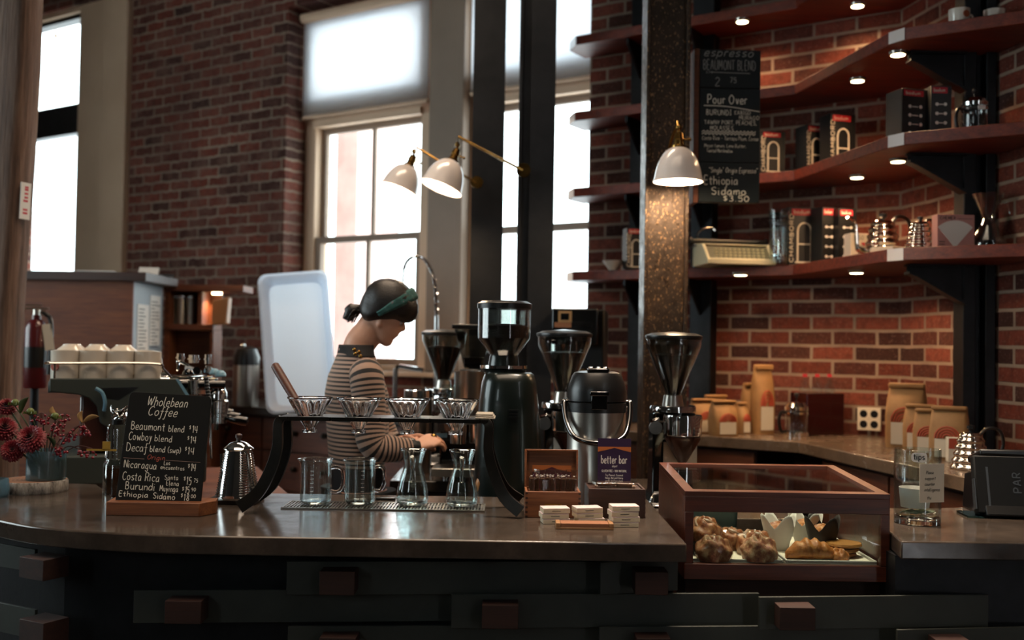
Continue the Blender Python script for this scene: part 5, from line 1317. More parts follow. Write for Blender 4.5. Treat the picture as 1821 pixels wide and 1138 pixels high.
for i, (px, py, Y, sx, sy, sz_, mt, lab, dz) in enumerate(buns):
    c = at(px, py, Y)
    if dz == 0 or True:
        r = thing('glazed_bun', lab, 'bun', (c.x, Y, tz + .0008 + dz), 0, 'glazed buns in the pastry case')
        part('dough', lumpy(MB(), (0, 0, 0), sx, sy, sz_, i, .15, 6, 56, 20, 1.5), M[mt], r, ang=60)
        for q_ in range(3):
            a0 = q_ * 2.1 + i; sw = MB().tube([V(sx * (.15 + .62 * u) * math.cos(a0 + 2.2 * u), sy * (.15 + .62 * u) * math.sin(a0 + 2.2 * u), sz_ * (1.0 - .42 * u * u) - .001) for u in [n_ / 9 for n_ in range(10)]], [.003, .005, .006, .0065, .0065, .006, .0055, .005, .004, .002], 8)
            part('icing_streak', sw, M['icing'], r)
        if i != 3:
            part('cling_film', lumpy(MB(), (0, 0, -.0004), sx * 1.08, sy * 1.08, sz_ * 1.06, i, .13, 6, 30, 10, 1.5), M['wrapper2'] if 'wrapper2' in M else thin_glass('cling', 'f6f2ee', .35, .15, .04), r, ang=15)
part_r = thing('bun_stand', 'grey block raising the bun at the left post of the pastry case', 'stand', (at(1246, 945, YC + .13).x, YC + .13, tz + .0005)); part('block', MB().box((-.03, -.03, 0), (.03, .03, .034)), M['grey_plastic'], part_r, .002)
c = at(1444, 1000, YC + .06)
cro = thing('croissant', 'large golden croissant at the front of the right tray', 'croissant', (c.x, YC + .07, tz + .001), 0)
cm_ = MB(); rings = []
for i in range(29):
    u = i / 28; x = -.062 + .135 * u; env = max(math.sin(PI * (u * .93 + .04)), .05) ** .6 * (1 - .25 * u); st = 1 + .09 * math.cos(u * 2 * PI * 5.5) * env
    rings.append([V(x, .03 * env * st * math.cos(a_) + .03 * (u - .45) ** 2, .029 * env * st * (1 + math.sin(a_))) for a_ in [2 * PI * j / 24 for j in range(24)]])
cm_.loft(rings); part('dough', cm_, M['crust'], cro, ang=60)
part('flaky_end', lumpy(MB(), (.072, .006, 0), .026, .026, .024, 9, .25, 8), M['crust'], cro, ang=60)
ck = at(1490, 975, YC + .14)
for k in range(3):
    r = solo('cookie', MB().lathe([(.001, 0), (.040, 0), (.045, .004), (.043, .009), (.03, .0105), (.001, .011)], 40, fn=lambda a_, kk, z: 1 + .04 * math.sin(3 * a_ + k) + .02 * math.sin(8 * a_)), M['cookie'], ['tan cookie, lowest of the stack behind the croissant', 'tan cookie, middle of the stack behind the croissant', 'tan cookie on top of the stack behind the croissant'][k], 'cookie', 'cookies stacked in the pastry case', (ck.x + .004 * k, YC + .13 - .004 * k, tz + .0125 * k + .001))
def muffin(lab, px, py, Y, mat, dark):
    c = at(px, py, Y); r = thing('muffin', lab, 'muffin', (c.x, Y, tz + .001), .3, 'muffins in tulip papers')
    m_ = MB(); n_ = 32; rings = []
    for u in [i / 8 for i in range(9)]:
        row = []
        for j in range(n_):
            a_ = 2 * PI * j / n_; sq = 1 + .10 * math.cos(4 * a_) * u
            tip = .60 + .40 * abs(math.cos(2 * a_)) ** 1.6
            row.append(V((.026 + .020 * u) * math.cos(a_) * sq, (.026 + .020 * u) * math.sin(a_) * sq, .095 * u * (tip if u > .5 else 1 - (1 - tip) * u * 2)))
        rings.append(row)
    m_.loft(rings, cap=False)
    m_.add([V(.026 * math.cos(2 * PI * j / n_), .026 * math.sin(2 * PI * j / n_), 0) for j in range(n_)], [tuple(range(n_))])
    o_ = part('tulip_paper', m_, mat, r, ang=60); sd_ = o_.modifiers.new('thick', 'SOLIDIFY'); sd_.thickness = .0006
    part('cake', lumpy(MB(), (0, 0, .022), .033, .033, .048, 3, .08, 8), M['bun'] if dark else M['crust'], r, ang=60)
M['brown_paper'] = pm('brown_tulip_paper', '1c110d', .6)
muffin('white-paper muffin standing left of the other muffins', 1384, 962, YC + .20, M['white'], True)
muffin('white-paper muffin partly behind the dark one', 1432, 962, YC + .25, M['white'], False)
muffin('dark-paper muffin at the right of the muffins', 1462, 965, YC + .17, M['brown_paper'], False)

# ------------------------------------------------------------------ tip jar
q = atz(1631, 930, CZ)
tj = thing('tip_jar', 'tall clear glass vase used as a tip jar, with a handwritten card', 'tip jar', (q.x, q.y + .0, CZ))
R_ = .058; h = .192
part('glass', MB().lathe([(.001, 0), (R_ - .003, 0), (R_, .003), (R_, h - .001), (R_ - .001, h), (R_ - .003, h - .001), (R_ - .0035, .026), (R_ - .008, .022), (.001, .021)], 56), M['glass'], tj)
part('thick_base', MB().lathe([(.001, .001), (R_ - .003, .001), (R_ - .001, .004), (R_ - .002, .018), (R_ - .008, .0205), (.001, .0205)], 48), M['glass_real'], tj)
def bent(mb, pts2, a0, rr_, th_=.0008):   # flat outline (u along arc, v up) wrapped on a cylinder
    n_ = len(pts2); vs = []
    for r_ in (rr_, rr_ + th_):
        for u, v_ in pts2: vs.append(V(r_ * math.sin(a0 + u / rr_), -r_ * math.cos(a0 + u / rr_), v_))
    fs = [tuple(range(n_)), tuple(range(2 * n_ - 1, n_ - 1, -1))] + [(i, (i + 1) % n_, n_ + (i + 1) % n_, n_ + i) for i in range(n_)]
    mb.add(vs, fs)
lm = MB(); bent(lm, [(.019 * math.copysign(abs(math.cos(a_)) ** .6, math.cos(a_)), .175 + .0125 * math.copysign(abs(math.sin(a_)) ** .6, math.sin(a_))) for a_ in [2 * PI * i / 28 for i in range(28)]], -.30, R_ + .0004)
part('oval_label', lm, M['white'], tj)
cylp = lambda a0, rr_: (lambda p_: V(rr_ * math.sin(a0 + p_.x / rr_), -rr_ * math.cos(a0 + p_.x / rr_), p_.y))
lm = MB(); write(lm, 'tips', -.014, .015, .170, .015, .0022, cylp(-.30, R_ + .0016)); part('label_lettering', lm, M['ink'], tj)
card = MB(Matrix.Rotation(.22, 4, 'Z')); card.box((-.034, -R_ - .0022, .062), (.036, -R_ - .0014, .160))
part('note_card', card, M['offwhite'], tj)
lm = MB(Matrix.Rotation(.22, 4, 'Z'))
for i, (s_, xa, xb) in enumerate((('Please', -.016, .006), ('support', -.02, .012), ('counter', -.02, .010), ('intelligence', -.021, .024), ('thx', -.013, .000))): write(lm, s_, xa, xb, .134 - .0145 * i - (.006 if i == 4 else 0), .008, .0011, xzp(-R_ - .0026), .15)
part('note_lettering', lm, M['ink'], tj)
pr_ = thing('paper_cup', 'short white paper cup lying inside the tip jar', 'cup', (q.x - .006, q.y, CZ + .042))
part('cup', MB().lathe([(.001, 0), (.035, 0), (.040, .05), (.038, .05), (.033, .003), (.001, .003)], 32), M['white'], pr_)
bn = thing('banknote', 'crumpled banknote at the bottom of the tip jar under the cup', 'banknote', (q.x, q.y, CZ + .0265), .4)
nm_ = MB(); 
N = 10; vs = [V(-.038 + .076 * i / N, -.022 + .044 * j / 4, .003 + .0035 * math.sin(i * 1.3 + j) + .002 * math.cos(j * 2.2)) for i in range(N + 1) for j in range(5)]
nm_.add(vs, [(i * 5 + j, i * 5 + j + 1, (i + 1) * 5 + j + 1, (i + 1) * 5 + j) for i in range(N) for j in range(4)])
o_ = part('note', nm_, pm('banknote_green', '8f9a82', .8), bn, ang=60); sd_ = o_.modifiers.new('thick', 'SOLIDIFY'); sd_.thickness = .0005
# till
q = atz(1742, 922, CZ); ty0 = q.y
tl = thing('till', 'black point-of-sale till on the right counter, cut by the frame edge', 'till', (q.x, ty0, CZ), -.12)
hh = at(1760, 812, ty0 + .08).z - CZ
part('stand', MB().loft([[V(x, y, z) for y, z in ((0, .01), (.02, 0), (.22, 0), (.20, .10), (.10, .12))] for x in (.02, .30)]), M['black_plastic'], tl, .004)
sc_m = MB(Matrix.Translation((.0, .015, .012)) @ Matrix.Rotation(-.28, 4, 'X')); sc_m.box((.0, 0, 0), (.32, .03, hh * 1.0)); part('screen', sc_m, pm('till_black', '050606', .55, spec=.3), tl, .004)
bz = MB(Matrix.Translation((.0, .015, .012)) @ Matrix.Rotation(-.28, 4, 'X')); bz.box((.03, -.001, .012), (.036, .0, hh * .8)); bz.box((-.003, 0, .012), (-.0, .02, hh * .6)); part('screen_edge', bz, M['grey_plastic'], tl)
tp_ = MB(Matrix.Translation((.0, .015, .012)) @ Matrix.Rotation(-.28, 4, 'X')); tp_.box((.02, .0, hh * 1.0), (.32, .12, hh * 1.12)); part('card_reader', tp_, M['black_plastic'], tl, .006)
lg = MB(Matrix.Translation((.0, .015, .012)) @ Matrix.Rotation(-.28, 4, 'X'))
write(lg, 'PAR', -.0, .06, 0, .020, .0035, lambda p_: V(.118 - p_.y, -.001, hh * .36 + p_.x))
part('logo_lettering', lg, M['grey_plastic'], tl)
part('glass_foot', MB().box((-.03, .0, .0005), (.03, .10, .006)), real_glass('foot_glass', 'cfe4e4', 0), tl)
q = at(1737, 822, ty0 + .35); 
# ================================================================== BEHIND THE BAR
# ------------------------------------------------------------------ wall lamps
bulb_m = emit('warm_bulb', 'ffdfae', 22)
M['enamel_in'] = pm('white_enamel_inside', 'e9e2d6', .45)
def lamp(lab, c, rx, ry, mount, arm_pts, power, r_=.1, rot=None):
    r = thing('wall_lamp', lab, 'wall lamp', c, 0, 'white enamel wall lamps')
    T = rot or Matrix()
    o = [(.027, .135), (.036, .132), (.055, .118), (.075, .088), (.088, .052), (.095, .02), (.1, 0)]
    o = [(a_ * r_ / .1, b_ * r_ / .1) for a_, b_ in o]
    q = []
    for p_ in cr([V(a_, b_, 0) for a_, b_ in o], 4): q.append((p_.x, p_.y))
    part('shade', MB(T).lathe(q + [(q[-1][0] + .0025, -.001), (q[-1][0] + .002, -.004), (q[-1][0] - .001, -.004), (q[-1][0] - .0022, 0)] + [(a_ - .0022, b_ - .001) for a_, b_ in reversed(q)], 48, closed=True), M['enamel'], r, ang=50)
    k = r_ / .1
    part('socket', MB(T).lathe([(.028 * k, .13 * k), (.031 * k, .134 * k), (.031 * k, .142 * k), (.022 * k, .146 * k), (.020 * k, .165 * k), (.022 * k, .168 * k), (.018 * k, .195 * k), (.010 * k, .2 * k), (.001, .2 * k)], 24), M['brass'], r)
    part('switch_key', MB(T).cyl((.018 * k, 0, .17 * k), (.042 * k, 0, .17 * k), .003, n=8).sphere((.045 * k, 0, .17 * k), .007, 10, 8), M['brass'], r)
    part('bulb', MB(T).sphere((0, 0, .05 * k), .030 * k, 18, 12, (1, 1, 1.15)), bulb_m, r)
    top = T @ V(0, 0, .2 * k)
    am = MB(); am.tube([top, top + V(0, 0, .015)] + [V(*q_) - V(*c) for q_ in arm_pts], .0065 * k, 10)
    am.sphere(top + V(0, 0, .018), .014 * k, 14, 10)
    part('arm', am, M['brass'], r)
    part('mount', MB().cyl(V(*mount[0]) - V(*c), V(*mount[1]) - V(*c), .032, n=24), M['brass'], r)
    l = bpy.data.lights.new('lamp_light', 'POINT'); l.energy = power; l.color = (1, .72, .45); l.shadow_soft_size = .03 * k
    lo = bpy.data.objects.new('lamp_light', l); COL.objects.link(lo); lo.parent = r; lo.location = T @ V(0, 0, .008)
    return r
# lamp on the worn column
Yl = 4.02
c = at(1206, 322, Yl); rr = (at(1250, 318, Yl).x - at(1162, 318, Yl).x) / 2
lamp('white enamel lamp on the worn steel column beside the menu board', c, 0, 0, ((c.x - .02, 4.245, c.z + .085), (c.x - .02, 4.28, c.z + .085)), [(c.x, Yl + .02, c.z + .235), (c.x - .01, Yl + .12, c.z + .19), (c.x - .02, 4.25, c.z + .085)], 16, rr)
Yl = 4.72
c = at(785, 333, Yl); e = at(931, 304, 4.66)
T = Matrix.Rotation(.36, 4, 'Y') @ Matrix.Rotation(-.12, 4, 'X')
lamp('white enamel lamp on a long brass arm, nearer of the two by the window', c, 0, 0, ((e.x + .0, 4.662, e.z), (e.x, 4.64, e.z)), [tuple(at(815, 243, 4.70)), tuple(at(930, 303, 4.64)), (e.x, 4.655, e.z)], 9, .098, T)
Yl = 5.3
c = at(710, 338, Yl); e = at(848, 325, 5.26)
lamp('white enamel lamp on a brass arm, further of the two by the window', c, 0, 0, ((e.x + .0, 5.262, e.z), (e.x, 5.24, e.z)), [tuple(at(741, 262, 5.28)), tuple(at(775, 283, 5.27)), tuple(at(846, 325, 5.24)), (e.x, 5.255, e.z)], 9, .1, T)

# ------------------------------------------------------------------ service counter and espresso machine (left)
SZ_ = .90
sc0 = at(85, 672, 3.45)
EY = math.radians(21)
TE = Matrix.Translation((sc0.x, 3.45, 0)) @ Matrix.Rotation(EY, 4, 'Z')
ecm = MB(TE); ecm.box((-.06, -.10, SZ_ - .04), (.80, .88, SZ_)); solo('service_counter', ecm, M['wood_cab'], 'wooden service counter under the espresso machine', 'counter', bevel=.004)
ebm = MB(TE); ebm.box((-.03, -.05, 0), (.74, .84, SZ_ - .041)); solo('service_cabinet', ebm, M['wood_dark'], 'dark base under the wooden service counter', 'cabinet')
em = thing('espresso_machine', 'black espresso machine seen from its side, cream mugs on its top', 'espresso machine', (sc0.x, 3.45, 0), EY)
zt_ = sc0.z; kx_ = 3.45 / F / math.cos(EY) / .955 
def E(px, py):       # side panel outline in local x, z
    r_ = ray(px, py); n_ = V(math.sin(EY), -math.cos(EY), 0); o_ = V(sc0.x, 3.45, CAMZ)
    t_ = (V(sc0.x, 3.45, 0) - V(0, 0, CAMZ)).dot(V(-math.sin(EY), math.cos(EY), 0)) / r_.dot(V(-math.sin(EY), math.cos(EY), 0))
    p_ = V(0, 0, CAMZ) + r_ * t_
    q_ = p_ - V(sc0.x, 3.45, 0)
    return (q_.x * math.cos(EY) + q_.y * math.sin(EY), p_.z)
ow = [E(*q) for q in ((88, 673), (318, 673), (342, 715), (352, 745), (352, 800), (215, 800), (215, 775), (178, 752), (172, 722), (158, 708), (140, 702), (88, 697))]
EL = .76
em_dark = pm('machine_black', '3a403a', .5, .1)
for y in (0, EL - .02):
    part('side_panel', MB().plate(ow, y, y + .02), em_dark, em, .004)
cutp = [E(*q) for q in ((180, 690), (248, 688), (210, 712), (190, 708))]
part('panel_recess', MB().plate(cutp, -.0012, .001), M['black_plastic'], em)
xr_ = ow[1][0]
part('cup_tray', MB().box((.0, .021, zt_ - .05), (xr_ - .01, EL - .021, zt_ - .012)), em_dark, em, .003)
part('boiler_housing', MB().box((.10, .03, SZ_ + .16), (xr_ - .03, EL - .03, zt_ - .055)), pm('mahogany_panel', '3f1e16', .3, coat=.3), em, .01)
part('drip_base', MB().box((.02, .0, SZ_ + .05), (xr_ + .10, EL, SZ_ + .155)), em_dark, em, .01)
for x in (.08, xr_ + .02):
    for y in (.06, EL - .06): part('leg', MB().cyl((x, y, SZ_ + .0005), (x, y, SZ_ + .05), .022, .018, 18), M['chrome'], em)
# cup rail
zr_ = E(88, 645)[1]
rail = MB()
rp = [(.0, EL - .03, zr_), (-.0, .03, zr_), (.02, .012, zr_ - .002), (xr_ - .09, .012, zr_), (xr_ - .05, .012, zr_ - .02), (xr_ - .015, .012, zt_ - .012)]
rail.tube(cr([V(*q) for q in rp], 5), .0045, 8)
for (x, y) in ((.02, .012), (0, .25), (0, .5), (0, EL - .03)): rail.cyl((x, y, zt_ - .012), (x, y, zr_), .004, n=8)
part('cup_rail', rail, M['chrome_warm'], em)
blue = pm('blue_strip', '6f9ab0', .3)
part('blue_edge', MB().plate([E(*q) for q in ((312, 674), (318, 674), (346, 718), (340, 718))], -.0015, .0), blue, em)
part('blue_hose', MB().tube(cr([V(E(170, 690)[0], -.02, E(170, 690)[1]), V(E(182, 698)[0], -.02, E(182, 698)[1]), V(E(187, 715)[0], -.02, E(187, 715)[1]), V(E(185, 730)[0], -.01, E(185, 730)[1])], 5), .006, 8), blue, em)
# group heads and portafilters
gx = E(393, 700)[0]
for k, y in enumerate((.14, .38, .62)):
    g = part('group_head', MB().lathe([(.001, 0), (.036, 0), (.036, .012), (.04, .014), (.04, .055), (.036, .06), (.036, .085), (.028, .1), (.022, .13), (.001, .132)], 28, (gx, y, E(393, 745)[1])).cyl((xr_ - .05, y, E(393, 690)[1]), (gx, y, E(393, 690)[1]), .028, n=20), M['chrome'], em)
    part('dome_cap', MB().lathe([(.018, 0), (.02, .004), (.018, .014), (.01, .022), (.001, .024)], 24, (gx + .01, y, E(393, 672)[1])), blue, em)
    pf = part('portafilter', MB().cyl((gx, y, E(393, 757)[1]), (gx, y, E(393, 746)[1]), .037, n=28), M['chrome'], em)
    h0 = V(gx + .03, y, E(393, 748)[1]); h1 = V(E(448, 758)[0], y - .02, E(448, 754)[1])
    part('handle', MB().tube([h0, h0 + (h1 - h0) * .25, h0 + (h1 - h0) * .7, h0 + (h1 - h0) * .95, h1], [.008, .013, .017, .016, .008], 14), M['black_gloss'], pf)
    part('spouts', MB().tube([(gx, y, E(393, 757)[1]), (gx, y, E(393, 770)[1])], .009, 10), M['chrome'], pf)
# knobs, gauges and valves on the barista side
kb = MB(); kb.sphere((E(336, 668)[0], .04, E(336, 666)[1]), .020, 18, 12)
part('black_knob', kb, M['black_gloss'], em)
for (px, py, y, r_, L_) in ((324, 637, .10, .013, .03), (376, 640, .14, .012, .035), (376, 658, .14, .010, .025), (352, 640, .2, .018, .03), (345, 690, .05, .018, .05), (357, 668, .12, .013, .03)):
    x, z = E(px, py); part('valve', MB().cyl((x, y, z - L_ / 2), (x, y, z + L_ / 2), r_, n=18).cyl((x, y, z - .003), (x, y, z + .003), r_ * 1.25, n=18), M['chrome'], em)
x, z = E(352, 686); part('manifold', MB().cyl((xr_ - .03, .1, z), (x + .10, .1, z), .016, n=14).cyl((x, .08, z + .05), (x, .5, z + .05), .014, n=14), M['black_gloss'], em)
tb_ = MB(); tb_.tube(cr([V(E(285, 665)[0] + .06, .06, E(300, 660)[1]), V(E(297, 650)[0] + .04, .06, E(300, 648)[1]), V(E(318, 643)[0], .06, E(318, 643)[1]), V(E(338, 650)[0], .06, E(338, 650)[1])], 6), .005, 8); part('steam_pipe', tb_, M['chrome'], em)
sw0 = V(*[E(365, 672)[0], -.03, E(365, 672)[1]]); sw1 = V(E(371, 722)[0], -.05, E(371, 722)[1]); sw2 = V(E(373, 812)[0], -.055, E(373, 812)[1])
part('steam_wand', MB().tube([sw0, sw1, sw2], .0042, 10).tube([V(xr_ - .02, .05, sw0.z), sw0 + V(-.01, .02, .006), sw0], .006, 10), M['chrome'], em)
gp = MB()
for k in range(9): q_ = sw0 + (sw1 - sw0) * (k / 9 + .02); gp.sphere(q_, .0085, 10, 8, (1, 1, .9))
part('wand_grip', gp, M['black_plastic'], em)
# mugs on top (in the machine's frame)
def mugproto(lab, loc, rz):
    m_ = thing('mug', lab, 'mug', loc, rz, 'cream mugs on the espresso machine')
    part('cup', MB().lathe([(.001, 0), (.040, 0), (.0435, .004), (.0445, .03), (.0455, .098), (.046, .102), (.0445, .102), (.0435, .098), (.042, .01), (.001, .008)], 40), M['ceramic'], m_)
    part('handle', MB().tube(cr([(.043, 0, .08), (.068, 0, .078), (.073, 0, .05), (.064, 0, .024), (.043, 0, .022)], 5), .0055, 8), M['ceramic'], m_)
    return m_
mg0 = None
rown = ['front row', 'second row', 'third row', 'fourth row', 'fifth row', 'back row']
coln = ['at the rail corner', 'second from the rail corner', 'third from the rail corner', 'nearest the valves']
for r_i in range(6):
    for ci in range(4):
        px = (114, 165, 214, 264)[ci]
        lx = E(px, 640)[0]; ly = .066 + r_i * .104
        lx += -.0 * r_i
        w_ = TE @ V(lx, ly, 0)
        loc = (w_.x, w_.y, zt_ - .0118)
        lab = 'upright cream mug on the espresso machine, %s, %s' % (rown[r_i], coln[ci]); rz = EY + PI / 4 + random.uniform(-.1, .1)
        if mg0 is None: mg0 = mugproto(lab, loc, rz)
        else: dup(mg0, loc, rz, lab)
for k, (ci, dy) in enumerate(((0, .12), (1, .14), (2, .13), (0, .32), (1, .36))):
    px = (122, 170, 220)[ci]; w_ = TE @ V(E(px, 640)[0], .066 + dy + .01, 0)
    sa = thing('espresso_cup', ['upturned cream cup on the mugs, front, at the rail corner', 'upturned cream cup on the mugs, front, second from the rail corner', 'upturned cream cup on the mugs, front, third from the rail corner', 'upturned cream cup further back on the mugs, at the rail corner', 'upturned cream cup further back on the mugs, second from the rail corner'][k], 'cup', (w_.x, w_.y, zt_ + .0915), 0, 'upturned cups on the mugs')
    part('bowl', MB().lathe([(.001, .018), (.022, .018), (.024, .021), (.026, .021), (.028, .016), (.044, .004), (.047, .0), (.044, .0), (.026, .012), (.001, .014)], 36), M['ceramic'], sa)
# orange-dot decal on the corner mug
part('orange_mark', MB().cyl((0, -.0462, .05), (0, -.0425, .05), .016, n=18), M['oep'], mg0).rotation_euler = (0, 0, -.35 - mg0.rotation_euler.z)

# ------------------------------------------------------------------ extinguisher by the pillar
p = at(64, 600, 4.75)
fx = thing('fire_extinguisher', 'red fire extinguisher with a black hose beside the timber pillar', 'fire extinguisher', (p.x, 4.75, at(64, 690, 4.75).z), .3)
hh = at(64, 568, 4.75).z - at(64, 690, 4.75).z
red_p = pm('extinguisher_red', '4a070b', .3, coat=.3)
part('cylinder', MB().lathe([(.001, 0), (.045, 0), (.049, .01), (.049, hh - .04), (.036, hh - .01), (.02, hh), (.02, hh + .02), (.001, hh + .02)], 32), red_p, fx)
part('valve', MB().cyl((0, 0, hh + .02), (0, 0, hh + .045), .016, n=16).box((-.06, -.01, hh + .045), (.05, .01, hh + .055)).box((-.06, -.01, hh + .06), (.02, .01, hh + .068)).cyl((.03, -.03, hh + .03), (.03, -.012, hh + .03), .014, n=16), M['steel'], fx)
part('hose', MB().tube(cr([(.02, -.02, hh + .035), (.062, -.03, hh), (.066, -.03, hh * .6), (.06, -.035, hh * .2)], 6), .010, 10), M['black_plastic'], fx)
part('paper_tag', MB(Matrix.Rotation(-.15, 4, 'Y')).box((.07, -.04, hh * .52), (.11, -.039, hh * .9)), M['offwhite'], fx)
part('label', MB().lathe([(.0492, hh * .3), (.0496, hh * .3), (.0496, hh * .6), (.0492, hh * .6)], 32, closed=True), M['black_plastic'], fx)
part('bracket', MB().box((-.03, .053, hh * .3), (.03, .09, hh * .7)), M['steel_black'], fx)
part('stand_foot', MB().cyl((0, 0, -fx.location.z + .001), (0, 0, -.001), .018, n=12), M['steel_black'], fx)

# ------------------------------------------------------------------ wooden fridge cabinet with papers
YF = 5.7
a = at(235, 560, YF); zt_f = at(200, 500, YF).z
fr = thing('tall_cabinet', 'tall wood-fronted cabinet with a dark top and papers pinned on its pale side', 'cabinet', (a.x, YF, 0), 0)
part('front_panel', MB().box((-1.05, 0, .02), (0, .02, zt_f)), M['wood_cab'], fr, .002)
part('carcass', MB().box((-1.05, .0205, .02), (-.001, .50, zt_f)), pm('pale_side', '8f9aa3', .45), fr, .002)
part('dark_top', MB().box((-1.08, -.03, zt_f + .0005), (.08, .52, zt_f + .05)), M['wood_dark'], fr, .003)
ps = MB()
for (y0, z0, y1, z1) in ((.08, -.42, .26, -.12), (.28, -.35, .45, -.06), (.12, -.72, .34, -.46), (.36, -.66, .48, -.44)): ps.box((.0002, y0, zt_f + z0), (.002, y1, zt_f + z1))
part('pinned_paper', ps, M['white'], fr)
ps = MB()
for i in range(14): z = zt_f - .15 - .02 * i; ps.box((.0021, .1, z), (.0028, .1 + random.uniform(.06, .14), z + .006)); ps.box((.0021, .3, z + .05), (.0028, .3 + random.uniform(.05, .15), z + .055))
part('handwritten_lines', ps, M['ink'], fr)
for k, (px, lab, cz) in enumerate(((175, 'white paper sheet lying on the tall cabinet, nearer the window', 0), (250, 'white folded paper standing at the corner of the tall cabinet', 1), (305, 'grey folder lying at the right end of the tall cabinet top', 2))):
    p = at(px, 487, YF + .15)
    pp = MB()
    if cz == 1: pp.loft([[V(x, y, z) for y, z in ((0, 0), (.06, .05), (.062, .05), (.003, 0))] for x in (-.05, .06)])
    else: pp.box((-.1, -.06, 0), (.1, .06, .012))
    solo('paper_sheet', pp, M['white'] if cz < 2 else M['grey_plastic'], lab, 'paper', loc=(min(p.x, a.x + .0), YF + .15 + .1 * cz, zt_f + .051), rz=.2 * k)
# shelf unit right of it, lit from beneath
YS = 6.24
x0 = at(290, 540, YS).x; x1 = at(432, 540, YS).x; zA_ = at(360, 512, YS).z; zB_ = at(360, 582, YS).z
su = thing('shelf_unit', 'low wooden shelf unit with steel canisters, right of the tall cabinet', 'shelf unit', (x0, YS, 0), 0)
L_ = x1 - x0
part('upper_shelf', MB().box((0, 0, zA_ - .02), (L_, .24, zA_ + .02)), M['wood_cab'], su, .003)
part('lower_shelf', MB().box((0, .02, zB_ - .018), (L_ * .62, .22, zB_ + .018)), M['wood_cab'], su, .003)
part('divider', MB().box((L_ * .42, .03, zB_ + .0185), (L_ * .47, .2, zA_ - .0205)), M['wood_cab'], su)
part('side_panel', MB().box((0, .03, 0), (.03, .2, zB_ - .0185)).box((0, .03, zB_ + .0185), (.03, .2, zA_ - .0205)), M['wood_cab'], su); part('side_panel', MB().box((L_ * .58, .03, 0), (L_ * .62, .2, zB_ - .0185)), M['wood_cab'], su)
part('back_panel', MB().box((.03, .2, 0), (L_ * .62, .22, zA_ - .0205)), M['wood_cab'], su)
p = at(386, 520, YS + .12)
part('puck_light', MB().cyl((p.x - x0, .12, zA_ - .032), (p.x - x0, .12, zA_ - .0202), .03, n=20), puck_m, su)
spot('puck_lamp', (p.x - x0, .12, zA_ - .05), su, 6, (1, .62, .33), 150, .6)
for i in range(3):
    q = at(304 + 17 * i, 575, YS + .12)
    cn = thing('steel_canister', ['steel canister on the low shelf unit, nearest the tall cabinet', 'steel canister in the middle of the low shelf unit', 'steel canister on the low shelf unit, nearest the tan bin'][i], 'canister', (q.x, YS + .13, zB_ + .0185), 0, 'steel canisters on the shelf unit')
    part('can', MB().lathe([(.001, 0), (.026, 0), (.026, .16), (.001, .16)], 24), M['steel'], cn); part('lid', MB().lathe([(.001, .1605), (.0275, .1605), (.0275, .175), (.008, .18), (.001, .18)], 24), M['chrome'], cn)
q = at(396, 572, YS + .08)
TT = Matrix.Rotation(-.12, 4, 'Y')
sco = MB(TT); sco.loft([[V(x, y, z) for x, z in ((-.045, 0), (.045, .0), (.075, .16), (-.03, .15))] for y in (0, .08)])
solo('tan_scoop', sco, pm('tan_plastic', 'a8794f', .45, trans=.25), 'tan plastic bin tipped at the right end of the low shelf unit', 'bin', loc=(q.x + .0, YS + .0, zB_ + .018), bevel=.008)

# ------------------------------------------------------------------ wall cabinet under the window with drawers
KZ = 1.05
p0_, p1_ = 1.95, 5.2
kt = MB(); kt.box((p0_, .01, KZ - .05), (p1_, .70, KZ)); solo('window_countertop', kt, pm('dark_counter', '241f1c', .3, var='322b26', sc=8), 'dark counter along the brick wall under the window, holding the white tub', 'countertop', loc=CORNER, rz=ROT_W, bevel=.004)
oW = W(p1_, .66); rW = math.atan2(-UL.y, -UL.x)
cabinet('drawer_cabinet', 'reddish wooden drawer cabinet under the window counter', (oW.x, oW.y, 0), rW, 0, p1_ - p0_, .63, KZ - .051, (.22, .26, .26, .26), 4, M['wood_red'], M['iron'])
# white tub standing on end
a = at(530, 727, 5.95); zb_ = KZ + .002
tub = thing('white_tub', 'large white translucent plastic tub stood on end against the window counter', 'plastic tub', (a.x + .03, 5.93, zb_), .12)
th_ = at(530, 487, 5.95).z - zb_ + .02
TW = .40
t = NT('translucent_white'); d_ = t.n('BsdfDiffuse'); d_.inputs[0].default_value = lin('dfe6f0'); tl_ = t.n('BsdfTranslucent'); tl_.inputs[0].default_value = lin('e6edf7'); mx = t.n('MixShader'); mx.inputs[0].default_value = .6
gs = t.n('BsdfGlossy'); gs.inputs['Roughness'].default_value = .25; m2 = t.n('MixShader'); m2.inputs[0].default_value = .07
t.l(d_.outputs[0], mx.inputs[1]); t.l(tl_.outputs[0], mx.inputs[2]); t.l(mx.outputs[0], m2.inputs[1]); t.l(gs.outputs[0], m2.inputs[2]); t.l(m2.outputs[0], t.out.inputs[0])
def rrect(w0, w1_, h0, h1, r_, n_=6):
    o_ = []
    for cx, cz, a0 in ((w1_ - r_, h1 - r_, 0), (w0 + r_, h1 - r_, PI / 2), (w0 + r_, h0 + r_, PI), (w1_ - r_, h0 + r_, 1.5 * PI)):
        for k in range(n_ + 1): a_ = a0 + PI / 2 * k / n_; o_.append((cx + r_ * math.cos(a_), cz + r_ * math.sin(a_)))
    return o_
TT = Matrix.Rotation(-.10, 4, 'Y') @ Matrix.Rotation(-.10, 4, 'X')
m_ = MB(TT); rings = []
for (ins, y) in ((0, 0), (0, .012), (.012, .012), (.03, .12), (.045, .13), (.047, .126), (.035, .116), (.018, .010), (.012, .0)):
    rings.append([V(x, y, z) for x, z in rrect(-TW / 2 + ins, TW / 2 - ins, ins, th_ - ins, .05)])
m_.loft(rings + [], cap=False)
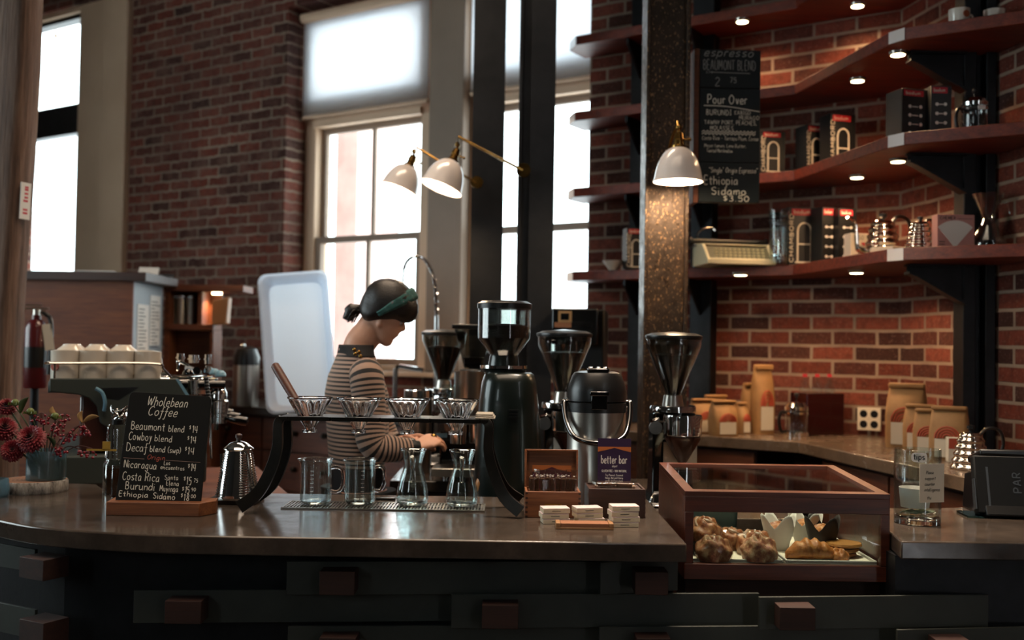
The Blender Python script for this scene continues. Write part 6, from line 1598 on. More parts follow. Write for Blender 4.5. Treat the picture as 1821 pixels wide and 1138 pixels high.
m_.add([V(x, .128, z) for x, z in rrect(-TW / 2 + .04, TW / 2 - .04, .04, th_ - .04, .05)], [tuple(range(28))])
part('tub', m_, t.m, tub, ang=60)
# far airpot and dark jars on the same counter
for k, (px, py, Y, lab) in enumerate(((437, 722, 6.40, 'steel airpot with black top on the far window counter, by the white tub'),)):
    q = at(px, 700, Y); r = thing('airpot', lab, 'airpot', (q.x, Y, KZ), 0)
    part('body', MB().lathe([(.001, 0), (.075, 0), (.078, .01), (.078, .25), (.001, .25)], 32), M['steel'] if k == 0 else M['black_plastic'], r)
    part('lid', MB().lathe([(.079, .25), (.08, .3), (.06, .35), (.03, .365), (.001, .366)], 32), M['black_plastic'], r)
    part('lever', MB().sphere((-.02, -.02, .372), .018, 12, 8, (1, 1, .6)), M['chrome'], r)
q = at(330, 700, 5.55)
# arc lamp shape behind the machine: brewing arm
# ------------------------------------------------------------------ sink taps near the window
q = at(775, 700, 5.35)
fa = thing('spray_tap', 'tall arched steel spray tap in front of the window behind the head', 'tap', (q.x, 5.35, KZ), 0)
ap_ = [at(*z_) - V(q.x, 5.35, KZ) for z_ in ((775, 640, 5.35), (776, 560, 5.35), (772, 500, 5.35), (758, 466, 5.34), (740, 455, 5.33), (722, 468, 5.32), (716, 500, 5.31), (722, 530, 5.31))]
part('riser', MB().cyl((0, 0, 0), ap_[1], .011, n=14), M['chrome'], fa)
arc = cr(ap_[1:], 14)
part('hose', MB().tube(arc, .008, 10), M['chrome'], fa)
sp_m = MB()
sp_m.tube([arc[i] + V(0, 0, 0) + (V(math.cos(i * 2.1), math.sin(i * 2.1), 0) * .013) for i in range(len(arc))], .0025, 5)
part('spring', sp_m, M['chrome'], fa)
part('spray_head', MB().cyl(arc[-1], arc[-1] - V(-.005, 0, .09), .016, .022, n=16), M['black_plastic'], fa)
q = at(703, 700, 5.5)
fb2 = thing('swivel_tap', 'low steel tap with a long horizontal spout under the window', 'tap', (q.x, 5.5, KZ), 0)
u_ = at(703, 655, 5.5); e_ = at(752, 658, 5.45)
part('riser', MB().cyl((0, 0, 0), (0, 0, u_.z - KZ), .014, n=14), M['chrome'], fb2); part('spout', MB().tube([V(0, 0, u_.z - KZ), V(.02, 0, u_.z - KZ + .012), e_ - V(q.x, 5.5, KZ)], .012, 10), M['chrome'], fb2)
# ------------------------------------------------------------------ work bench in the middle with grinders
WZ = .93
wbm = MB().box((.02, 3.175, WZ - .04), (.92, 4.10, WZ)); solo('work_bench', wbm, M['concrete'], 'dark work bench behind the bar carrying the coffee grinders', 'work bench', bevel=.004)
solo('bench_base', MB().box((.06, 3.19, 0), (.90, 4.08, WZ - .041)), M['wood_dark'], 'dark cabinet under the work bench of grinders', 'cabinet')
wb2 = MB().box((-.45, 3.92, WZ - .04), (.0, 4.75, WZ)); solo('machine_bench', wb2, M['concrete'], 'dark bench in front of the person', 'work bench', bevel=.004)
solo('bench_base', MB().box((-.43, 3.96, 0), (-.02, 4.72, WZ - .041)), M['wood_dark'], 'dark cabinet under the bench in front of the person', 'cabinet')
# tall dark-green grinder
p = at(905, 860, 3.3)
gr = thing('coffee_grinder', 'large dark green grinder with a clear hopper of beans, behind the stand', 'coffee grinder', (at(905, 700, 3.3).x, 3.3, WZ), 0, 'coffee grinders')
zz = lambda py, Y: at(905, py, Y).z - WZ
zt_g = zz(662, 3.3)
prb = [(.001, 0), (.108, 0), (.112, .01), (.112, .03), (.105, .05)]
bodyr = MB(); rings = []
for (u, wx, wy) in ((0, .105, .13), (.02, .108, .13), (.5, .103, .125), (.8, .093, .12), (.93, .086, .115), (.985, .078, .105), (1, .07, .098)):
    rings.append([V(wx * math.copysign(abs(math.cos(a_)) ** .7, math.cos(a_)) , .0 + wy * math.copysign(abs(math.sin(a_)) ** .7, math.sin(a_)), zt_g * u) for a_ in [2 * PI * j / 40 for j in range(40)]])
bodyr.loft(rings); part('body', bodyr, M['grinder_paint'], gr, ang=50)
part('vent_slots', MB().box((.0, -.128, zz(726, 3.3)), (.03, -.118, zz(724, 3.3))).box((.0, -.128, zz(732, 3.3)), (.03, -.118, zz(730, 3.3))).box((.0, -.128, zz(738, 3.3)), (.03, -.118, zz(736, 3.3))), M['black_plastic'], gr)
part('collar', MB().lathe([(.001, zt_g), (.07, zt_g), (.072, zt_g + .008), (.05, zt_g + .014), (.045, zt_g + .05), (.04, zt_g + .06), (.001, zt_g + .06)], 32, (-.018, 0, 0)), M['grinder_paint'], gr)
part('adjust_ring', MB().lathe([(.05, zt_g + .012), (.075, zt_g + .012), (.075, zt_g + .022), (.05, zt_g + .022)], 40, (-.018, 0, 0), closed=True), M['chrome'], gr)
hx = -.018; hz0, hz1, hz2, hz3 = zz(640, 3.3), zz(602, 3.3), zz(578, 3.3), zz(545, 3.3)
R1 = .083
part('hopper', MB().lathe([(.035, hz0), (.04, hz0 + .01), (R1, hz1), (R1, hz3), (R1 - .003, hz3), (R1 - .003, hz1 + .001), (.037, hz0 + .011), (.032, hz0)], 44, (hx, 0, 0), closed=True), M['glass_smoke'], gr)
part('beans', MB().lathe([(.001, hz0 + .004), (.034, hz0 + .008), (R1 - .005, hz1 + .002), (R1 - .005, hz2 - .004), (.05, hz2 + .003), (.001, hz2 + .004)], 44, (hx, 0, 0)), M['bean'], gr)
part('hopper_lid', MB().lathe([(R1 + .003, hz3 - .008), (R1 + .004, hz3 + .008), (R1 - .01, hz3 + .016), (.001, hz3 + .02)], 44, (hx, 0, 0)), M['black_plastic'], gr)
# conical-hopper grinders
def cone_grinder(lab, pxc, pyl, wpx, Y, rz=0, base=True):
    c = at(pxc, pyl, Y); r = thing('coffee_grinder', lab, 'coffee grinder', (c.x, Y, WZ), rz, 'coffee grinders')
    R_ = wpx / F * Y / 2; zt = c.z - WZ; k = R_ / .095
    zc = zt - .205 * k
    part('hopper_lid', MB().lathe([(R_, zt - .012), (R_ + .002, zt - .004), (R_ + .001, zt), (R_ * .8, zt + .008), (.001, zt + .014)], 44), M['black_plastic'] if base else M['grey_plastic'], r)
    part('hopper', MB().lathe([(.026 * k, zc), (.028 * k, zc + .01), (R_ * .97, zt - .035), (R_ * .98, zt - .012), (R_ * .95, zt - .012), (R_ * .94, zt - .035), (.025 * k, zc + .011), (.022 * k, zc)], 44, closed=True), M['glass_smoke'], r)
    top = zt - (.062 if base else .05)
    rt = .026 * k + (R_ * .95 - .026 * k) * ((top - zc) / (zt - .035 - zc))
    part('beans', MB().lathe([(.001, zc + .004), (.021 * k, zc + .008), (rt - .005, top - .003), (rt * .6, top + .002), (.001, top + .003)], 40), M['bean'], r)
    part('neck', MB().cyl((0, 0, zc - .03 * k), (0, 0, zc + .004), .036 * k, .030 * k, 28), M['steel'], r)
    part('burr_housing', MB().lathe([(.001, zc - .03 * k), (.075 * k, zc - .03 * k), (.078 * k, zc - .036 * k), (.078 * k, zc - .05 * k), (.001, zc - .05 * k)], 36), M['chrome'], r)
    b_ = MB(); hb = zc - .051 * k
    rings = []
    for (u, wx, y0, y1) in ((0, .085, -.11, .11), (.05, .088, -.11, .11), (.12, .07, -.02, .11), (.5, .066, .0, .11), (.9, .068, -.02, .10), (1, .07, -.06, .08)):
        rings.append([V(x * k, y * k, hb * u) for x, y in ((-wx, y0), (wx, y0), (wx, y1), (-wx, y1))])
    b_.loft(rings); part('body', b_, M['black_gloss'], r, .008, ang=50)
    part('doser', MB().lathe([(.001, hb - .005), (.062 * k, hb - .005), (.064 * k, hb - .012), (.062 * k, hb - .07 * k), (.056 * k, hb - .075 * k), (.001, hb - .075 * k)], 36, (.02 * k, -.085 * k, 0)), M['chrome'], r)
    part('dosed_grounds', MB().lathe([(.001, hb - .076 * k), (.058 * k, hb - .076 * k), (.058 * k, hb - .085 * k), (.012 * k, hb - .165 * k), (.001, hb - .165 * k)], 36, (.02 * k, -.085 * k, 0)), pm('doser_cone', '3a2018', .25, coat=.3) if 'dcone' not in M else M['dcone'], r)
    part('steel_plate', MB().box((-.034 * k, -.03 * k, hb - .19 * k), (.078 * k, -.022 * k, hb - .10 * k)), M['steel'], r)
    part('lever', MB().tube([(-.06 * k, -.08 * k, hb - .02), (-.085 * k, -.1 * k, hb - .025)], .006, 8), M['chrome'], r)
    part('dial', MB().cyl((-.066 * k, -.07 * k, hb - .05 * k), (-.066 * k, -.055 * k, hb - .05 * k), .022 * k, n=20), M['grey_plastic'], r)
    return r
M['dcone'] = pm('brown_doser_cone', '3a2018', .25, coat=.3)
cone_grinder('black grinder with a conical bean hopper behind the airpot', 1004, 593, 98, 3.5)
cone_grinder('black grinder with a full conical hopper in front of the worn column', 1198, 597, 100, 3.45)
cone_grinder('dark grinder with a conical hopper close to the face of the person', 790, 591, 80, 4.52)
# the tilted clear hopper grinder behind the green one
c = at(842, 580, 4.27)
th2 = thing('coffee_grinder', 'grinder with a half-empty clear hopper, left of the dark green grinder', 'coffee grinder', (c.x, 4.27, WZ), 0, 'coffee grinders')
zt2 = c.z - WZ; zb2 = at(842, 655, 4.27).z - WZ
part('hopper', MB().loft([[V(x * a_, y * a_, z) for x, y in ((-.075, -.075), (.085, -.075), (.085, .075), (-.075, .075))] for a_, z in ((.45, zb2), (1, zt2 - .012), (.96, zt2 - .012), (.42, zb2))], cap=False), M['glass_smoke'], th2, .004)
part('hopper_lid', MB().box((-.085, -.08, zt2 - .0115), (.092, .08, zt2 + .006)), M['black_plastic'], th2, .004)
part('beans', MB().loft([[V(x * a_, y * a_, z) for x, y in ((-.07, -.07), (.08, -.07), (.08, .07), (-.07, .07))] for a_, z in ((.43, zb2 + .003), (.58, zb2 + .045))]), M['bean'], th2, .004)
part('body', MB().box((-.07, -.10, 0), (.08, .1, zb2 - .012)).box((-.05, -.05, zb2 - .012), (.05, .05, zb2 - .001)), M['black_gloss'], th2, .01)
# second low machine the person works at, with pitchers on top
p = at(800, 740, 3.88)
mz = p.z
ma = thing('brew_machine', 'low dark machine behind the stand, reached by the hands of the person', 'brewing machine', (at(800, 700, 3.98).x, 3.98, WZ), 0)
mh = mz - WZ
mw0 = at(780, 740, 3.88).x - ma.location.x; mw1 = at(868, 740, 3.88).x - ma.location.x
part('body', MB().box((mw0, -.02, .03), (mw1, .15, mh)), M['black_gloss'], ma, .01)
part('top_edge', MB().box((mw0 - .005, -.10, mh - .03), (mw1, .15, mh + .001)), M['black_plastic'], ma, .004)
for x in (mw0 + .03, mw1 - .03):
    for y in (.01, .12): part('leg', MB().cyl((x, y, .0005), (x, y, .03), .015, n=12), M['chrome'], ma)
for (px0, py0, px1, py1, mt) in ((775, 770, 795, 778, 'blue'), (778, 752, 790, 768, 'label'), (873, 785, 893, 796, 'label')):
    a_ = at(px0, py0, 3.96) - ma.location; b_ = at(px1, py1, 3.96) - ma.location
    if px0 < 870: part('sticker', MB().box((a_.x, -.0215, b_.z), (b_.x, -.0205, a_.z)), blue if mt == 'blue' else M['grey_plastic'], ma)
a_ = at(857, 781, 3.96) - ma.location; part('red_switch', MB().box((a_.x - .008, -.026, a_.z - .014), (a_.x + .004, -.0205, a_.z + .01)), M['red'], ma)
part('drip_shelf', MB().box((mw0 - .02, -.16, .03), (mw1 + .03, -.021, .06)), M['steel'], ma, .003)
for i, (px, y_) in enumerate(((815, -.10), (846, -.06))):
    q_ = at(px, 800, 3.9); part('group_head', MB().cyl((q_.x - ma.location.x, y_ + .0, mh - .10), (q_.x - ma.location.x, y_, mh - .031), .03, n=20), M['chrome'], ma)
def pitcher(lab, pxl, pxr, pyt, Y, z0, mat, cat='pitcher', name='steel_pitcher', handle=True):
    l_ = at(pxl, pyt, Y); r__ = at(pxr, pyt, Y); R_ = (r__.x - l_.x) / 2; h = l_.z - z0
    r = thing(name, lab, cat, ((l_.x + r__.x) / 2, Y, z0 + .0015), .3)
    part('vessel', MB().lathe([(.001, 0), (R_ * .97, 0), (R_, .005), (R_, h - .004), (R_ * 1.03, h), (R_ * .97, h), (R_ * .95, .006), (.001, .005)], 36), mat, r)
    if handle: part('handle', MB().tube(cr([(R_ * .97, 0, h * .85), (R_ * 1.5, 0, h * .8), (R_ * 1.5, 0, h * .3), (R_ * .97, 0, h * .2)], 5), .005, 8), M['steel'], r)
    return r
pitcher('broad steel pitcher left of the green grinder', 810, 861, 660, 4.0, mz, M['steel'], handle=False)
pitcher('clear measuring glass left of the broad steel pitcher', 786, 811, 684, 3.96, mz, M['glass'], 'measuring glass', 'measuring_glass', False)
# metal can with bright rim, on the far bench
z_c = at(745, 745, 4.18).z
cn = thing('knock_bin', 'steel bin with a bright rim right of the striped shirt', 'bin', (at(744, 700, 4.18).x, 4.18, WZ + .0005), 0)
hb_ = at(744, 694, 4.18).z - WZ; R_ = (at(770, 694, 4.18).x - at(719, 694, 4.18).x) / 2
part('can', MB().lathe([(.001, 0), (R_ * .96, 0), (R_ * .96, hb_ - .03), (.001, hb_ - .03)], 36), M['steel'], cn); part('rim', MB().lathe([(R_ * .96, hb_ - .0295), (R_, hb_ - .028), (R_, hb_), (R_ * .9, hb_ + .002), (R_ * .86, hb_ - .005), (R_ * .86, hb_ - .0295)], 36, closed=True), M['chrome'], cn)
# white tea towels and steel tray low beyond the carafes
for k, (px, py, Y, lab) in enumerate(((700, 842, 3.36, 'white folded towel on the low tray beyond the carafes, upper'), (693, 862, 3.36, 'white folded towel beyond the carafes, lower'))):
    q = at(px, py, Y); solo('towel', MB().box((-.06, -.05, 0), (.06, .05, .02)), M['white'], lab, 'towel', loc=(q.x, Y, .8405 + (.0405 if k == 0 else .0)), rz=.1 * k, bevel=.006)
q = at(700, 860, 3.36); lw_t = thing('side_table', 'low dark stand holding the white towels beside the person', 'stand', (q.x, 3.36, 0)); part('top', MB().box((-.09, -.08, .81), (.09, .08, .84)), M['black_plastic'], lw_t, .003); part('leg', MB().cyl((0, 0, 0), (0, 0, .81), .03, n=16), M['steel_black'], lw_t)
q2 = solo('towel_riser', MB().box((-.06, -.05, 0), (.06, .05, .02)), M['grey_plastic'], 'grey folded cloth between the two white towels', 'cloth', loc=(at(697, 850, 3.36).x, 3.36, .861), bevel=.004)
# wood-topped tamper by the right stand leg
q = at(856, 868, 3.22)
tm_ = thing('tamper', 'steel tamper with a golden wooden knob behind the right stand leg', 'tamper', (q.x, 3.22, WZ)); part('base', MB().lathe([(.001, 0), (.028, 0), (.028, .018), (.012, .03), (.010, .05), (.001, .05)], 28), M['steel'], tm_); part('knob', MB().lathe([(.001, .0505), (.012, .0505), (.016, .07), (.019, .09), (.013, .104), (.001, .108)], 24), pm('golden_wood', '9a6a38', .35), tm_)
# black batch brewer by the pier
p = at(1030, 700, 4.72); bz_ = at(1030, 550, 4.72).z
bb = thing('batch_brewer', 'tall black batch brewer in front of the brick pier', 'coffee brewer', (p.x, 4.72, 0), -.15)
x0_ = at(986, 600, 4.72).x - p.x; x1_ = at(1074, 600, 4.72).x - p.x
part('tower', MB().box((x0_, 0, 1.0), (x1_, .30, bz_)), M['black_plastic'], bb, .006)
part('head', MB().box((x0_, -.12, bz_ - .16), (x1_ - .02, -.001, bz_)), M['black_gloss'], bb, .006)
a_ = at(1012, 563, 4.6) - bb.location
part('display_frame', MB().box((a_.x - .03, -.1245, a_.z - .025), (a_.x + .03, -.1205, a_.z + .025)), pm('display_bezel', '8a6d48', .4), bb); part('display', MB().box((a_.x - .018, -.1265, a_.z - .014), (a_.x + .018, -.1246, a_.z + .014)), M['black_gloss'], bb)
a_ = at(1005, 578, 4.6) - bb.location; part('label_strip', MB().box((a_.x - .03, -.1225, a_.z - .01), (a_.x + .045, -.1205, a_.z + .012)), pm('copper_label', '7a5236', .4), bb)
part('base', MB().box((x0_, -.12, 1.0), (x1_, -.001, 1.04)), M['black_plastic'], bb, .004)
part('dispensing_tap', MB().cyl(((x0_ + x1_) / 2 + .03, -.17, bz_ - .28), ((x0_ + x1_) / 2 + .03, -.001, bz_ - .28), .014, n=14), M['brass'], bb)
solo('brewer_bench', MB().box((p.x + x0_ + .02, 4.52, 0), (p.x + x1_ + .03, 5.05, .999)), M['wood_dark'], 'dark stand under the black batch brewer', 'cabinet')
# teal bin behind the pastry case
q = at(1262, 905, 3.10)
tbn = thing('teal_bin', 'teal plastic bin behind the pastry case, seen through its glass', 'bin', (q.x, 3.10, .80), 0)
w_ = .075
part('bin', MB().loft([[V(x, y, z) for x, y in rrect(-w_ * k_, w_ * k_, -.06 * k_, .06 * k_, .02)] for k_, z in ((.9, 0), (1, at(1262, 893, 3.10).z - .80), (.95, at(1262, 893, 3.10).z - .80), (.86, .006))], cap=False), pm('teal_plastic', '2f4a4b', .4), tbn)
part('base', MB().box((-.065, -.05, .001), (.065, .05, .006)), M['grey_plastic'], tbn)
st_ = thing('bin_stand', 'low dark stand carrying the teal bin', 'stand', (q.x, 3.10, 0)); part('top', MB().box((-.1, -.06, .77), (.1, .06, .7995)), M['wood_dark'], st_); part('leg', MB().cyl((0, 0, 0), (0, 0, .77), .03, n=16), M['steel_black'], st_)
# ================================================================== THE PERSON BEHIND THE STAND
PY = 3.72
pe = thing('person', 'person in a striped long-sleeved shirt and teal headband, looking down while making coffee', 'person', (at(640, 700, PY).x, PY, 0))
PO = V(pe.location.x, PY, 0)
def pp(px, py, dy=0.0): return at(px, py, PY + dy) - PO
def ell_ring(c, ax, bx, a_, b_, n=28, pw=1.0):
    return [c + ax * (a_ * math.copysign(abs(math.cos(t_)) ** pw, math.cos(t_))) + bx * (b_ * math.copysign(abs(math.sin(t_)) ** pw, math.sin(t_))) for t_ in [2 * PI * j / n for j in range(n)]]
def limb(mb, pts, rads, n=16, k=5, uv=False):
    P_ = cr([V(p[0], p[1], p[2]) for p in pts], k); m = len(P_); R_ = []
    for i in range(m):
        u = i / k; j = min(int(u), len(rads) - 2); f_ = u - j; R_.append(rads[j] * (1 - f_) + rads[j + 1] * f_)
    mb.tube(P_, R_, n, uvstep=True if uv else None); return P_, R_
YAW = math.radians(22)                   # turned a little away from the viewer
fx_ = V(math.cos(YAW), math.sin(YAW), 0)         # facing
lx_ = V(-math.sin(YAW), math.cos(YAW), 0)        # her left (away from the viewer)
skin = pm('skin', 'cf9f86', .5, var='bf8a70', sc=9, sub=.0)
# torso stations: pixel row -> silhouette (back x, front x), half width
tors = [(886, 592, 684, .165), (850, 590, 684, .165), (815, 586, 682, .155), (775, 584, 688, .155), (735, 581, 690, .165), (700, 579, 689, .175), (670, 583, 681, .18), (645, 592, 672, .17), (628, 603, 662, .135), (617, 612, 654, .10)]
def torso(mb, grow=0.0, rows=tors, uv=True):
    rings = []; uvs = []; n = 36
    for (y, xb, xf, hw_) in rows:
        pb, pf = pp(xb, y), pp(xf, y); c = (pb + pf) / 2; half = (pf.x - pb.x) / 2
        # silhouette half width = sqrt((a cos)^2 + (b sin)^2)
        b_ = hw_ * .86 + grow; s_ = half + grow
        a2 = (s_ ** 2 - (b_ * math.sin(YAW)) ** 2) / math.cos(YAW) ** 2; a_ = math.sqrt(max(a2, .0035))
        ring = ell_ring(c, fx_, lx_, a_, b_, n, .92); rings.append(ring)
        uvs += [(j / n, c.z) for j in range(n)]
    return mb.loft(rings, uvs=uvs if uv else None)
# joints
shR = pp(652, 671, -.135); elR = pp(664, 795, -.17); wrR = pp(738, 797, -.10)
shL = pp(640, 669, .15); elL = pp(690, 790, .15); wrL = pp(716, 786, .02)
neck0 = pp(633, 626, .0); neck1 = pp(668, 572, .0)
hips = pp(636, 880, 0)
body = MB()
torso(body, -.012, uv=False)
limb(body, [neck0 + V(0, 0, -.03), pp(640, 612), pp(655, 592), neck1], [.055, .056, .054, .052], 24)
limb(body, [shR + V(0, .03, .01), (shR + elR) / 2, elR + V(0, .0, .01)], [.052, .044, .037], 18); limb(body, [elR, (elR + wrR) / 2, wrR], [.037, .034, .024], 18)
limb(body, [shL + V(0, -.03, .01), (shL + elL) / 2, elL], [.05, .043, .036], 18); limb(body, [elL, (elL + wrL) / 2, wrL], [.036, .033, .024], 18)
for s_ in (-1, 1):
    h_ = V(hips.x, 0, 0) + lx_ * (.085 * s_)
    limb(body, [h_ + V(0, 0, .93), h_ + V(0.01, 0, .70), h_ + V(.015, 0, .50), h_ + V(0, 0, .28), h_ + V(-.01, 0, .08)], [.10, .085, .062, .052, .04], 20)
    limb(body, [h_ + V(-.03, 0, .045), h_ + V(.04, .0, .05), h_ + V(.13, 0, .035), h_ + V(.19, 0, .03)], [.045, .045, .035, .028], 14)
# head: rings along a tilted axis
HC = pp(690, 555); tl_ = math.radians(28)
U_ = V(math.sin(tl_), 0, math.cos(tl_)); Fv = V(math.cos(tl_), 0, -math.sin(tl_))
Fv = (Fv * 1.0 + V(0, .10, 0)).normalized(); Sv = U_.cross(Fv).normalized()      # slight turn away
st = [(-.112, .030, .052, .022), (-.107, .018, .060, .036), (-.098, .0, .066, .046), (-.088, -.012, .0665, .052), (-.078, -.02, .064, .055), (-.068, -.035, .068, .058), (-.062, -.05, .0725, .060), (-.055, -.06, .070, .062), (-.049, -.066, .0735, .064), (-.042, -.071, .070, .065), (-.034, -.076, .072, .067), (-.026, -.08, .073, .069), (-.016, -.084, .072, .071), (-.006, -.088, .068, .0725), (.004, -.09, .069, .074), (.018, -.091, .075, .075), (.035, -.09, .077, .075), (.055, -.085, .073, .072), (.075, -.075, .062, .064), (.092, -.058, .045, .05), (.104, -.035, .022, .03), (.109, -.012, .0, .01)]
def nose(u):      # extra reach of the nose ridge
    if u > .0 or u < -.045: return 0
    return .0175 * max(0, 1 - abs((u + .030) / .014)) if u < -.030 else .0175 * max(0, 1 - (u + .030) / .036)
hm = MB(); rings = []
for (u, b_, f_, w_) in st:
    row = []; n = 48
    for j in range(n):
        t_ = 2 * PI * j / n; cx = (b_ + f_) / 2; a_ = (f_ - b_) / 2
        x = cx + a_ * math.copysign(abs(math.cos(t_)) ** .95, math.cos(t_)); y = w_ * math.copysign(abs(math.sin(t_)) ** .9, math.sin(t_))
        if x > cx:
            x += nose(u) * math.exp(-(y / .010) ** 2)
            if -.024 < u < .006: x -= .008 * math.exp(-((abs(y) - .030) / .012) ** 2) * (1 - abs(u + .008) / .017)      # eye socket
        row.append(HC + U_ * u + Fv * x + Sv * y)
    rings.append(row)
body.loft(rings)
ear = MB()
for s_ in (-1, 1):
    ec = HC + U_ * (-.047) + Fv * (-.004) + Sv * (.0665 * s_)
    body.sphere(ec, .017, 16, 12, (.62, .42, 1), Matrix.Rotation(.5, 4, 'Y'))
bo = part('body', body, skin, pe, ang=180)
rm_ = bo.modifiers.new('one_skin', 'REMESH'); rm_.mode = 'VOXEL'; rm_.voxel_size = .0045; rm_.use_smooth_shade = True
sm_ = bo.modifiers.new('soften', 'SMOOTH'); sm_.factor = .5; sm_.iterations = 3
# hands (continuous with the wrist)
def hand(label, wr, d, n_, side, curl, parent, spread=.018):
    d = d.normalized(); n_ = (n_ - d * n_.dot(d)).normalized(); s_ = d.cross(n_) * side
    m_ = MB(); rings = []
    for (u, hw_, th_) in ((-.03, .022, .019), (0, .024, .018), (.02, .030, .017), (.05, .038, .016), (.075, .040, .014), (.088, .036, .011)):
        rings.append(ell_ring(wr + d * u, s_, n_, hw_, th_, 18, .8))
    m_.loft(rings)
    L = (.062, .072, .077, .070, .055)
    for k in range(1, 5):
        off_ = s_ * (.030 - (k - 1) * .0205); b0 = wr + d * (.078 if k < 4 else .07) + off_
        pts = [b0 - d * .02, b0]; dirn = d.copy(); p_ = b0
        seg = [L[k] * .44, L[k] * .32, L[k] * .26]
        for q_ in range(3):
            dirn = (dirn * math.cos(curl[q_] * (1 + .06 * k)) - n_ * math.sin(curl[q_] * (1 + .06 * k))).normalized(); 
            nn = n_
            p_ = p_ + dirn * seg[q_]; pts.append(p_)
        P_ = cr(pts, 4); rr_ = [.0095 - .0028 * i / (len(P_) - 1) for i in range(len(P_))]; rr_[-1] = .004
        m_.tube(P_, rr_, 10)
    t0 = wr + d * .022 + s_ * .026
    t1 = t0 + (d * .6 + s_ * .7 - n_ * .2).normalized() * .036; t2 = t1 + (d * .9 + s_ * .1 - n_ * .45).normalized() * .030; t3 = t2 + (d * .8 - s_ * .2 - n_ * .55).normalized() * .024
    P_ = cr([t0 - s_ * .015, t0, t1, t2, t3], 4); m_.tube(P_, [.0125 - .0045 * i / (len(P_) - 1) for i in range(len(P_) - 1)] + [.004], 10)
    o_ = part('hand', m_, skin, parent, ang=180)
    r_ = o_.modifiers.new('one_skin', 'REMESH'); r_.mode = 'VOXEL'; r_.voxel_size = .0022; r_.use_smooth_shade = True
    z_ = o_.modifiers.new('soften', 'SMOOTH'); z_.factor = .5; z_.iterations = 4
    return o_
hand('', wrR, pp(768, 783, -.06) - wrR, V(-.15, -.55, .8), -1, (.45, .75, .55), pe)
hand('', wrL, pp(742, 782, -.0) - wrL, V(-.1, .5, .85), 1, (.35, .7, .5), pe)
# face details
eye_w = pm('eye_white', 'c9c2bc', .25); iris = pm('eye_dark', '1d1512', .2); lip = pm('lip', '9c5f55', .4)
for s_ in (-1, 1):
    ec = HC + U_ * (-.009) + Fv * .0545 + Sv * (.030 * s_)
    ey = part('eye', MB().sphere(ec, .0115, 16, 12), eye_w, pe)
    part('iris', MB().sphere(ec + (Fv * .9 - U_ * .42).normalized() * .0072, .0054, 12, 8), iris, ey)
    lid = MB(); lid.tube([ec + Fv * (.0118 * math.cos(a_)) + Sv * (.0125 * math.sin(a_)) + U_ * (.002 + .0035 * math.cos(a_)) for a_ in [-1.2 + 2.4 * i / 8 for i in range(9)]], .0022, 6)
    part('eyelashes', lid, iris, ey)
    br = MB(); br.tube([HC + U_ * (.012 + .003 * math.cos(a_)) + Fv * (.0735 - .02 * (abs(a_) / 1.0) ** 2 * .5) + Sv * (s_ * (.030 + .020 * a_)) for a_ in [-1 + 2 * i / 8 for i in range(9)]], .0024, 6)
    part('eyebrow', br, iris, ey)
lm = MB()
for du, rr_ in ((-.052, .0032), (-.0585, .0036)):
    lm.tube([HC + U_ * (du - .0022 * abs(a_)) + Fv * (.0705 - .0085 * a_ * a_) + Sv * (.021 * a_) for a_ in [-1 + 2 * i / 10 for i in range(11)]], [rr_ * (1 - .8 * abs(-1 + 2 * i / 10)) + .0003 for i in range(11)], 8)
part('lips', lm, lip, pe)
# hair: cap with a fringe, swept to a small pony tail
t = NT('dark_hair'); v = t.coord('Object', (40, 12, 40)); n_ = t.noise(v, 5, 5, .6)
t.set(col=t.ramp(n_, [(.3, '0b0908'), (.7, '1d130e')]), rough=.38); t.bump(n_, .4, .004); M['hair'] = t.m
ha = MB(); rings = []
hs = [(-.068, -.062, -.040, .030), (-.058, -.074, -.022, .050), (-.050, -.086, -.010, .064), (-.040, -.094, .008, .073), (-.030, -.099, .030, .0785), (-.020, -.102, .048, .081), (-.008, -.104, .066, .083), (.002, -.106, .084, .084), (.012, -.107, .0925, .086), (.030, -.107, .0965, .087), (.050, -.104, .0955, .085), (.072, -.096, .085, .079), (.092, -.080, .066, .067), (.108, -.056, .038, .046), (.117, -.028, .010, .02), (.119, -.014, -.006, .004)]
for (u, b_, f_, w_) in hs:
    row = []; n = 44
    for j in range(n):
        t_ = 2 * PI * j / n; cx = (b_ + f_) / 2; a_ = (f_ - b_) / 2
        rip = 1 + .012 * math.sin(9 * t_ + u * 60)
        row.append(HC + U_ * u + Fv * (cx + a_ * math.cos(t_) * rip) + Sv * (w_ * math.sin(t_) * rip))
    rings.append(row)
ha.loft(rings); ho = part('hair', ha, M['hair'], pe, ang=180)
pt = MB(); P_ = [pp(648, 552), pp(639, 551), pp(629, 551), pp(622, 558), pp(618, 570)]
pt.tube(cr(P_, 5), [.012] * 5 + [.020] * 5 + [.026] * 5 + [.020] * 5 + [.008], 14)
random.seed(3)
for k in range(22):
    s0 = pp(640, 551) + V(random.uniform(-.01, .01), random.uniform(-.02, .02), random.uniform(-.015, .012)); e0_ = pp(random.uniform(612, 628), random.uniform(548, 578), 0) + V(0, random.uniform(-.03, .03), 0)
    pt.tube(cr([s0, (s0 + e0_) / 2 + V(0, random.uniform(-.012, .012), random.uniform(.0, .016)), e0_], 4), [.005] * 5 + [.003] * 3 + [.0008], 6)
part('pony_tail', pt, M['hair'], ho, ang=180)
bandm = NT('teal_scarf'); vv = bandm.coord(); bandm.set(col=bandm.ramp(bandm.noise(vv, 55, 3), [(.4, '24504f'), (.62, '2f6461'), (.7, '7b6a74')]), rough=.8); M['scarf'] = bandm.m
hb_ = MB(); rings = []
e1_ = (Fv * .059 + U_ * .100).normalized(); e2_ = (Fv * .1 - U_ * .059).normalized()
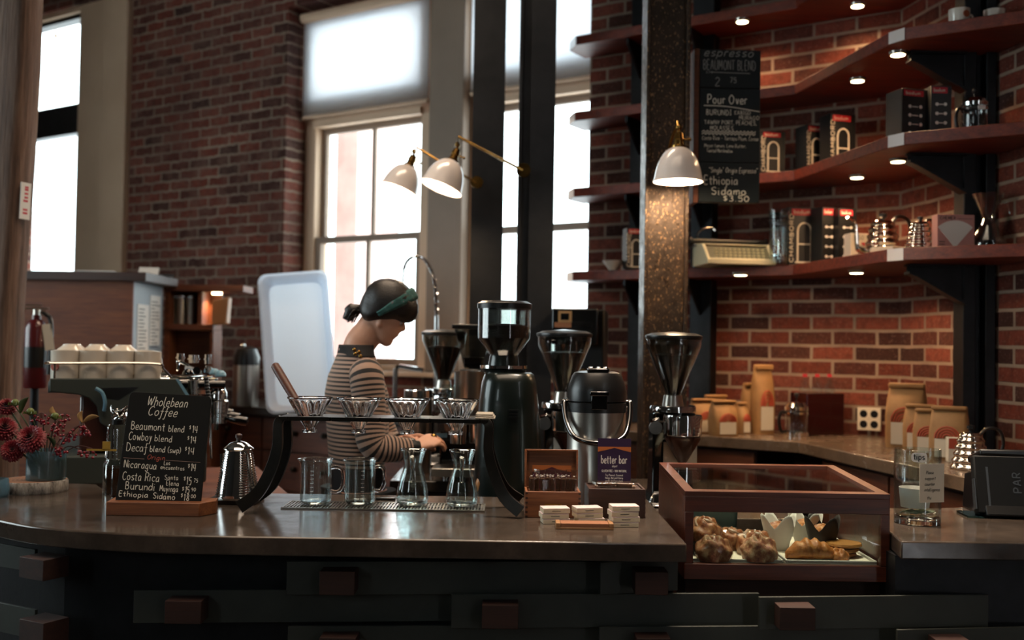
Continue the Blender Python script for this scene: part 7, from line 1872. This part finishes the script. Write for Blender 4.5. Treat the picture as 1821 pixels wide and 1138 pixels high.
for i in range(25):
    ph = math.radians(-104 + 208 * i / 24)
    c_ = HC + U_ * .004 + Fv * (-.010) + e1_ * (.118 * math.cos(ph)) + Sv * (.0885 * math.sin(ph))
    out_ = (e1_ * math.cos(ph) + Sv * math.sin(ph)).normalized(); hw_ = .010 + .014 * max(0, math.cos(ph)) ** .7
    rings.append([c_ + e2_ * hw_ + out_ * .002, c_ + e2_ * hw_ * .4 + out_ * .007, c_ - e2_ * hw_ * .2 + out_ * .0045, c_ - e2_ * hw_ * .6 + out_ * .007, c_ - e2_ * hw_ + out_ * .002, c_ - out_ * .004])
hb_.loft(rings); part('headband', hb_, M['scarf'], ho, ang=180)
# shirt with sleeves, stripes run round body and arms
t = NT('striped_knit'); uvn = t.n('UVMap'); sx_ = t.n('SeparateXYZ'); t.l(uvn.outputs[0], sx_.inputs[0])
fr_ = t.math('FRACT', t.math('DIVIDE', sx_.outputs[1], .0150)); st_ = t.math('LESS_THAN', fr_, .46)
t.set(col=t.mix(st_, 'a08474', '141214'), rough=.9, sheen=.2); M['stripe'] = t.m
sh_m = MB(); torso(sh_m, .006, tors[1:] if False else [r_ for r_ in tors if r_[0] <= 850])
sh = part('shirt', sh_m, M['stripe'], pe, ang=180)
for (a_, b_, c_, r1_, nm) in ((shR, elR, wrR, -.0, 'near'), (shL, elL, wrL, .0, 'far')):
    sl_ = MB(); dn = 1 if nm == 'far' else -1
    wr_ = c_ + (b_ - c_) * .12
    limb(sl_, [a_ + V(-.012, -dn * .055, .006), a_ + V(0, 0, .0), a_ * .55 + b_ * .45, b_ + V(-.004, 0, .012), b_ * .55 + c_ * .45 + V(0, 0, -.004), wr_], [.058, .060, .056, .050, .046, .034], 22, 6, True)
    part('sleeve', sl_, M['stripe'], sh, ang=180)
    part('cuff', MB().tube([wr_ - (c_ - b_).normalized() * .004, wr_ + (c_ - b_).normalized() * .012], .034, 20), M['black_card'], sh)
def trow(y):
    for r0_, r1_ in zip(tors, tors[1:]):
        if r1_[0] <= y <= r0_[0]:
            f_ = (r0_[0] - y) / (r0_[0] - r1_[0]); return tuple(p_ + (q_ - p_) * f_ for p_, q_ in zip(r0_, r1_))
nk = MB(); torso(nk, .0115, [trow(634), trow(631), trow(627), trow(622), trow(617), (613, 615, 652, .092)], uv=False)
part('neckline', nk, pm('black_knit', '131114', .9), sh, ang=180)
for i, (px, py) in enumerate(((640, 622), (648, 626), (642, 629), (651, 633))):
    q_ = pp(px, py, 0); q_ = V(q_.x, -.130 - .006 * (py - 622) / 11, q_.z); part('button', MB().sphere(q_, .007, 12, 8, (1, .6, 1)), M['brass'], sh)
wb = MB().tube([wrR + (wrR - elR).normalized() * -.004, wrR + (wrR - elR).normalized() * .012], .0275, 20); part('wrist_band', wb, M['black_plastic'], pe)
# dark trousers / apron
tr = MB()
torso(tr, .007, [(905, 594, 684, .165), (886, 592, 684, .165), (850, 590, 684, .165), (828, 588, 683, .158)], uv=False)
for s_ in (-1, 1):
    h_ = V(hips.x, 0, 0) + lx_ * (.085 * s_)
    limb(tr, [h_ + V(0, 0, .93), h_ + V(0.01, 0, .70), h_ + V(.015, 0, .50), h_ + V(0, 0, .28), h_ + V(-.01, 0, .085)], [.115, .10, .078, .068, .062], 20)
part('trousers', tr, pm('dark_denim', '15181d', .85, bmp=.2, bsc=200), pe, ang=60)
for s_ in (-1, 1):
    h_ = V(hips.x, 0, 0) + lx_ * (.085 * s_)
    shm = MB(); limb(shm, [h_ + V(-.06, 0, .045), h_ + V(.03, 0, .052), h_ + V(.13, 0, .042), h_ + V(.205, 0, .034)], [.044, .050, .042, .030], 16)
    part('shoe', shm, M['black_plastic'], pe, ang=60)
# what the hands hold
q = pp(771, 781, -.05) + PO
ph_ = thing('portafilter', 'portafilter with a golden handle end held in the hands of the person', 'portafilter', q)
hd_ = pp(768, 783, -.06) - wrR
part('handle', MB().tube([V(-.055, .0, -.012), V(-.02, 0, -.002), V(.0, 0, .003)], [.011, .013, .011], 14), M['black_gloss'], ph_)
part('end_cap', MB().sphere((.0, -.002, .008), .012, 16, 12), M['brass'], ph_)
part('basket', MB().cyl((-.10, .02, -.03), (-.10, .02, -.005), .032, n=28).tube([(-.07, .012, -.015), (-.05, .002, -.012)], .008, 10), M['chrome'], ph_)
